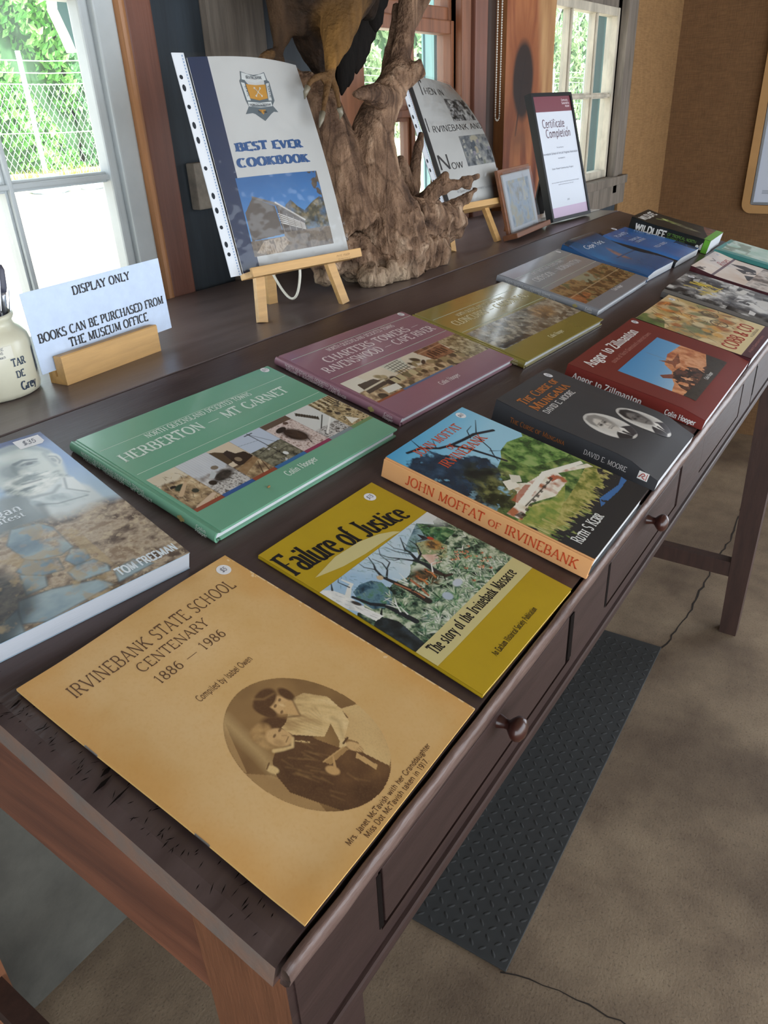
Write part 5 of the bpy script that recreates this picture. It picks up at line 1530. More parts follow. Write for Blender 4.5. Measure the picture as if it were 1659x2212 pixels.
for si, (lab, colr, o_, ro_, W_, H_, T_, titles, pr, key) in enumerate(t_specs):
    t = book('hardcover_book', lab, 'book', o_, ro_)
    Mc = mat('cover_' + key, colr, (.25, .25, .13, .18)[si], var=.05, vscale=7, coat=(.45, .45, 1.0, .8)[si], bump=.10 if si == 2 else .03, bscale=24)
    hardcover(t, W_, H_, T_, Mc)
    zc = T_ + LIFT * .5
    rules = MB()
    for y in ((.182, .1236) if si != 1 else (.197, .1255)):
        rules.box(.012, W_ - .003, y - .0003, y + .0003, zc, zc + .00012)
    rules.build('ruled_line', ink('rule', '#b7cdbb' if si == 0 else '#c9b3b4' if si == 1 else '#b6ad72', .3), t)
    M_l = ink('silver_' + key, ('#d5e3d8', '#dccfcf', '#d8d3ae', '#d6d8da')[si], .3)
    kw = dict(z=T_ + LIFT, w=.19, thin=.05, serif=.06)
    lines = [('NORTH QUEENSLAND DESERTED TOWNS', (.067, .0795, .067, .075)[si], (.1715, .1845, .166, .170)[si], .163, .0085)]
    if si == 0:
        lines += [('HERBERTON _ MT GARNET', .0185, .1485, .256, .0158)]
    elif si == 1:
        lines += [('CHARTERS TOWERS _', .0490, .1600, .2310, .0158), ('RAVENSWOOD _ CAPE RIVER', .0240, .1385, .2700, .0158)]
    elif si == 2:
        lines += [('CLONCURRY _ CAMOOWEAL', .0300, .1440, .255, .0160)]
    else:
        lines += [('CROYDON _ NORMANTON', .0420, .1450, .240, .0155)]
    words(t, 'title_lettering', M_l, lines, **kw)
    words(t, 'author_lettering', M_l, [('Colin Hooper', (.1270, .1290, .133, .150)[si], .0190, .050, .0092)], **kw)
    sf = spine_fn(T_, H_, .0000)
    words(t, 'spine_lettering', M_l, [('NORTH QUEENSLAND DESERTED TOWNS', .020, .0072, .098, .0038), ('VOLUME ' + '4725'[si] + '  ' + titles[-1], .022, .0024, .108, .0038)], fn=sf, z=LIFT * 2, w=.14, thin=.07, serif=.04)
    words(t, 'spine_author', M_l, [('Colin', .192, .0068, .013, .0042), ('Hooper', .191, .0022, .016, .0042)], fn=sf, z=LIFT * 2, w=.14, thin=.07, serif=.04)
    em = MB()
    for dx, dy in ((0, 0), (.003, .0018), (.003, -.0018), (.006, .0)):
        em.add([sf(.168 + dx + .0022 * math.cos(a), T_ / 2 + dy + .0022 * math.sin(a), LIFT * 2) for a in np.linspace(0, 2 * PI, 9)[:-1]], [tuple(range(8))])
    em.build('spine_emblem', ink('gold', '#a79a62', .4), t)
    if pr: sticker(t, .2932, .2095 if si < 2 else .207, T_ + LIFT, .0062, pr)
    xs0, xs1 = .0125, W_ - .0005
    ph = (.0740, .0660, .0720, .0780)[si]; py = (.0365, .0435, .0450, .0300)[si]
    p = Pic(xs1 - xs0, ph, .0007, 60 + si)
    X, Y = p.X, p.Y
    if si == 0:
        cuts = [0, .0373, .0815, .1160, .1650, .2100, .2520, xs1 - xs0]
        bars = ['#8e4a35', '#3c5a8e', '#8e4a35', '#3c6a9a', '#8a3a55', '#7d8a8e', '#6f8a5c']
        for k in range(7):
            a, b = cuts[k] / ph, cuts[k + 1] / ph
            m, pal, r, hz = sepia(p, a, 0, b - a, 1.0, 70 + k, cool=k in (1, 3, 5))
            if k == 0:
                for q in range(90):
                    x = a + r.random() * (b - a); y = r.random() * .9
                    p.mix(p.line([(x, y), (x + r.uniform(-.05, .05), y + r.uniform(-.12, .12))], .012, .004, .008) * m * .8, r.choice(pal))
                p.mix(p.ell(a + .22, .56, .10, .07, .2, .3) * m, '#2f3a2a'); p.mix(p.ell(a + .15, .63, .05, .03) * m, '#2b241c')
                p.mix(p.line([(a + .10, .42), (a + .34, .60)], .07, .05) * m, '#c2a684'); p.mix(p.ell(a + .32, .38, .05, .05) * m, '#39392c')
                p.mix(p.line([(a + .1, .06), (a + .45, .16)], .09, .07) * m, '#c9b096')
            if k == 1:
                for q in range(24):
                    x = a + .02 + q * .024
                    p.mix(p.line([(x, .45), (x, 1.0)], .006, .006) * m * .6, '#6f6660')
                p.tex(m * (Y < .36), ['#8a857e', '#cfcac4', '#5e5852'], 24, 5, 3, 2); p.tex(p.ell(a + .36, .40, .2, .10, .2, .5) * m, ['#2c2621', '#4a4038'], 14, 3, 3, 1.5)
                p.mix(p.ell(a + .12, .36, .06, .06) * m, '#33291f'); p.mix(p.poly([(a + .15, .47), (a + .3, .58), (a + .33, .5), (a + .2, .42)]) * m, '#b9bcbc'); p.mix(p.ell(a + .40, .62, .06, .05) * m, '#7b6d5c')
            if k == 2:
                p.mix(m * (Y > .45), '#d0bfa6'); p.mix(p.poly([(a, .95), (a + .08, .92), (a + .4, .6), (a, .55)]) * m, '#54432f')
                p.mix(p.poly([(a + .12, .62), (a + .16, .82), (a + .26, .84), (a + .30, .70), (a + .44, .66), (a + .46, .50), (a + .34, .40), (a + .1, .42)]) * m, '#3a2c22'); p.mix(p.ell(a + .22, .56, .05, .06) * m, '#8d7a62')
                p.mix(p.line([(a, .28), (a + .47, .44)], .16, .1) * m * .8, '#8a6b4a'); p.mix(p.line([(a + .2, .02), (a + .4, .34)], .02, .012) * m, '#4a3526'); p.mix(p.line([(a + .34, .02), (a + .46, .32)], .02, .012) * m, '#4a3526')
            if k == 3:
                p.mix(m * (Y > .52), '#b9c3d2'); p.tex(m * (Y < .55) * (p.n(9, 3) > .3), ['#3a382e', '#6e6a58', '#8f8a74'], 16, 4, 4, 2)
                p.mix(p.line([(a + .36, .98), (a + .37, .5), (a + .36, .15)], .016, .016) * m, '#2c2a28'); p.mix(p.line([(a + .36, .96), (a + .56, .50)], .010, .010) * m, '#3a3735'); p.mix(p.line([(a, .80), (a + .36, .74)], .005) * m, '#2c2a28')
                p.mix(p.line([(a + .28, .95), (a + .44, .95)], .02) * m, '#2c2a28'); p.mix(p.line([(a + .1, .45), (a + .6, .55)], .014) * m, '#3a3530'); p.mix(p.line([(a + .1, .3), (a + .6, .35)], .012) * m, '#45403a'); p.mix(p.ell(a + .42, .22, .04, .05) * m, '#d8d8d4')
            if k == 4:
                p.tex(m, ['#b09a90', '#d9c8c0', '#8d756a'], 26, 9, 4, 2); p.mix(m * (Y > .86), '#5e4c3e')
                p.tex(p.ell(a + .28, .48, .16, .24, .3, .4) * m, ['#2a201b', '#4c3a30'], 14, 3, 3, 1.5); p.mix(p.ell(a + .2, .72, .12, .06, .2) * m, '#2e241e'); p.mix(p.line([(a + .3, .16), (a + .36, .3)], .02, .012) * m, '#2e241e'); p.mix(p.ell(a + .42, .82, .05, .04) * m, '#5a463a')
            if k == 5:
                p.mix(m * (Y > .34), '#cfcfca'); p.mix(p.poly([(a + .12, .88), (a + .18, .95), (a + .40, .62), (a + .34, .54)]) * m, '#4a443c')
                for q in range(9): p.mix(p.line([(a + .12 + q * .028, .86 - q * .035), (a + .2 + q * .026, .92 - q * .035)], .010) * m, '#2f2b27')
                p.tex(m * (Y < .36), ['#3a3632', '#cfcbc6', '#6e6862'], 20, 5, 3, 2.2); p.mix(p.line([(a + .1, .18), (a + .6, .52)], .035, .03) * m, '#e2e0da'); p.mix(p.line([(a + .14, .34), (a + .5, .62)], .02, .02) * m, '#2f2b28')
            if k == 6:
                p.tex(m, ['#6b5a40', '#a08a64', '#c2ae86', '#3f3424'], 18, 5, 4, 2.1)
                for q in range(14): p.mix(p.line([(a + .02 + q * .06, .75), (a + .03 + q * .06, 1.0)], .03, .02) * m * (Y > .7), r.choice(['#d8ccae', '#4a3c2a']))
                for q in range(8): p.mix(p.ell(a + r.random() * (b - a), .30 + r.random() * .4, .05, .05, 0, .4) * m, r.choice(['#3a3026', '#d6c8a6', '#7a684a']))
                p.mix(p.poly([(a + .1, .12), (a + .2, .34), (a + .34, .14)]) * m, '#ded8c8')
            p.mix(m * (Y < .075), bars[k])
            p.mix(((np.abs(X - b) < .006) * 1.0) * .4, '#3a3028')
    elif si == 1:
        m, pal, r, hz = sepia(p, 0, 0, 9, 1.0, 91)
        p.mix((X < .55) * (Y > .5) * 1.0, '#d8d2c2')
        for q in range(60):
            x = r.uniform(.1, 4.3); y = r.uniform(.05, .75)
            p.mix(p.ell(x, y, r.uniform(.04, .14), r.uniform(.05, .16), r.random(), .4), r.choice(['#2e281f', '#5d5138', '#8b7b58', '#453c2a', '#a8966f']))
        p.mix(p.poly([(1.35, 1.0), (1.35, .62), (1.9, .62), (2.1, 1.0)]), '#c6c6b4')
        for q in range(5):
            p.mix(p.line([(1.45 + q * .1, .45), (1.52 + q * .1, .95)], .022, .014), '#2c261e'); p.mix(p.line([(1.4, .55 + q * .09), (1.95, .60 + q * .09)], .016), '#2c261e')
        p.tex(p.poly([(2.6, 1.0), (2.7, .45), (3.5, .40), (3.6, 1.0)]), ['#4a3224', '#7a523a', '#9a6d4e'], 8, 4, 4, 1.7)
        for q in range(6):
            p.mix(p.poly([(2.8 + q * .11, .55), (2.86 + q * .11, .55), (2.86 + q * .11, .75), (2.8 + q * .11, .75)]), '#2c1f17')
        p.mix(p.line([(2.62, .86), (3.55, .88)], .04), '#a98262'); p.tex(((X > 3.6) * 1.0), ['#54482f', '#8b7d5a', '#b9ad8c'], 12, 8, 4, 2)
        p.mix(p.poly([(.15, .35), (.25, .75), (.75, .72), (.9, .40)]), '#40362a'); p.mix(p.line([(.2, .5), (.9, .55)], .05), '#d0c6ac'); p.mix(p.poly([(.5, .12), (.95, .1), (1.0, .3), (.55, .34)]), '#d9d6c8')
        for q in range(4): p.mix(p.poly([(1.0 + q * .22, .28), (1.16 + q * .22, .28), (1.2 + q * .22, .5), (1.02 + q * .22, .5)]), r.choice(['#6d6446', '#3a3324', '#b8aa82']))
        p.mix((Y < .06) * (X > .9) * (X < 2.8) * 1.0, '#4f6a8c'); p.mix((Y < .06) * (X < .9) * 1.0, '#8f5238')
    elif si == 2:
        m, pal, r, hz = sepia(p, 0, 0, 9, 1.0, 95, cool=1)
        p.tex(np.ones_like(X), ['#3c3a34', '#6c685c', '#9a9484', '#b8b2a0'], 7, 5, 5, 1.9)
        p.tex(p.ell(3.1, .62, .5, .3, .1, .5), ['#5a4632', '#8f7352', '#b69a72'], 8, 4, 4, 1.6)
        for q in range(46):
            x, y = r.uniform(.1, 4), r.uniform(.05, .9)
            p.mix(p.ell(x, y, r.uniform(.04, .2), r.uniform(.03, .1), r.random(), .5) * .8, r.choice(['#2c2a27', '#4a4740', '#8d887a', '#6f6a60']))
        for q in range(18): p.mix(p.ell(.1 + q * .07, .08 + .05 * r.random(), .05, .09, .2, .3), '#1c1a18')
    else:
        p.tex(np.ones_like(X), ['#4a3826', '#775a3a', '#a08056', '#5e6a48'], 6, 5, 5, 1.9)
        p.mix(p.poly([(1.5, 1), (1.7, .6), (2.4, .5), (2.6, 1)]) * .8, '#9aa089')
        p.tex(p.poly([(0, .5), (.8, .4), (.9, .2), (0, 0)]), ['#7a4a2c', '#b5764a'], 8, 3, 3, 1.6)
        for q in range(30):
            r = random.Random(q + 300); x, y = r.uniform(.1, 4), r.uniform(.05, .9)
            p.mix(p.ell(x, y, r.uniform(.05, .22), r.uniform(.03, .09), r.random(), .5) * .8, r.choice(['#3a2a1c', '#6a4a2e', '#8d6f4a', '#4f5a3c']))
        p.mix(p.line([(0, .42), (4, .50)], .03) * .7, '#c2aa86')
    p.build('photograph_strip', xs0, py, T_ + LIFT * .6, P_WAVY if si == 2 else P_GLOSS, t)
    if si == 0:
        sd = MB(); sd.ball((.0945, .0185, T_ + .0016), (.0022, .0013, .0013), 0, 10, 7)
        ob = sd.build('seed', mat('seed_brown', '#8a6a3c', .6))
        ob.matrix_world = bookM(o_, ro_)
        tag(ob, 'tiny brown seed lying on the green hardback below its photographs', 'seed')

# ------------------------------------------------ bearded-man paperback at the left edge
W_, H_, T_ = .185, .2545, .0185
t = book('book', 'paperback showing a bearded man over a stone path, at the left edge', 'book', (.0196, .3049), -.115)
M_fr = mat('cover_bluegrey', '#8ba0b0', .3, coat=.3)
softcover(t, W_, H_, T_, M_fr, m_pages=mat('page_edges_grey', '#a4a8af', .7, var=.08, vscale=60, stretch=(1, 1, 40)))
p = Pic(W_, H_, .00055, 81)
X, Y = p.X, p.Y
p.C = p.ramp(1 - Y + (p.n(3, 2) - .5) * .3, ['#24407e', '#5f86b8', '#a9c0d0', '#b4c4cc', '#a8b8c0'])
p.tex(np.clip((Y - .90) / .08, 0, 1), ['#1e2f63', '#2c4a8a'], 4, 3)
def sm(pts, r=.012): return p.blur(p.poly(pts), r)
head = sm([(.40, .80), (.43, .90), (.50, .955), (.585, .965), (.65, .93), (.685, .86), (.685, .76), (.66, .69), (.63, .63), (.55, .58), (.47, .60), (.43, .68)], .008)
p.mix(head, p.ramp(p.n(7, 4, 5) * .55 + .25 + .5 * (X - .5), ['#7f8f92', '#a9b5b2', '#c3c9c1', '#ccd0c6']))
p.mix(sm([(.42, .88), (.50, .955), (.585, .965), (.65, .93), (.688, .85), (.672, .80), (.655, .87), (.60, .925), (.52, .92), (.46, .88)], .008) * (.55 + .4 * p.n(26, 3, 3, sx=.4)), '#7c8a90')
p.mix(p.ell(.50, .79, .050, .055, .1, .8) * .75, '#56646a'); p.mix(p.ell(.55, .885, .07, .02, -.15, .9) * .35, '#d6dad2')
p.mix(p.ell(.668, .785, .026, .046, -.2, .3), '#c6cac3'); p.mix(p.blur(p.line([(.662, .815), (.682, .80), (.680, .765), (.668, .748)], .008, .006), .003) * .9, '#53616a'); p.mix(p.ell(.664, .782, .008, .018, 0, .6) * .7, '#5d6a70')
p.mix(p.blur(p.line([(.655, .845), (.648, .74)], .016), .006) * .55, '#66747a')
p.mix(p.blur(p.line([(.532, .832), (.57, .842), (.615, .822)], .020, .010), .004) * .9, '#4a575e')
p.mix(p.ell(.576, .808, .034, .014, -.15, .7) * .8, '#69777a'); p.mix(p.ell(.578, .808, .014, .008, -.1, .5) * .95, '#262f34'); p.mix(p.blur(p.line([(.548, .812), (.578, .820), (.608, .808)], .006), .002) * .8, '#333d42')
p.mix(p.blur(p.line([(.555, .79), (.585, .785), (.61, .79)], .008), .004) * .4, '#5d6a6c')
p.mix(p.blur(p.line([(.52, .825), (.508, .785), (.512, .758), (.54, .752)], .018, .012), .005) * .85, '#5f6d6e'); p.mix(p.ell(.533, .765, .018, .020, 0, .8) * .5, '#d3d6cd')
p.mix(p.blur(p.line([(.56, .75), (.585, .72)], .012), .005) * .5, '#74827f')
bd = p.blur(np.clip((p.ell(.535, .66, .105, .080, -.15, .6) + p.n(16, 4, 3) - .62) * 3, 0, 1), .004) * p.ell(.535, .665, .13, .10, -.15, .5)
p.mix(bd, p.ramp((p.n(40, 6, 4, sx=.45) - .5) * 2.3 + .5, ['#4f5b5c', '#8b9592', '#bfc5bf', '#dadcd5']))
p.mix(p.blur(p.line([(.478, .715), (.53, .722), (.575, .700)], .030, .014), .005) * .8, '#6d7977'); p.mix(p.blur(p.line([(.49, .695), (.53, .690), (.56, .688)], .010), .003) * .8, '#3f4a4c')
coat = sm([(.28, .62), (.40, .665), (.475, .62), (.478, .55), (.45, .43), (.38, .38), (.26, .46)], .012)
p.mix(coat, p.ramp(p.n(6, 3, 4) * .9, ['#525c5e', '#768285', '#93a0a2']))
shirt = sm([(.47, .61), (.52, .60), (.63, .655), (.675, .55), (.675, .42), (.53, .39), (.455, .43), (.46, .55)], .008)
p.mix(shirt, p.ramp(p.n(6, 6, 4) * 1.0, ['#a8b5b9', '#c9d1d1', '#bcc7ca']))
p.mix(sm([(.625, .655), (.660, .635), (.655, .53), (.612, .56), (.592, .60)], .004), '#d3d8d6'); p.mix(p.blur(p.line([(.630, .648), (.602, .58), (.655, .515)], .009, .006), .003) * .75, '#5f6c71'); p.mix(p.blur(p.line([(.592, .615), (.55, .585), (.475, .60)], .016), .006) * .6, '#4d595c')
p.mix(sm([(.462, .55), (.50, .585), (.60, .56), (.645, .505), (.61, .475), (.53, .49)], .005), p.ramp((p.n(24, 6, 3, rot=.3, sy=.5) - .5) * 1.6 + .5, ['#7f8e93', '#b9c4c5', '#dde2e0']))
p.mix(p.blur(p.line([(.465, .555), (.53, .515), (.64, .500)], .008, .005), .002) * .8, '#505d63'); p.mix(p.ell(.47, .56, .016, .022, .3, .5), '#97a5a9')
p.mix(p.blur(p.line([(.475, .54), (.462, .47), (.47, .41)], .034, .020), .008) * .7, '#3f4a4d')
p.mix(p.blur(p.poly([(-.05, .75), (.30, .78), (.36, .66), (.28, .52), (0, .5)]), .03) * .7, '#84a3bd'); p.mix(p.ell(.33, .70, .05, .05, 0, .6) * .6, '#b3906c')
fade = np.clip((.47 - Y + (p.n(4, 8) - .5) * .12) / .06, 0, 1)
p.mix(fade, p.ramp((p.n(26, 9, 5, sx=.7) - .5) * 2.2 + .5, ['#5d4f45', '#8d7d6c', '#b6a690', '#8f7b66']))
p.mix(np.clip((p.n(60, 12, 3) - .60) * 8, 0, 1) * fade * .6, '#c8b79a')
def slab(pts, s): p.mix(p.blur(p.poly(pts), .004) * np.clip((p.n(9, s + 20, 4) - .22) * 6, 0, 1), p.ramp((p.n(8, s, 5, sx=.6) - .5) * 1.6 + .5, ['#5e7484', '#7e95a2', '#9fb2b8', '#8a989a'])); p.mix(p.line(pts + pts[:1], .006, .006, .006) * .5, '#4e5b60')
slab([(.33, .47), (.42, .45), (.445, .40), (.442, .265), (.39, .25), (.33, .27), (.29, .29), (.28, .40)], 3); slab([(.29, .30), (.32, .27), (.375, .245), (.36, .18), (.26, .20), (.24, .26)], 5)
slab([(.43, .262), (.468, .235), (.455, .18), (.40, .165), (.385, .22)], 6); slab([(.46, .17), (.48, .115), (.47, .085), (.36, .10), (.36, .16), (.40, .175)], 7)
slab([(.24, .24), (.30, .19), (.28, .14), (.21, .14)], 8); slab([(.18, .13), (.28, .12), (.42, .07), (.44, .02), (.2, .0), (.13, .04)], 9); slab([(.48, .08), (.56, .09), (.60, .03), (.46, .02)], 10); slab([(.05, .05), (.16, .10), (.13, .0), (.02, 0)], 12)
p.mix(p.blur(p.poly([(.10, .30), (.22, .28), (.24, .14), (.20, .06), (.10, 0), (0, 0), (0, .3)]), .02) * np.clip((p.n(5, 4) - .2) * 3, 0, 1) * .85, '#1f2932')
p.mix(np.clip((p.n(18, 13, 4) - .56) * 9, 0, 1) * fade * (X < .5) * .55, '#b09a72')
p.build('cover_photograph', 0, 0, T_ + LIFT * .6, P_GLOSS, t)
M_pale = ink('pale_blue', '#dfe8ee', .3)
words(t, 'author_lettering', M_pale, [('TOM FREEMAN', .1215, .0105, .0590, .0100)], z=T_ + LIFT * 1.4, w=.19, thin=.12, serif=0, xs=.7)
words(t, 'title_lettering', M_pale, [('Mulligan', .050, .1405, .0560, .0105), ('greatest', .060, .1310, .044, .0070)], z=T_ + LIFT * 1.4, w=.17, thin=.06, serif=.06)
sticker(t, .1665, .2415, T_ + LIFT * 1.4, .0100, '$35', rect=(.027, .017, .004))

# ------------------------------------------------ watercolour coach book
W_, H_, T_ = .213, .2140, .018
t = book('book', 'book with a tan watercolour of coach travellers and red brush lettering', 'book', (1.2375, -.002), .0)
M_mar = mat('cover_maroon', '#4e2027', .3, coat=.3)
softcover(t, W_, H_, T_, M_mar, m_pages=M_pagew)
p = Pic(W_, H_, .0009, 91)
X, Y = p.X, p.Y
p.C = p.ramp((p.n(3.5, 2, 5) - .5) * 1.8 + .5, ['#8c8a55', '#c4a468', '#dcc393', '#b98f52'])
p.tex(p.poly([(0, 1), (0, .74), (.2, .80), (.3, .94), (.2, 1)]), ['#3a5030', '#64753f', '#8d8f52'], 9, 4, 4, 1.8)
p.tex(p.poly([(0, .74), (.5, .62), (.9, .50), (.8, .30), (0, .45)]), ['#9a7444', '#c89a58', '#8b8a68', '#d9b985'], 8, 6, 4, 2)
p.tex(p.ell(.62, .88, .16, .12, .2, .4), ['#b8622c', '#d98b3f', '#8a4a26'], 9, 3, 3, 1.7)
r = random.Random(8)
for k in range(46):
    x, y = r.uniform(.05, .95), r.uniform(.30, .95)
    p.mix(p.ell(x, y, r.uniform(.02, .07), r.uniform(.03, .09), r.random(), .6) * .8, r.choice(['#5e5a3c', '#d9a24c', '#8a5a30', '#c9b286', '#6d7a52', '#e0cfa2', '#4a3e2c', '#b0622e']))
for k in range(60):
    x, y = r.uniform(.1, .95), r.uniform(.25, .95)
    p.mix(p.line([(x, y), (x + r.uniform(-.09, .09), y + r.uniform(-.10, .10))], .010, .004, .006) * .8, r.choice(['#3d3423', '#5a4a2e', '#2f3326']))
for cx, cy in ((.80, .55), (.62, .42)):
    a_ = np.abs(np.hypot(X - cx, Y - cy) - .075) < .008
    p.mix(a_ * .8, '#4a3a26')
    for q in range(8): p.mix(p.line([(cx, cy), (cx + .075 * math.cos(q * .785), cy + .075 * math.sin(q * .785))], .008) * .7, '#5b4830')
p.mix(np.clip((.27 - Y + (p.n(6, 3) - .5) * .10) / .04, 0, 1), '#e2cf9c')
p.mix((Y < .088) * 1.0, '#4e2027')
p.build('cover_painting', 0, 0, T_ + LIFT * .6, P_SEMI, t)
words(t, 'title_lettering', ink('brush_red', '#b03a22', .4), [('COBB & CO', .014, .0330, .170, .0250)], z=T_ + LIFT * 1.4, w=.17, thin=.09, serif=0, xs=.8, wob=.08)
words(t, 'subtitle_lettering', ink('dark_brown', '#4a3526', .4), [('IN QUEENSLAND', .120, .0235, .060, .0048)], z=T_ + LIFT * 1.4, w=.1, thin=.06, serif=.04)
words(t, 'author_lettering', ink('pink', '#c78c80', .4), [('A North Queensland history', .030, .0080, .120, .0050)], z=T_ + LIFT * 1.4, w=.1, thin=.07, serif=0)
sticker(t, .188, .2000, T_ + LIFT * 1.4, .0070, '$40')

# ------------------------------------------------ black and white mining book
W_, H_, T_ = .205, .2350, .018
t = book('book', 'book with a black and white camp photograph and scrawled yellow title', 'book', (1.4790, -.002), .0)
f8 = lambda a, b, c: (a, b, c - (c / .018) * .006 * np.exp(-((np.asarray(a)) / .02) ** 2))
f8s = lambda a, b, c: tuple(float(q) for q in f8(a, b, c))
softcover(t, W_, H_, T_, mat('cover_grey', '#6d6c6a', .4), m_pages=M_pagew, fn=f8s)
p = Pic(W_, H_, .0009, 95)
X, Y = p.X, p.Y
p.C = p.ramp((p.n(9, 2, 6) - .5) * 2.6 + .48, ['#17171a', '#4f4f50', '#8f8f8d', '#cfcfcc'])
p.tex(((Y < .45) * 1.0), ['#141416', '#3c3c3e', '#7d7d7c', '#d8d8d6'], 5, 6, 5, 2.2)
r = random.Random(12)
for k in range(40):
    x, y = r.uniform(0, .9), r.uniform(0, .9)
    p.mix(p.poly([(x, y), (x + r.uniform(.03, .14), y + r.uniform(-.03, .03)), (x + r.uniform(.03, .12), y + r.uniform(.03, .09)), (x, y + .05)]) * .9, r.choice(['#e4e4e2', '#1a1a1c', '#2c2c2e', '#b9b9b6', '#5c5c5a']))
p.mix(p.poly([(.62, .42), (.80, .40), (.80, .46), (.62, .49)]), '#d9d8d2'); p.mix(p.poly([(.25, .20), (.42, .34), (.46, .30), (.30, .14)]), '#e0e0dc'); p.mix(p.ell(.55, .2, .1, .08), '#d4d4d0')
for k in range(16):
    x = .30 + .30 * r.random(); y = .72 + .22 * r.random() - .25 * (x - .3)
    p.mix(p.line([(x, y), (x + r.uniform(-.05, .05), y - .10), (x + r.uniform(-.04, .04), y - .12)], .018, .010) * .9, '#e0c41e')
p.mix(p.line([(.22, .70), (.36, .68), (.5, .60)], .05, .02, .03) * .6, '#c9b02a')
p.build('cover_photograph', 0, 0, T_ + LIFT * .6, P_SEMI, t, fn=f8)
sticker(t, .160, .2180, T_ + LIFT * 1.6, .0075, '$35', fn=f8s)

# ------------------------------------------------ cream book with a red script title
W_, H_, T_ = .212, .2520, .016
t = book('book', 'cream book with red script title and maroon spine beyond the black and white one', 'book', (1.7150, -.012), -.015)
f9 = lambda a, b, c: (a, b, c + (c / .016) * .006 * np.exp(-((np.asarray(b) - .252) / .04) ** 2))
f9s = lambda a, b, c: tuple(float(q) for q in f9(a, b, c))
softcover(t, W_, H_, T_, M_mar, m_pages=M_pagew, fn=f9s)
p = Pic(W_, H_, .0011, 97)
X, Y = p.X, p.Y
p.C = p.ramp((p.n(3, 5, 4) - .5) * 1.4 + .55, ['#c9a98e', '#dcc9b8', '#e6dcd2', '#c9c3c4'])
for pts in ([(.40, .60), (.5, .70), (.54, .62), (.62, .78), (.70, .66), (.66, .54), (.5, .50)], [(.20, .52), (.35, .58), (.4, .5), (.3, .42), (.2, .44)]):
    p.mix(p.poly(pts) * (p.n(12, 3) > .35), '#2b2522')
p.tex(((Y < .5) * 1.0), ['#5a4a3e', '#a8978a', '#d9cfc6', '#837970'], 8, 3, 5, 2)
p.mix(p.poly([(.0, .96), (.1, .94), (.06, .88), (.02, .90)]) , '#4a3c36'); p.mix(p.line([(.06, .93), (.14, .90)], .014), '#4a3c36'); p.mix(p.line([(.42, .93), (.50, .90), (.54, .94)], .012), '#4a3c36')
p.build('cover_art', 0, 0, T_ + LIFT * .6, P_SEMI, t, fn=f9)
words(t, 'title_lettering', ink('script_red', '#a63232', .4), [('Roses', .105, .2000, .075, .0200)], fn=f9s, z=T_ + LIFT * 1.4, w=.1, thin=.06, serif=0, slant=.35)
sticker(t, .185, .238, T_ + LIFT * 1.4, .0070, '$30', fn=f9s)

# ------------------------------------------------ pale green book, farthest of the front row
W_, H_, T_ = .172, .2480, .010
t = book('book', 'pale green book with a teal edge, farthest of the front row', 'book', (2.0100, .0050), -.02)
softcover(t, W_, H_, T_, mat('cover_teal', '#4f9a94', .35), m_pages=M_pagew)
p = Pic(W_, H_, .0013, 99)
p.C = p.ramp((p.n(4, 5, 4) - .5) * 1.5 + .55, ['#86b79f', '#b4d3c4', '#d3e3da', '#8fb59a'])
p.mix(((p.X < .10) | (p.Y > .955)) * 1.0, '#4f9a94')
p.mix(np.clip((p.n(9, 3, 3) - .56) * 9, 0, 1) * (p.Y > .7) * .8, '#7d8a72')
p.build('cover_art', 0, 0, T_ + LIFT * .6, P_SEMI, t)
sticker(t, .10, .236, T_ + LIFT * 1.4, .0060, '$5')

# ------------------------------------------------ two blue paperbacks
W_, H_, T_ = .172, .2140, .017
t = book('book', 'blue paperback with a curling cover, beside the silver grey hardback', 'book', (1.5560, .2880), -.03)
f10 = lambda a, b, c: (a, b, c + (c / .017) * (.007 * np.exp(-((np.asarray(b) - .214) / .035) ** 2) + .0025 * np.sin(np.asarray(b) * 38 + .8) - .006 * np.exp(-((np.asarray(a)) / .022) ** 2)))
f10s = lambda a, b, c: tuple(float(q) for q in f10(a, b, c))
M_bl1 = mat('cover_blue', '#2f5f94', .25, coat=.4)
softcover(t, W_, H_, T_, M_bl1, m_pages=M_pagew, fn=f10s)
p = Pic(W_, H_, .0011, 103)
X, Y = p.X, p.Y
p.C = p.ramp(1 - Y + (p.n(3, 2) - .5) * .3, ['#1f3550', '#34618f', '#3f7ab3', '#3a6ea6', '#2c5a90'])
p.tex(p.ell(.42, .50, .05, .16, -.35, .6) * .8, ['#6a5a50', '#b5866a', '#8a8a90'], 9, 3, 3, 1.7)
p.mix((Y > .93) * .5, '#1c2c3c')
p.build('cover_photograph', 0, 0, T_ + LIFT * .6, P_GLOSS, t, fn=f10)
words(t, 'title_lettering', ink('pale_blue', '#dfe8ee', .3), [('Cape York', .030, .1620, .105, .0140)], fn=f10s, z=T_ + LIFT * 1.4, w=.11, thin=.07, serif=.03)
words(t, 'author_lettering', ink('pale_blue', '#dfe8ee', .3), [('a natural history', .055, .1430, .075, .0060)], fn=f10s, z=T_ + LIFT * 1.4, w=.1, thin=.07, serif=0) if False else None
sticker(t, .150, .2080, T_ + LIFT * 1.4, .0060, '$25', fn=f10s) if False else None

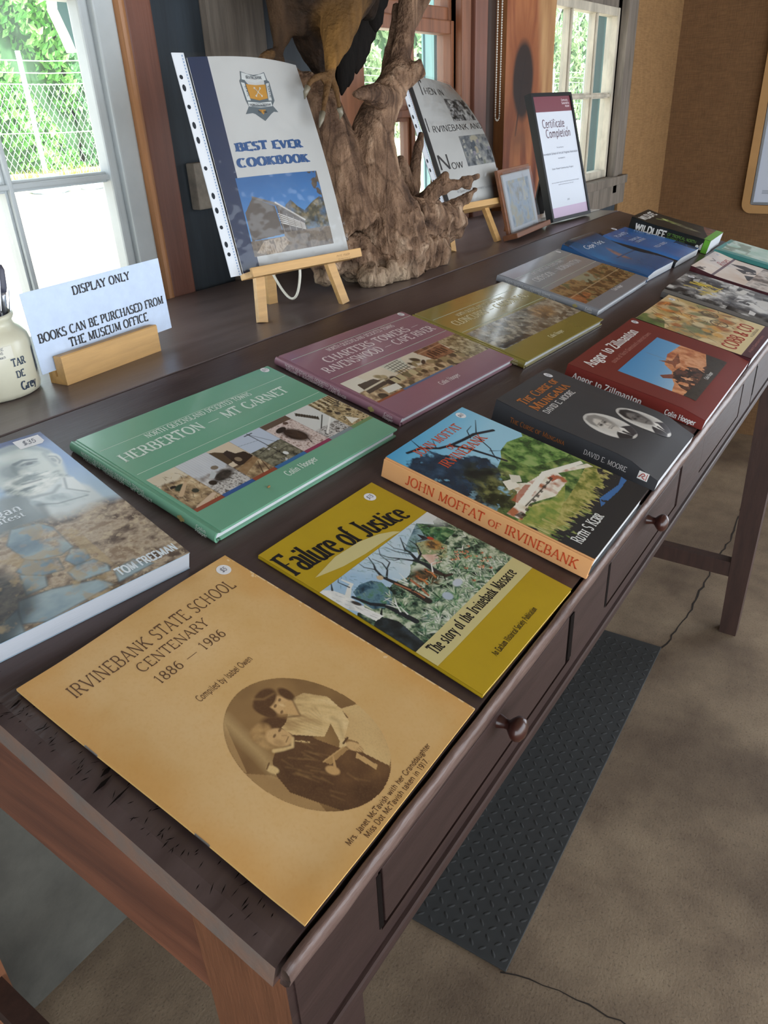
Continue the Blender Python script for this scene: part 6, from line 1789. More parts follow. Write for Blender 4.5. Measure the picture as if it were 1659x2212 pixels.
W_, H_, T_ = .183, .2150, .018
t = book('book', 'bright blue paperback with dark borders, against the spine of the black wildlife book', 'book', (1.7450, .2800), -.024)
f11 = lambda a, b, c: (a, b, c + (c / .018) * (.002 * np.sin(np.asarray(b) * 24 + .3) - .007 * np.exp(-((np.asarray(a)) / .018) ** 2)))
f11s = lambda a, b, c: tuple(float(q) for q in f11(a, b, c))
softcover(t, W_, H_, T_, mat('cover_navy', '#1f2630', .3, coat=.3), m_pages=M_pagew, fn=f11s)
p = Pic(W_, H_, .0011, 105)
X, Y = p.X, p.Y
p.C = p.ramp((p.n(2, 2) - .3) * 1.2, ['#2a62a8', '#3b7fcb', '#3573bd'])
p.mix(((Y > .93) | (X < .06)) * 1.0 + ((X > .72) & (p.n(14, 3) > .45) & (Y < .28)) * .8, '#1f2630')
p.build('cover_art', 0, 0, T_ + LIFT * .6, P_GLOSS, t, fn=f11)
words(t, 'title_lettering', ink('pale_blue', '#dfe8ee', .3), [('PLANTS', .048, .1690, .075, .0120), ('TROPICAL', .050, .1320, .068, .0095), ('COUNTRY', .050, .1170, .065, .0095), ('FIELD SERIES', .052, .0680, .080, .0090)], fn=f11s, z=T_ + LIFT * 1.4, w=.13, thin=.07, serif=.05)
sticker(t, .120, .2080, T_ + LIFT * 1.4, .0080, '$20', fn=f11s)

# ------------------------------------------------ black wildlife field guide
W_, H_, T_ = .150, .2150, .034
t = book('book', 'thick black wildlife guide with green edge, farthest of the back row', 'book', (1.9720, .2620), .02)
M_wl = mat('cover_black_gloss', '#1b1d1a', .3, coat=.3)
f12 = lambda a, b, c: (a, b, c + (c / .034) * .004 * np.exp(-((np.asarray(b) - .215) / .03) ** 2))
f12s = lambda a, b, c: tuple(float(q) for q in f12(a, b, c))
softcover(t, W_, H_, T_, M_wl, m_pages=M_pagew, fn=f12s)
p = Pic(W_, H_, .0010, 107)
X, Y = p.X, p.Y
p.tex(np.ones_like(X), ['#141613', '#22241f', '#33332a'], 5, 3, 4, 1.6)
p.mix((Y < .085) * 1.0, '#6db33a')
p.tex(p.ell(.42, .62, .04, .14, -.5, .5), ['#7f8f3c', '#c4cf86', '#4f5a30'], 16, 4, 3, 2)
p.mix(p.line([(.36, .78), (.46, .62), (.44, .48)], .02, .006), '#b8c478'); p.mix(p.line([(.40, .66), (.54, .68)], .012, .005), '#8f9c58')
p.tex(p.ell(.35, .38, .05, .16, -.3, .6), ['#3a3a30', '#8a8a70', '#56563f'], 18, 6, 3, 2)
p.tex(p.poly([(.2, .085), (.66, .085), (.68, .25), (.5, .2)]), ['#3a2c26', '#8f5b46', '#4a4038'], 12, 6, 3, 1.8)
p.build('cover_photograph', 0, 0, T_ + LIFT * .6, P_SEMI, t, fn=f12)
words(t, 'title_lettering', M_wht, [('WILDLIFE', .012, .182, .118, .0200)], fn=f12s, z=T_ + LIFT * 1.4, w=.22, thin=.16, serif=0)
sfn = spine_fn(T_, H_, -.0003)
words(t, 'spine_lettering', M_wht, [('WILDLIFE', .016, .0095, .086, .0165)], fn=sfn, z=LIFT, w=.24, thin=.18, serif=0)
words(t, 'spine_subtitle', ink('leaf_green', '#6f9a4a', .4), [('OF TROPICAL NORTH', .105, .0175, .076, .0070), ('QUEENSLAND', .105, .0075, .048, .0070)], fn=sfn, z=LIFT, w=.13, thin=.1, serif=0)
gs = MB(); gs.add([sfn(a, b, LIFT * .6) for a, b in ((.200, .0005), (.2148, .0005), (.2148, .0335), (.200, .0335))], [(0, 1, 2, 3)]); gs.build('spine_band', ink('lime', '#6db33a', .35), t)
em = MB()
em.add([sfn(.187 + .0045 * math.cos(a), .0120 + .0045 * math.sin(a), LIFT) for a in np.linspace(0, 2 * PI, 17)[:-1]], [tuple(range(16))])
for k in range(3): em.add([sfn(a, b, LIFT) for a, b in ((.193 + k * .002, .006), (.1945 + k * .002, .006), (.1945 + k * .002, .018 + .003 * k), (.193 + k * .002, .018 + .003 * k))], [(0, 1, 2, 3)])
em.build('spine_emblem', M_wht, t)
# ================================================================== things on the level strip and the walls
def frameM(p0, yaw, tilt):
    e1 = Vector((math.cos(yaw), math.sin(yaw), 0)); nb = Vector((-math.sin(yaw), math.cos(yaw), 0))
    e2 = Vector((0, 0, 1)) * math.cos(tilt) + nb * math.sin(tilt)
    n = e1.cross(e2)
    return Matrix(((e1.x, e2.x, n.x, p0[0]), (e1.y, e2.y, n.y, p0[1]), (e1.z, e2.z, n.z, p0[2]), (0, 0, 0, 1)))
M_pine = mat('pine', '#c39a62', .5, var=.14, vscale=8, stretch=(1, 12, 12), bump=.1, bscale=60)
M_pined = mat('pine_dark', '#8a5a34', .5, var=.2, vscale=10, stretch=(8, 8, 1))
M_sleeve = bpy.data.materials.new('clear_plastic'); M_sleeve.use_nodes = True
n_, l_ = M_sleeve.node_tree.nodes, M_sleeve.node_tree.links
n_.remove(n_['Principled BSDF'])
tr = n_.new('ShaderNodeBsdfTransparent'); gl = n_.new('ShaderNodeBsdfGlossy'); gl.inputs['Roughness'].default_value = .08
fr = n_.new('ShaderNodeFresnel'); fr.inputs[0].default_value = 1.4
ms = n_.new('ShaderNodeMixShader')
tc = n_.new('ShaderNodeTexCoord'); nz = n_.new('ShaderNodeTexNoise'); nz.inputs['Scale'].default_value = 28; nz.inputs['Detail'].default_value = 2
bp = n_.new('ShaderNodeBump'); bp.inputs['Strength'].default_value = .35; bp.inputs['Distance'].default_value = .01
l_.new(tc.outputs['Object'], nz.inputs['Vector']); l_.new(nz.outputs['Fac'], bp.inputs['Height'])
l_.new(bp.outputs[0], gl.inputs['Normal']); l_.new(bp.outputs[0], fr.inputs['Normal'])
l_.new(fr.outputs[0], ms.inputs[0]); l_.new(tr.outputs[0], ms.inputs[1]); l_.new(gl.outputs[0], ms.inputs[2])
l_.new(ms.outputs[0], n_['Material Output'].inputs[0])
M_paper = mat('paper_white', '#c9c9c6', .6)
M_navy = mat('spine_navy', '#22304f', .4)
M_strip = mat('binding_white', '#d3d8de', .4)
M_hole = mat('hole_dark', '#23282f', .9)

def easel(label, F, w, feet, back, cord=False):
    t = thing('display_easel', label, 'easel', matrix=F, group='pine display easels')
    Fi = F.inverted()
    P = [Fi @ Vector(q) for q in feet]; B = Fi @ Vector(back)
    apx = [Vector((w * .40, .24, -.016)), Vector((w * .60, .24, -.016))]
    for p_, a in zip(P, apx):
        MB().bar(p_, a, .016, .010, up=(0, 0, 1)).build('leg', M_pine, t)
    MB().bar(B, (w * .5, .235, -.024), .018, .009).build('leg', M_pine, t)
    MB().box(w * .40 - .012, w * .60 + .012, .232, .248, -.024, -.010, bev=.001).build('top_block', M_pine, t)
    lg = MB().box(0, w, -.0095, .0, -.012, .0260, bev=.0012)
    lg.box(0, w, -.0095, .0045, .0200, .0262, bev=.0012)
    o = lg.build('ledge', M_pine, t)
    MB().box(w * .22, w * .78, .085, .100, -.024, -.016, bev=.001).build('crossbar', M_pine, t)
    if cord:
        a = B.lerp(Vector((w * .5, .235, -.024)), .22); b = Vector((w * .52, -.004, -.010))
        pts = []
        for i in range(17):
            s = i / 16
            q = a.lerp(b, s) + Vector((0, -.055 * math.sin(PI * s) ** .8, 0))
            pts.append(q)
        MB().tube(pts, .0022, 8).build('cord', mat('cord_white', '#d9d6c8', .6), t)
    return t, o
F1 = frameM((.6894, .6471, 1.3887), -.243, .266)
e1_, led1 = easel('pine easel with white cord holding the cookbook sheet', F1, .2165, ((.711, .6405, ZB), (.876, .5995, ZB)), (.823, .7194, ZB), True)
mm = MB()
put_text(mm, 'mint made', .163, -.0035, .02625, length=.028, size=.0040, w=.08, thin=.06, serif=0, slant=.3)
mm.build('stamped_mark', mat('burnt_ink', '#5a3a22', .7), led1)
mm = MB(); put_text(mm, 'Queensland', .165, -.0082, .02625, length=.026, size=.0022, w=.08, thin=.06, serif=0, slant=.3)
mm.build('stamped_mark', mat('burnt_ink', '#5a3a22', .7), led1)

def sheet(label, F, w, h, fn, spine, strip=True):
    t = thing('sleeved_booklet', label, 'booklet', matrix=F, group=None)
    nx, ny = 20, 26
    def grid(x0, x1, y0, y1, z):
        v = [fn(x0 + (x1 - x0) * i / nx, y0 + (y1 - y0) * j / ny, z) for j in range(ny + 1) for i in range(nx + 1)]
        f = [(j * (nx + 1) + i, j * (nx + 1) + i + 1, (j + 1) * (nx + 1) + i + 1, (j + 1) * (nx + 1) + i) for j in range(ny) for i in range(nx)]
        return v, f
    mb = MB()
    v, f = grid(0, w, 0, h, .0012); mb.add(v, f, 0, True)
    v, f = grid(0, w, 0, h, -.0012); mb.add(v, [q[::-1] for q in f], 0, True)
    rim = [(i, 0) for i in range(nx + 1)] + [(nx, j) for j in range(1, ny + 1)] + [(i, ny) for i in range(nx - 1, -1, -1)] + [(0, j) for j in range(ny - 1, 0, -1)]
    k = len(rim)
    mb.add([fn(w * i / nx, h * j / ny, z) for z in (-.0012, .0012) for i, j in rim], [(i, (i + 1) % k, k + (i + 1) % k, k + i) for i in range(k)])
    mb.build('paper_sheets', M_paper, t)
    if spine:
        mb = MB(); v, f = grid(-.001, spine, 0, h, .0015); mb.add(v, f, 0, True); mb.build('spine_band', M_navy if spine > .02 else mat('spine_black', '#26272b', .4), t)
    mb = MB(); v, f = grid(-.004, w + .004, -.002, h + .005, .0030); mb.add(v, f, 0, True)
    mb.build('plastic_sleeve', M_sleeve, t)
    if strip:
        mb = MB()
        v, f = grid(-.0232, -.004, -.002, h + .006, .0010); mb.add(v, f, 0, True)
        mb.add([(p[0], p[1], p[2] - .0012) for p in v], [q[::-1] for q in f], 0, True)
        s_ = mb.build('binding_strip', M_strip, t)
        for k, (hx, hy, r) in enumerate([(-.0179, .2718, .0030), (-.0176, .2579, .0046), (-.0179, .2332, .0030), (-.0176, .209, .0048), (-.0175, .1892, .0048), (-.0176, .1513, .0030), (-.0171, .1133, .0046), (-.0176, .093, .0044), (-.0175, .0691, .0028), (-.017, .0445, .0044), (-.0167, .0303, .0030)]):
            mb = MB(); mb.add([fn(hx + .0028 * math.cos(a), hy * h / .297 + r * math.sin(a), .0013) for a in np.linspace(0, 2 * PI, 15)[:-1]], [tuple(range(14))])
            mb.build('punched_hole', M_hole, s_)
        mb = MB()
        n = 74
        for k in range(n):
            y = -.001 + (h + .006) * k / n
            mb.add([fn(-.0085 + a, y + b, .0014) for a, b in ((0, 0), (.0016, 0), (.0016, .0022), (0, .0022))], [(0, 1, 2, 3)])
        mb.build('stitched_line', mat('strip_blue', '#6f8fb8', .5), s_)
    return t
fcb = lambda a, b, c: (a, b, c - .030 * (np.maximum(a, 0) / .21) ** 2 * (b / .3) ** 2 + .010 * np.sin(np.clip(a / .21, 0, 1) * PI) * (b / .3) * 1.0)
fcbs = lambda a, b, c: tuple(float(q) for q in fcb(a, b, c))
t = sheet('white school cookbook in a plastic sleeve with navy spine, on the nearer easel', F1, .210, .300, fcbs, .0300)
M_tblue = ink('cookbook_blue', '#2c5488', .4)
words(t, 'title_lettering', M_tblue, [('BEST EVER', .0375, .1715, .1300, .0112), ('COOKBOOK', .0345, .1492, .1400, .0118)], fn=fcbs, z=.0018, w=.38, thin=.08, serif=.08, track=.14)
p = Pic(.156, .1145, .0007, 111)
X, Y = p.X, p.Y
p.C = p.ramp(Y * 1.0 + .1 * (1 - X), ['#7fa3c0', '#5d8fc0', '#3f78b4', '#35679f'])
p.tex(p.poly([(.60, .46), (.68, .60), (.78, .66), (.88, .56), (.98, .50), (1.15, .60), (1.30, .66), (1.37, .62), (1.37, .2), (.6, .2)]) * np.clip(.4 + p.n(9, 3, 4) * 1.6 - .3, 0, 1), ['#2c2c24', '#4f4a36', '#857452'], 14, 4, 4, 2)
p.tex(p.poly([(1.18, 1.0), (1.22, .80), (1.32, .64), (1.37, .60), (1.37, 1.0)]) * (p.n(14, 5, 3) > .42), ['#3d3631', '#6d5f52'], 12, 3)
p.mix(p.poly([(.02, .56), (.18, .74), (.50, .60), (.54, .23), (.02, .20)]), p.ramp(p.n(3, 4) * .6 + .2, ['#4e453f', '#6a5f56']))
p.mix(p.poly([(.18, .76), (.52, .645), (.95, .37), (.93, .35), (.52, .60), (.17, .74)]), '#6d655e'); p.mix(p.line([(.52, .645), (.95, .375)], .02), '#c9c4bd')
p.mix(p.poly([(.52, .60), (.93, .36), (.93, .22), (.54, .23)]), '#564c45')
for k in range(5): p.mix(p.line([(.53 + .004 * k, .50 - .03 * k), (.93, .325 - .018 * k)], .012, .010), '#d9d4cc')
for x in (.55, .66, .76, .86): p.mix(p.line([(x, .56 - (x - .5) * .5), (x + .015, .22)], .010), '#8f857b')
p.tex(((Y < .20 + .05 * (X > .55)) * 1.0), ['#4a3f37', '#7d6f60', '#5b5047'], 10, 7, 4, 1.7)
p.tex(p.poly([(.05, .04), (.2, .18), (.55, .20), (.62, .12), (.4, -.02)]), ['#6d5d4e', '#b3a08a', '#8a7864'], 16, 8, 4, 2, sx=2)
p.build('printed_photograph', .0260, .0205, .0017, P_SEMI, t, fn=fcb)
# school crest
cr = [MB(), MB(), MB()]
def cp(k, pts, z): cr[k].add([fcbs(a, b, z) for a, b in pts], [tuple(range(len(pts)))])
cp(0, [(.0780, .2801), (.0900, .2765), (.1010, .2752), (.1120, .2765), (.1240, .2801), (.1265, .2690), (.1298, .2670), (.1310, .2400), (.1246, .2330), (.1330, .2235), (.1240, .2240), (.1180, .2210), (.1030, .2110), (.0880, .2210), (.0830, .2225), (.0705, .2215), (.0790, .2320), (.0760, .2400), (.0730, .2670), (.0760, .2700)], .0016)
cp(1, [(.0795, .2785), (.1010, .2735), (.1225, .2785), (.1240, .2690), (.1010, .2640), (.0775, .2690)], .0018)
cp(1, [(.0750, .2650), (.0810, .2640), (.0850, .2400), (.0785, .2400)], .0018); cp(1, [(.1220, .2640), (.1280, .2650), (.1255, .2400), (.1190, .2400)], .0018)
cp(1, [(.0790, .2385), (.1010, .2365), (.1235, .2385), (.1235, .2320), (.1010, .2300), (.0790, .2320)], .0018)
cp(2, [(.0830, .2625), (.1010, .2610), (.1200, .2625), (.1185, .2430), (.1010, .2400), (.0850, .2430)], .0018); cp(2, [(.0950, .2270), (.1090, .2270), (.1025, .2200)], .0018)
for mbx, nm, mt_ in ((cr[0], 'crest_outline', ink('crest_grey', '#5f6a70', .4)), (cr[1], 'crest_scrolls', ink('crest_white', '#d2d6d4', .4)), (cr[2], 'crest_field', ink('crest_gold', '#c58f3a', .4))):
    mbx.build(nm, mt_, t)
words(t, 'crest_lettering', ink('crest_text', '#2c3440', .4), [('IRVINEBANK', .1010, .2695, .030, .0045, dict(align='c')), ('KNOWLEDGE & FRIENDSHIP', .1012, .2325, .040, .0030, dict(align='c')), ('STATE', .0795, .2600, .015, .0034, dict(ang=-1.45)), ('SCHOOL', .1258, .2440, .018, .0034, dict(ang=1.5)), ('EST. 1886', .1020, .2225, .016, .0030, dict(align='c'))], fn=fcbs, z=.0020, w=.16, thin=.09, serif=0)
cx = MB()
for k in range(4):
    a0 = PI / 4 + k * PI / 2
    q0, q1 = (.1020 + .0075 * math.cos(a0), .2515 + .0075 * math.sin(a0)), (.1020 - .0075 * math.cos(a0), .2515 - .0075 * math.sin(a0))
    if k < 2: cx.tube([Vector(fcbs(*q0, .0021)), Vector(fcbs(*q1, .0021))], .0006, 5)
    cx.add([fcbs(q0[0] + .0016 * math.cos(a), q0[1] + .0016 * math.sin(a), .0022) for a in np.linspace(0, 2 * PI, 9)[:-1]], [tuple(range(8))])
cx.build('crest_tools', ink('crest_pale', '#d8d4c6', .4), t)

F2 = frameM((1.4254, .7091, 1.3913), -.155, .419)
easel('pine easel behind the driftwood holding the then and now sheet', F2, .2200, ((1.395, .680, ZB), (1.560, .648, ZB)), (1.500, .800, ZB))
fti = lambda a, b, c: (a, b, c - .045 * (np.maximum(a, 0) / .21) ** 1.5 * (b / .3) ** 2.2 + .020 * np.sin(np.clip(b / .3, 0, 1) * PI) * np.clip(a / .21, 0, 1))
ftis = lambda a, b, c: tuple(float(q) for q in fti(a, b, c))
t = sheet('white then and now booklet in a curved plastic sleeve, on the farther easel', F2, .210, .300, ftis, .0130)
M_tx = ink('grey_black', '#3a3a3d', .5)
words(t, 'title_lettering', M_tx, [('T', .0300, .2580, None, .0330), ('HEN IN', .0520, .2600, .0760, .0150), ('I', .0180, .1750, None, .0310), ('RVINEBANK AND', .0330, .1730, .1800, .0140), ('N', .0180, .0900, .0330, .0330), ('OW', .0560, .0885, .0390, .0140)], fn=ftis, z=.0018, w=.10, thin=.085, serif=0)
words(t, 'footer_lettering', ink('pale_grey', '#9a9a9c', .5), [('A Queensland Government funded project.', .0500, .0350, .1550, .0060)], fn=ftis, z=.0018, w=.09, thin=.08, serif=0)
p = Pic(.088, .056, .0008, 115)
p.tex(np.ones_like(p.X), ['#2a2a2b', '#6f6f6f', '#b5b5b4', '#dcdcda'], 6, 3, 5, 2.2)
for k in range(14):
    r = random.Random(k); x, y = r.uniform(0, 1.5), r.uniform(0, .7)
    p.mix(p.poly([(x, y), (x + .2, y + .05), (x + .2, y + .12), (x, y + .1)]) * .7, r.choice(['#d8d8d6', '#2e2e2f', '#8d8d8c']))
p.build('printed_photograph', .1160, .1950, .0017, P_SEMI, t, fn=fti)
p = Pic(.098, .070, .0008, 117)
p.tex(np.ones_like(p.X), ['#4a4f55', '#767b80', '#9a9b97', '#b0ada2'], 5, 3, 5, 1.9)
p.mix(p.ell(.72, .88, .2, .10), '#b5af9a'); p.mix(p.poly([(.45, .45), (.70, .48), (.70, .78), (.45, .76)]), '#596069'); p.mix(p.ell(.66, .5, .09, .12), '#a8a08a')
for k in range(18):
    r = random.Random(k + 40); x, y = r.uniform(0, 1.3), r.uniform(0, .8)
    p.mix(p.poly([(x, y), (x + .1, y), (x + .1, y + .12), (x, y + .12)]) * .8, r.choice(['#5b6670', '#c2bfb2', '#7a7f6e', '#8f8a9a', '#3f464c']))
p.build('printed_photograph', .1110, .0890, .0017, P_SEMI, t, fn=fti)

# small timber picture stand
F3 = frameM((1.5780, .6216, 1.3125), .084, .25)
t = thing('picture_stand', 'small timber picture stand holding a plastic wrapped print, left of the black framed certificate', 'picture stand', matrix=F3)
M_wal = mat('walnut', '#7a4e33', .45, var=.2, vscale=8, stretch=(1, 9, 9))
MB().box(.0, .2150, .004, .1580, -.010, -.002, bev=.001).build('back_board', M_wal, t)
MB().box(-.020, .2250, -.0, .012, -.012, .026, bev=.002).build('ledge', M_wal, t)
MB().bar((.13, .11, -.0135), (.13, .016, -.055), .006, .05, up=(1, 0, 0)).build('strut', M_pined, t)
p = Pic(.185, .130, .0012, 119)
p.fill('#b7bcc2')
p.tex(p.poly([(.12, .08), (1.30, .08), (1.30, .90), (.12, .90)]), ['#77838f', '#98a6b4', '#a9a48f', '#8f9aa3'], 5, 3, 4, 1.7)
p.tex(p.poly([(.3, .5), (1.1, .5), (1.1, .85), (.3, .85)]), ['#8f8a78', '#9ba7b5', '#b8b4a0'], 9, 5, 3, 1.6)
pr_ = thing('wrapped_print', 'plastic wrapped blue grey print propped on the small timber stand', 'picture', matrix=F3)
p.build('print', .014, .0125, .0022, P_SEMI, pr_)
MB().box(.012, .201, .0122, .145, -.0015, .0018).build('card_backing', mat('card_grey', '#aeb0b0', .7), pr_)
mb = MB()
for j in range(15):
    for i in range(15):
        x, y = .009 + .197 * i / 14, .0122 + .139 * j / 14
        mb.v.append((x, y, .0036 + .003 * mnoise.noise(Vector((x * 30, y * 22, 2))) + .0025)); 
mb.f = [(j * 15 + i, j * 15 + i + 1, (j + 1) * 15 + i + 1, (j + 1) * 15 + i) for j in range(14) for i in range(14)]
mb.m = [0] * len(mb.f); mb.sm = [True] * len(mb.f)
mb.build('plastic_wrap', M_sleeve, pr_)

# black framed certificate
F4 = frameM((1.8339, .635, ZB + .0065), -.130, .282)
t = thing('certificate_frame', 'tall black framed certificate leaning at the far end of the desk', 'picture frame', matrix=F4)
M_bk = mat('frame_black', '#111214', .4, spec=.25)
fr_ = MB()
x0, x1, y0, y1, b = .021, .229, .000, .320, .0085
for q in ((x0, x0 + b, y0, y1), (x1 - b, x1, y0, y1), (x0 + b, x1 - b, y0, y0 + b), (x0 + b, x1 - b, y1 - b, y1)):
    fr_.box(q[0], q[1], q[2], q[3], -.018, .002)
fr_.box(x0 + b, x1 - b, y0 + b, y1 - b, -.018, -.006)
fr_.build('frame', M_bk, t)
MB().bar((.125, .20, -.020), (.125, .034, -.105), .004, .06, up=(1, 0, 0)).build('strut', M_bk, t)
ct = MB().box(x0 + b, x1 - b, y0 + b, y1 - b, -.006, -.0012).build('certificate', mat('paper_cool', '#ccd2dc', .5), t)
M_burg = ink('burgundy', '#6d2f3c', .4); M_lil = ink('lilac', '#b9a3bd', .4)
mb = MB(); mb.add([(a, c, -.0010) for a, c in ((x0 + b, .274), (x1 - b, .274), (x1 - b, y1 - b), (x0 + b, y1 - b))], [(0, 1, 2, 3)]); mb.build('header_band', M_burg, t)
mb = MB(); mb.add([(a, c, -.0010) for a, c in ((x0 + b, .0085), (x1 - b, .0085), (x1 - b, .034), (x0 + b, .034))], [(0, 1, 2, 3)]); mb.build('footer_band', M_lil, t)
words(t, 'title_lettering', ink('plum', '#5b4050', .4), [('Certificate', .0560, .2350, .1130, .0200), ('of', .176, .2270, None, .0080), ('Completion', .0660, .2105, .1260, .0200)], z=-.0008, w=.10, thin=.08, serif=0, xs=.7)
words(t, 'logo_lettering', ink('band_white', '#dccfd4', .4), [('Community', .172, .2990, .034, .0052), ('Sustainability', .172, .2915, .040, .0052), ('Action', .188, .2840, .022, .0052)], z=-.0008, w=.16, thin=.13, serif=0)
words(t, 'body_lettering', ink('slate', '#6f7480', .5), [('This certifies that', .108, .1830, .036, .0030), ('Irvinebank School of Arts & Progress Association', .036, .1680, .178, .0052), ('has completed the', .107, .1560, .036, .0032), ('Solar Power Community Project', .066, .1300, .114, .0042), ('and has shown care for the local environment through', .052, .0960, .146, .0026), ('works carried out at the hall', .085, .0900, .080, .0026), ('2018', .118, .0480, .012, .0040)], z=-.0008, w=.11, thin=.1, serif=0)
o = MB().add([(0, 0, 0), (.35, -.03, 0), (.357, .035, 0), (.007, .07, 0), (0, 0, .0008), (.35, -.03, .0008), (.357, .035, .0008), (.007, .07, .0008)], [(3, 2, 1, 0), (4, 5, 6, 7), (0, 1, 5, 4), (1, 2, 6, 5), (2, 3, 7, 6), (3, 0, 4, 7)]).build('paper_strip', M_paper)
o.location = (1.842, .655, ZB + .0006)
tag(o, 'white paper strip lying under the black framed certificate', 'paper')

# notice card and its timber holder
t = thing('card_holder', 'pine block holder under the blue white display only card', 'card holder', (.358, .6511, ZB))
t.rotation_euler = (0, 0, .088)
pf = [(0, 0), (.0105, 0), (.0105, .0), (.0310, 0), (.0310, .017), (.0190, .017), (.0190, .010), (.0145, .010), (.0145, .0365), (.0015, .0375), (.0, .036)]
L_ = .1665
v = [(x, y, z) for x in (0, L_) for y, z in pf]
k = len(pf)
MB().add(v, [tuple(range(k)), tuple(range(k, 2 * k))[::-1]] + [(i, k + i, k + (i + 1) % k, (i + 1) % k) for i in range(k)]).build('block', M_pine, t)
F5 = frameM((.3370, .6662, ZB + .0180), .095, .02) @ Matrix.Rotation(.010, 4, 'Z')
t = thing('notice_card', 'blue white card with black serif lettering, DISPLAY ONLY, standing in the pine holder', 'sign', matrix=F5)
MB().box(0, .2320, 0, .0995, -.0004, .0004).build('card', mat('card_bluewhite', '#c3d3ea', .6, var=.05, vscale=60), t)
words(t, 'heading_lettering', ink('soft_black', '#25262c', .5), [('DISPLAY ONLY', .0745, .0820, .0990, .0105)], z=.0007, w=.24, thin=.07, serif=.06)
words(t, 'notice_lettering', ink('soft_black', '#25262c', .5), [('BOOKS CAN BE PURCHASED FROM', .0075, .0375, .2180, .0108), ('THE MUSEUM OFFICE', .0500, .0215, .1400, .0108)], z=.0007, w=.24, thin=.07, serif=.06)

# stoneware jar and pens
JC = Vector((.2965, .7120, ZB))
t = thing('stoneware_jar', 'cream stoneware jar with dark blue lettering, at the left edge of the desk', 'jar', JC)
M_jar = mat('stoneware_cream', '#cfccb6', .28, var=.05, vscale=12, coat=.4)
prof = [(.001, .0005), (.049, .0005), (.0535, .003), (.0550, .008), (.0554, .050), (.0554, .064), (.0535, .071), (.0470, .078), (.0420, .083), (.0410, .088), (.0430, .0905), (.0445, .0935), (.0435, .0965), (.0410, .0965), (.0395, .093), (.0385, .088), (.0400, .080), (.0500, .066), (.0515, .010), (.001, .006)]
MB().lathe(prof, 56).build('body', M_jar, t)
R_ = .0554
jf = lambda a0, r=R_: (lambda a, b, c: ((r + c) * math.cos(a0 + a / r), (r + c) * math.sin(a0 + a / r), b))
A0 = math.atan2(-.455, .89)
vw = math.atan2(CC[1] - JC.y, CC[0] - JC.x)
def jt(s, a, b, size, m, par, L=None, **kw):
    mb = MB(); put_text(mb, s, 0, b, .0004, size=size, length=L, align='c', fn=jf(vw + a), **kw); return mb
M_jb = ink('glaze_blue', '#26384f', .3)
jt('TAR', .66, .0405, .0088, M_jb, t, w=.2, thin=.07, serif=.08).build('lettering', M_jb, t)
jt('DE', .62, .0265, .0080, M_jb, t, w=.2, thin=.07, serif=.08).build('lettering', M_jb, t)
jt('Grey', .78, .0105, .0100, M_jb, t, w=.22, thin=.07, serif=.05).build('lettering', M_jb, t)
mb = MB(); f_ = jf(vw + 1.22)
for k in range(5): mb.add([f_(a, .022 + k * .006 + b, .0004) for a, b in ((-.002, 0), (.0025, .004), (.0035, .010), (-.001, .008))], [(0, 1, 2, 3)])
mb.build('glaze_motif', M_jb, t)
f_ = jf(vw + .10); n = 14
mb = MB(); mb.add([f_(-.026 + .052 * i / n, b, .0005) for b in (.0515, .0660) for i in range(n + 1)], [(i, i + 1, n + 2 + i, n + 1 + i) for i in range(n)])
lb = mb.build('paper_label', mat('label_paper', '#d8d5c6', .5), t)
for s, b in (('HOUSE', .0622), ('PENS', .0578), ('$2 each', .0528)):
    mb = MB(); put_text(mb, s, .010, b, .0008, size=.0030, align='c', fn=f_, w=.1, thin=.09, serif=0); mb.build('handwriting', M_ink, lb)
M_pn = mat('pen_navy', '#26284a', .3, coat=.3); M_ps = mat('pen_silver', '#b9bcc4', .25, metal=.8); M_pt = mat('pen_tip_grey', '#4a4a58', .4)
for k, (bx, by, tx, ty, h) in enumerate(((.018, -.016, .038, -.020, .150), (.004, -.020, .020, -.034, .158), (-.010, -.012, -.004, -.030, .142), (.010, .010, .030, .006, .146), (.020, .000, .0405, -.004, .120))):
    pb = thing('pen', ('navy pen at the right of the jar with white lettering', 'navy pen with the tallest cap in the jar', 'navy pen leaning left in the jar', 'navy pen at the back of the jar', 'short navy pen against the right rim of the jar')[k], 'pen', JC, 'pens in the stoneware jar')
    a = Vector((bx, by, .008)); d = (Vector((tx, ty, h)) - a)
    MB().tube([a, a + d * .52, a + d * .60], [.0045, .0048, .0048], 12).build('barrel', M_pn, pb)
    MB().tube([a + d * .60, a + d * .74, a + d * .78], [.0034, .0034, .0040], 12).build('grip_ring', M_ps, pb)
    MB().tube([a + d * .78, a + d * .82, a + d * .96, a + d], [.0048, .0058, .0056, .0030], 12).build('cap', M_pt, pb)
    MB().bar(a + d * .62 + Vector((.005, -.003, 0)), a + d * .86 + Vector((.0075, -.004, 0)), .0022, .0010).build('clip', M_ps, pb)
    if k in (0, 4):
        mb = MB(); q = a + d * .22
        ax = d.normalized(); vd = (Vector(CC) - JC - q).normalized(); sd = ax.cross(vd).normalized(); nn = sd.cross(ax)
        put_text(mb, 'HOUSE MUSEUM', 0, -.0014, 0, size=.0028, length=.045, fn=lambda x, y, z: q + ax * x - sd * (-y) * -1 + nn * .0052 if False else q + ax * x + (nn.cross(ax)) * y + nn * .0052, w=.14, thin=.1, serif=0)
        mb.build('lettering', M_wht, pb)

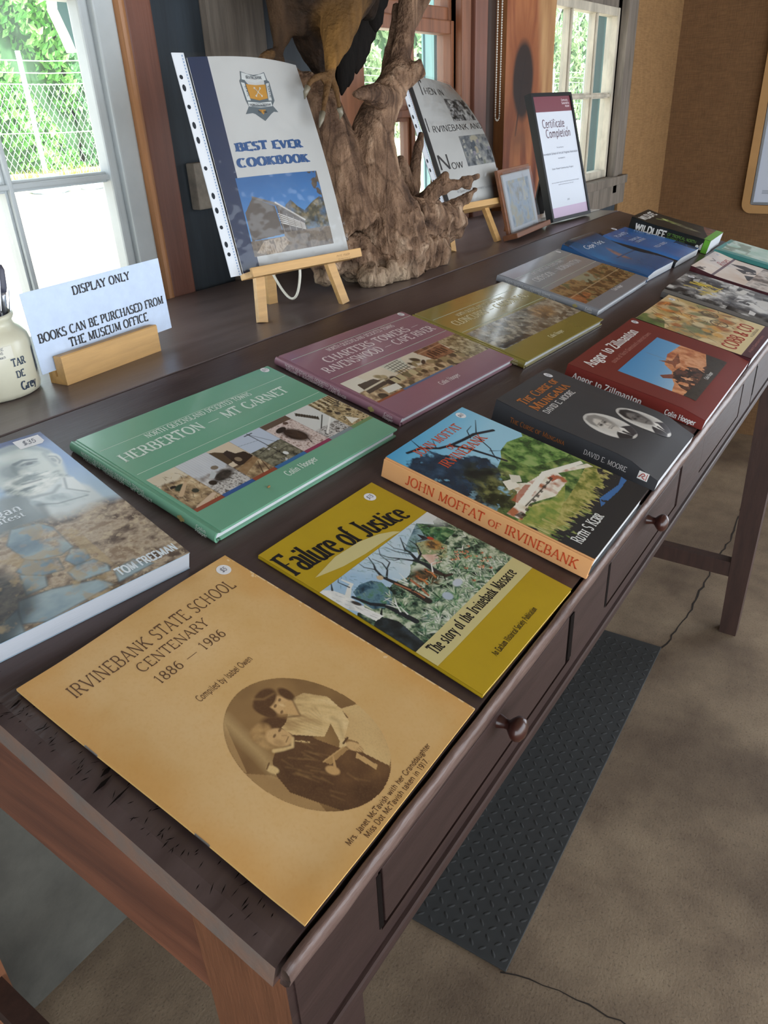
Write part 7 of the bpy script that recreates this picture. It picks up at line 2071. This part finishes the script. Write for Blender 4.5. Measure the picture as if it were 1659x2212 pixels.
# ------------------------------------------------ on the walls
p = Pic(.44, 1.30, .0045, 121)
X, Y = p.X, p.Y
kx, kz = (.120) / 1.3, (1.66 - 1.10) / 1.3
edge = .272 + .010 * np.sin(Y * 9) - .02 * (Y < .25)
warp = .05 * np.exp(-(((X - kx) / .07) ** 2 + ((Y - kz) / .10) ** 2))
tt = p.n(10, 3, 5, sx=3.2, sy=.45, X=X + warp * np.sign(X - kx), Y=Y)
p.C = p.ramp((tt - .5) * 1.7 + .5, ['#54291a', '#7d4428', '#9c623c', '#8a5030'])
p.mix(np.clip((X - .175 - .03 * np.sin(Y * 7)) / .03, 0, 1), p.ramp((tt - .5) * 1.5 + .5, ['#8f6540', '#ad855a', '#bb9868']))
p.mix(np.clip((.47 - np.abs(Y - kz) * 3) * 3, 0, 1) * np.exp(-((X - kx) / .085) ** 4) * .5, '#6b3719')
d = np.sqrt(((X - kx) / .052) ** 2 + ((Y - kz) / .075) ** 2) + (p.n(9, 7, 3) - .5) * .4
p.mix(np.clip((1.9 - d) / .8, 0, 1) * .6, '#7d4422'); p.mix(np.clip((1.15 - d) / .25, 0, 1) * .97, '#1e130d')
p.mix(p.line([(kx - .03, kz - .11), (kx - .004, kz), (kx + .012, kz + .05)], .006, .004), '#1e120c'); p.mix(p.line([(kx - .02, kz), (kx + .03, kz - .004)], .005, .003), '#1e120c')
p.tex(np.exp(-(((X - kx + .005) / .05) ** 2 + ((Y - kz + .12) / .03) ** 2)) * .8, ['#8a5a34', '#5a3220'], 9, 4)
p.tex(np.exp(-(((X - .05) / .05) ** 2 + ((Y - .66) / .03) ** 2)) * .6, ['#5a3220', '#7d4626'], 9, 5)
t = thing('timber_slab', 'polished timber slab with a dark knot on the wall between the middle and right windows', 'timber slab', (2.095, YW - .045, 1.10))
msk = X < edge + 0 * Y
p.build('polished_face', 0, 0, 0, pic_mat('slab_polish', .5, spec=.25), t, fn=lambda a, b, c: (a, c - .0006, b), mask=msk)
ed = [(.272 + .010 * math.sin(y * 9) - (.02 if y < .25 else 0)) * 1.3 for y in np.linspace(0, 1, 24)]
poly = [(0, 0)] + [(e, y * 1.3) for e, y in zip(ed, np.linspace(0, 1, 24))] + [(0, 1.3)]
k = len(poly)
MB().add([(a, .0, b) for a, b in poly] + [(a, .040, b) for a, b in poly], [tuple(range(k)), tuple(range(k, 2 * k))[::-1]] + [(i, k + i, k + (i + 1) % k, (i + 1) % k) for i in range(k)]).build('slab_body', M_pined, t)

t = thing('bead_chain', 'white beaded blind chain hanging in a loop beside the timber slab', 'blind chain', (2.06, YW - .04, 1.56))
mb = MB()
pts = [(-.012, z) for z in np.arange(.76, .012, -.0062)] + [(-.012 + .026 * (1 - math.cos(a)) / 2, .012 - .012 * math.sin(a)) for a in np.linspace(0, PI, 7)] + [(.014, z) for z in np.arange(.012, .76, .0062)]
for a, b in pts: mb.ball((a, 0, b), .0026, 0, 6, 4)
mb.build('beads', mat('bead_white', '#d8d6cc', .4), t)
mb = MB(); mb.tube([(a, 0, b) for a, b in pts], .0006, 4); mb.build('string', M_paper, t)
o = MB().box(0, .050, -.022, 0, 0, .080, bev=.003).build('wall_block', mat('block_grey', '#857d72', .85, var=.3, vscale=30, bump=.5)); o.location = (.879, YW, 1.450)
tag(o, 'small weathered grey block fixed to the dark wall left of the cookbook', 'block')

# whiteboard in a timber frame on the end wall
t = thing('notice_board', 'white notice board in a rounded pine frame on the hessian end wall', 'notice board', (XE - .012, 0, 1.10))
XB = -.012
def ring(y0, y1, z0, z1, r, n=8):
    P = []
    for cy, cz, a0 in ((y1 - r, z0 + r, -PI / 2), (y1 - r, z1 - r, 0), (y0 + r, z1 - r, PI / 2), (y0 + r, z0 + r, PI)):
        for k in range(n + 1):
            a = a0 + PI / 2 * k / n
            P.append((cy + r * math.cos(a), cz + r * math.sin(a)))
    return P
o_ = ring(-.62, .548, .0, .95, .045); i_ = ring(-.585, .513, .036, .914, .012)
k = len(o_)
v = [(XB, y, z) for y, z in o_] + [(XB, y, z) for y, z in i_] + [(.011, y, z) for y, z in o_] + [(.0, y, z) for y, z in i_]
f = []
for i in range(k):
    j = (i + 1) % k
    f += [(i, k + i, k + j, j), (i, j, 2 * k + j, 2 * k + i), (k + i, 3 * k + i, 3 * k + j, k + j)]
MB().add(v, f).build('frame', mat('pine_frame', '#b08755', .5, var=.12, vscale=6), t)
MB().box(-.003, .010, -.584, .512, .037, .913).build('white_panel', mat('board_white', '#c9d2e2', .35), t)
MB().box(-.008, -.003, -.582, .510, .038, .048).box(-.008, -.003, .500, .510, .048, .912).build('metal_edge', mat('alloy', '#a9adb2', .35, metal=.8), t)
mb = MB()
for k in range(12):
    for r_ in range(3): mb.box(-.0042, -.0035, .44 - k * .045, .47 - k * .045, .085 + r_ * .006, .0885 + r_ * .006)
mb.build('printed_lines', ink('line_grey', '#9aa2b0', .5), t)
# ================================================================== driftwood stump and the mounted bird
def PX(px, py, y): return at(px, py, 1, y)
def remesh(mb, voxel, name):
    me = bpy.data.meshes.new('tmp'); me.from_pydata(mb.v, [], mb.f); me.update()
    ob = bpy.data.objects.new('tmp', me); COL.objects.link(ob)
    md = ob.modifiers.new('r', 'REMESH'); md.mode = 'VOXEL'; md.voxel_size = voxel
    sm = ob.modifiers.new('s', 'SMOOTH'); sm.iterations = 3; sm.factor = .5
    dg = bpy.context.evaluated_depsgraph_get()
    out = bpy.data.meshes.new_from_object(ob.evaluated_get(dg))
    out.name = name
    bpy.data.objects.remove(ob); bpy.data.meshes.remove(me)
    return out
PXM = .00089
def limb(mb, pts, n=14):
    """pts: photo pixel x, y, depth y, radius in pixels"""
    P = [PX(a, b, y) for a, b, y, r in pts]
    Q, R = [], []
    for i in range(len(P) - 1):
        for k in range(4):
            s = k / 4
            Q.append(P[i].lerp(P[i + 1], s)); R.append((pts[i][3] * (1 - s) + pts[i + 1][3] * s) * PXM)
    Q.append(P[-1]); R.append(pts[-1][3] * PXM)
    # rounder path
    for _ in range(2):
        Q = [Q[0]] + [(Q[i - 1] + Q[i] * 2 + Q[i + 1]) / 4 for i in range(1, len(Q) - 1)] + [Q[-1]]
    mb.tube(Q, R, n)
dw = MB()
limb(dw, [(845, 590, .665, 66), (845, 555, .665, 80), (836, 500, .665, 82), (822, 450, .668, 73), (810, 400, .67, 60), (803, 350, .67, 51), (803, 300, .67, 45), (812, 250, .668, 38), (832, 212, .665, 34), (854, 172, .66, 30), (866, 125, .66, 23), (874, 70, .66, 20), (882, 20, .66, 22), (889, -50, .66, 22), (888, -150, .665, 20)], 18)
limb(dw, [(884, 45, .66, 18), (908, 8, .65, 15), (932, -40, .64, 12), (960, -110, .63, 8)])
limb(dw, [(858, 10, .69, 7), (848, 80, .69, 8), (836, 140, .69, 8), (824, 190, .685, 7)], 8)
limb(dw, [(852, 178, .655, 25), (882, 162, .64, 22), (903, 149, .63, 19), (913, 143, .625, 17)])
limb(dw, [(848, 216, .655, 24), (818, 208, .640, 19), (790, 201, .630, 14), (764, 204, .625, 8)])
limb(dw, [(765, 480, .685, 58), (748, 420, .69, 50), (733, 350, .70, 44), (716, 290, .71, 43), (698, 240, .722, 40), (668, 200, .748, 34), (615, 180, .772, 28), (565, 170, .785, 20)], 16)
limb(dw, [(790, 560, .68, 50), (745, 545, .69, 36), (708, 572, .70, 24), (690, 594, .70, 18)])
limb(dw, [(880, 478, .665, 54), (925, 474, .655, 45), (960, 474, .645, 36), (986, 486, .638, 26)])
limb(dw, [(870, 545, .655, 52), (915, 545, .645, 42), (948, 540, .64, 30)])
limb(dw, [(815, 585, .65, 40), (855, 592, .64, 36), (895, 580, .64, 32)])
limb(dw, [(785, 588, .65, 24), (800, 604, .64, 22), (835, 606, .63, 20)])
limb(dw, [(892, 455, .70, 18), (893, 400, .705, 14), (897, 350, .71, 13), (904, 315, .71, 11), (909, 286, .71, 6)], 10)
limb(dw, [(905, 445, .66, 20), (928, 417, .635, 16), (960, 404, .615, 12), (995, 396, .60, 10), (1012, 390, .595, 9), (1034, 380, .59, 5)], 10)
limb(dw, [(935, 415, .63, 13), (955, 392, .62, 10), (966, 373, .615, 6)], 10)
limb(dw, [(1003, 396, .597, 8), (1016, 402, .595, 5)], 8)
limb(dw, [(965, 460, .64, 20), (995, 437, .625, 13), (1013, 423, .615, 8), (1029, 406, .61, 2)], 10)
limb(dw, [(860, 345, .715, 16), (876, 385, .715, 17), (890, 440, .70, 24)], 10)
dm = remesh(dw, .0034, 'driftwood_stump')
nv = len(dm.vertices)
co = np.empty(nv * 3, np.float32); dm.vertices.foreach_get('co', co); co = co.reshape(-1, 3)
no = np.empty(nv * 3, np.float32); dm.vertices.foreach_get('normal', no); no = no.reshape(-1, 3)
hgt = np.empty(nv); cav = np.empty(nv)
for i in range(nv):
    p_ = Vector(co[i]); z = p_.z - ZB
    base = max(0.0, min(1.0, (.17 - z) / .10))
    g1 = mnoise.noise(Vector((p_.x * 60, p_.y * 60, p_.z * 9 + p_.x * 14)))               # grain along the limbs
    g2 = mnoise.noise(p_ * 34) * .6 + mnoise.noise(p_ * 75) * .4
    rg = 1 - abs(mnoise.noise(p_ * 30 + Vector((5, 2, 9)))) * 2.2
    d = .0024 * g1 + .0036 * mnoise.noise(p_ * 20) + .0018 * rg + base * (.0120 * g2 + .0070 * rg)
    hgt[i] = d
    cav[i] = .75 * g1 + .35 * rg - .15 + .5 * mnoise.noise(p_ * 13) + base * (1.0 * g2 + .4 * rg)
co2 = co + no * hgt[:, None]
co2[:, 2] = np.maximum(co2[:, 2], ZB + .0004)
dm.vertices.foreach_set('co', co2.astype(np.float32).reshape(-1))
# wood colour: follows the relief, paler on ridges, darker in grain, hollows and cracks
zz = co[:, 2] - ZB
tone = np.clip(.5 + cav * .42, 0, 1)
pal = np.array([lin(c) for c in ('#2a1d15', '#5d4636', '#8d7059', '#b59b82')])
q = np.clip(tone, 0, .999) * 3; k_ = q.astype(int); f_ = (q - k_)[:, None]
colr = pal[k_] * (1 - f_) + pal[np.minimum(k_ + 1, 3)] * f_
pale = np.clip((.045 - zz) / .03, 0, 1) * np.clip((1.13 - co[:, 0]) / .06, 0, 1) * .6
colr = colr * (1 - pale[:, None]) + np.array(lin('#c2ae94')) * pale[:, None]
ca = dm.color_attributes.new('ink', 'FLOAT_COLOR', 'POINT')
ca.data.foreach_set('color', np.concatenate([colr, np.ones((nv, 1))], 1).astype(np.float32).reshape(-1))
dm.materials.clear(); dm.materials.append(pic_mat('driftwood', .8, spec=.25, bump=.6, bscale=190))
M_dw = MATS['driftwood']
n_, l_ = M_dw.node_tree.nodes, M_dw.node_tree.links
b_ = n_['Principled BSDF']
tc = n_.new('ShaderNodeTexCoord'); mp = n_.new('ShaderNodeMapping'); mp.inputs['Scale'].default_value = (1, 1, .16)
l_.new(tc.outputs['Object'], mp.inputs[0])
nz = n_.new('ShaderNodeTexNoise'); nz.inputs['Scale'].default_value = 95; nz.inputs['Detail'].default_value = 6; nz.inputs['Distortion'].default_value = .6
l_.new(mp.outputs[0], nz.inputs['Vector'])
rp = n_.new('ShaderNodeValToRGB'); rp.color_ramp.elements[0].position = .33; rp.color_ramp.elements[1].position = .56
rp.color_ramp.elements[0].color = (.36, .32, .30, 1)
l_.new(nz.outputs['Fac'], rp.inputs[0])
vo = n_.new('ShaderNodeTexVoronoi'); vo.feature = 'DISTANCE_TO_EDGE'; vo.inputs['Scale'].default_value = 26
mp2 = n_.new('ShaderNodeMapping'); mp2.inputs['Scale'].default_value = (1, 1, .4)
l_.new(tc.outputs['Object'], mp2.inputs[0]); l_.new(mp2.outputs[0], vo.inputs['Vector'])
rv = n_.new('ShaderNodeValToRGB'); rv.color_ramp.elements[0].position = .0; rv.color_ramp.elements[1].position = .05
rv.color_ramp.elements[0].color = (.45, .42, .40, 1)
l_.new(vo.outputs['Distance'], rv.inputs[0])
src = b_.inputs['Base Color'].links[0].from_socket
for r_ in (rp, rv):
    mx = n_.new('ShaderNodeMix'); mx.data_type = 'RGBA'; mx.blend_type = 'MULTIPLY'; mx.inputs[0].default_value = .75
    l_.new(src, mx.inputs[6]); l_.new(r_.outputs[0], mx.inputs[7]); src = mx.outputs[2]
l_.new(src, b_.inputs['Base Color'])
bq = n_.new('ShaderNodeBump'); bq.inputs['Strength'].default_value = .9; bq.inputs['Distance'].default_value = .006
l_.new(nz.outputs['Fac'], bq.inputs['Height'])
l_.new(b_.inputs['Normal'].links[0].from_socket, bq.inputs['Normal'])
l_.new(bq.outputs[0], b_.inputs['Normal'])
dm.polygons.foreach_set('use_smooth', [True] * len(dm.polygons)); dm.update()
ctr = Vector((1.05, .67, ZB))
dm.transform(Matrix.Translation(-ctr))
o = bpy.data.objects.new('driftwood_stump', dm); COL.objects.link(o); o.location = ctr
tag(o, 'gnarled brown driftwood stump with upright branch stubs, carrying the mounted bird', 'driftwood')

# ---- the mounted bird of prey
bird = thing('mounted_bird', 'dark brown mounted bird of prey with golden thighs perched on the driftwood', 'bird', PX(700, 170, .68))
BO = -Vector(bird.location)
bb = MB()
def ballpx(px, py, y, r, sq=(1, 1, 1)):
    c = PX(px, py, y); r *= PXM
    bb.ball(c, (r * sq[0], r * sq[1], r * sq[2]), 0, 16, 12)
C0 = PX(690, -150, .735)
bb.ball(C0, (.120, .115, .150), 0, 20, 14)
bb.ball(C0 + Vector((.01, -.01, .11)), (.095, .095, .12), 0, 18, 12)
bb.ball(C0 + Vector((.005, -.025, .225)), (.052, .055, .055), 0, 16, 12)
limb(bb, [(612, -110, .765, 56), (614, -40, .765, 44), (613, 20, .765, 32), (609, 65, .765, 22), (603, 100, .765, 13), (600, 120, .765, 9)])
limb(bb, [(668, -90, .745, 70), (668, -10, .75, 56), (672, 50, .752, 46), (680, 100, .752, 36), (690, 138, .75, 24), (697, 165, .748, 12)])
limb(bb, [(740, -110, .70, 62), (742, -40, .69, 50), (738, 20, .685, 42), (730, 70, .675, 32), (720, 115, .668, 19), (714, 145, .664, 11), (712, 166, .662, 9)])
limb(bb, [(640, -60, .74, 50), (650, 20, .745, 36), (648, 80, .75, 22)])
limb(bb, [(790, -150, .74, 55), (790, -40, .745, 40), (782, 40, .75, 24)])
for toe in ([(712, 162, .662, 8), (706, 190, .648, 7.5), (701, 220, .640, 6), (697, 246, .636, 5)], [(710, 164, .664, 7.5), (690, 164, .655, 7), (672, 174, .652, 6), (664, 190, .652, 4.5)],
            [(714, 166, .664, 7.5), (726, 190, .655, 6.5), (731, 218, .650, 5), (733, 235, .648, 4.5)], [(712, 168, .668, 8), (716, 178, .69, 7), (716, 190, .70, 5)],
            [(600, 116, .765, 10), (582, 118, .758, 10), (566, 126, .754, 8), (556, 138, .752, 5)], [(602, 116, .765, 9), (606, 132, .757, 9), (606, 150, .753, 6)]):
    limb(bb, toe, 10)
bm_ = remesh(bb, .0042, 'body')
nv = len(bm_.vertices)
co = np.empty(nv * 3, np.float32); bm_.vertices.foreach_get('co', co); co = co.reshape(-1, 3)
no = np.empty(nv * 3, np.float32); bm_.vertices.foreach_get('normal', no); no = no.reshape(-1, 3)
cl = np.empty((nv, 3)); dd = np.empty(nv)
kA, kB = PX(742, 10, .685), PX(716, 140, .665); lA, lB = PX(592, -20, .765), PX(602, 100, .765)
fz = PX(712, 152, .662).z
def segd(p, a, b):
    ab = b - a; s = max(0, min(1, (p - a).dot(ab) / ab.length_squared)); return (p - a - ab * s).length
dk, mid, gold, tan, scal = [np.array(lin(c)) for c in ('#17110e', '#3a2a1d', '#85602f', '#4c3826', '#64492c')]
for i in range(nv):
    p_ = Vector(co[i])
    st = mnoise.noise(Vector((p_.x * 130, p_.y * 130, p_.z * 26))) * .5 + .5
    s2 = mnoise.noise(p_ * 28) * .5 + .5
    c = dk * (1 - st) + mid * st
    w1 = max(0, min(1, 1.35 - segd(p_, kA, kB) / .040)); w2 = max(0, min(1, 1.3 - segd(p_, lA, lB) / .040))
    c = c * (1 - w1 * .85) + (gold * (.55 + .6 * st) * (.6 + .7 * s2)) * w1 * .85
    c = c * (1 - w2 * .7) + (tan * (.5 + .7 * st)) * w2 * .7
    foot = 1.0 if (p_.z < fz and p_.y < .72 and p_.x > .88) or (p_.z < PX(600, 112, .765).z and p_.x < .93 and p_.y > .735) else 0.0
    if foot: c = scal * (.55 + .6 * (mnoise.noise(p_ * 260) * .5 + .5))
    cl[i] = c
    dd[i] = (.0035 * (st - .5) + .003 * (s2 - .5)) * (1 - foot) + foot * .0008 * mnoise.noise(p_ * 300)
bm_.vertices.foreach_set('co', (co + no * dd[:, None]).astype(np.float32).reshape(-1))
ca = bm_.color_attributes.new('ink', 'FLOAT_COLOR', 'POINT')
ca.data.foreach_set('color', np.concatenate([np.clip(cl, 0, 1), np.ones((nv, 1))], 1).astype(np.float32).reshape(-1))
bm_.materials.clear(); bm_.materials.append(pic_mat('plumage', .8, spec=.2, bump=.5, bscale=150))
bm_.polygons.foreach_set('use_smooth', [True] * len(bm_.polygons)); bm_.update()
o = bpy.data.objects.new('body', bm_); COL.objects.link(o); o.parent = bird; o.location = BO
M_claw = mat('claw_horn', '#77705f', .35)
for pts in ([(697, 243, .637), (694, 260, .634), (690, 276, .634)], [(665, 188, .652), (660, 200, .652), (658, 214, .655)], [(733, 233, .648), (737, 246, .648), (734, 258, .650)], [(557, 136, .752), (550, 146, .752), (548, 156, .754)]):
    m = MB().tube([PX(*q) for q in pts], [.0050, .0040, .0008], 8).build('claw', M_claw, bird); m.location = BO
M_fth = mat('feather_dark', '#15110e', .85, spec=.15, var=.5, vscale=40, stretch=(6, 6, 1), bump=.4, bscale=160)
def feather(a, b, w, bend, name='tail_feather'):
    A, B = Vector(a), Vector(b)
    d = B - A; side = d.cross(Vector((.25, 1, .1))).normalized(); nn = side.cross(d).normalized()
    n = 14
    mb = MB(); v = []
    rnd = random.Random(int(A.x * 1e4) + int(B.z * 1e4))
    for z in (.0012, -.0012):
        for i in range(n + 1):
            s = i / n
            ww = w * (.45 + .55 * min(1, s * 3)) * (1 if s < .82 else max(.08, math.sqrt(max(0, 1 - ((s - .82) / .18) ** 2)))) * (1 + .12 * (rnd.random() - .5) * (s > .6))
            c = A + d * s + nn * bend * math.sin(PI * s) + nn * z
            v += [c - side * ww, c + nn * .0015, c + side * ww]
    f = []
    o_ = 3 * (n + 1)
    for i in range(n):
        a0 = 3 * i
        f += [(a0, a0 + 1, a0 + 4, a0 + 3), (a0 + 1, a0 + 2, a0 + 5, a0 + 4)]
        f += [(o_ + a0 + 3, o_ + a0 + 4, o_ + a0 + 1, o_ + a0), (o_ + a0 + 4, o_ + a0 + 5, o_ + a0 + 2, o_ + a0 + 1)]
        f += [(a0, a0 + 3, o_ + a0 + 3, o_ + a0), (a0 + 5, a0 + 2, o_ + a0 + 2, o_ + a0 + 5)]
    mb.add(v, f, 0, True)
    m = mb.build(name, M_fth, bird); m.location = BO
for k, (ax, ay, bx, by, y) in enumerate(((775, -120, 738, 206, .770), (783, -120, 752, 188, .776), (790, -120, 770, 160, .782), (798, -120, 779, 148, .788), (806, -120, 788, 128, .794), (812, -120, 800, 96, .800), (818, -120, 814, 58, .806), (768, -120, 728, 196, .778))):
    feather(PX(ax, ay, y), PX(bx, by, y + .01), .016, .006)
feather(PX(840, -200, .70), PX(812, 70, .755), .020, .010, 'wing_feather')
feather(PX(848, -200, .71), PX(822, 30, .765), .020, .010, 'wing_feather')
for s in (-1, 1):
    c = C0 + Vector((.086 * s, .03, .07))
    m = MB().ball(c, (.036, .080, .145), 0, 14, 10).build('wing', M_fth, bird); m.location = BO
hd = C0 + Vector((.005, -.025, .225))
m = MB().tube([hd + Vector((0, -.045, .0)), hd + Vector((0, -.078, -.004)), hd + Vector((0, -.092, -.024))], [.016, .010, .001], 10).build('beak', mat('beak_horn', '#c9b98c', .4), bird); m.location = BO
for s in (-1, 1):
    m = MB().ball(hd + Vector((.032 * s, -.036, .012)), .007, 0, 10, 8).build('eye', mat('eye_dark', '#2a1a0c', .1, coat=1), bird); m.location = BO
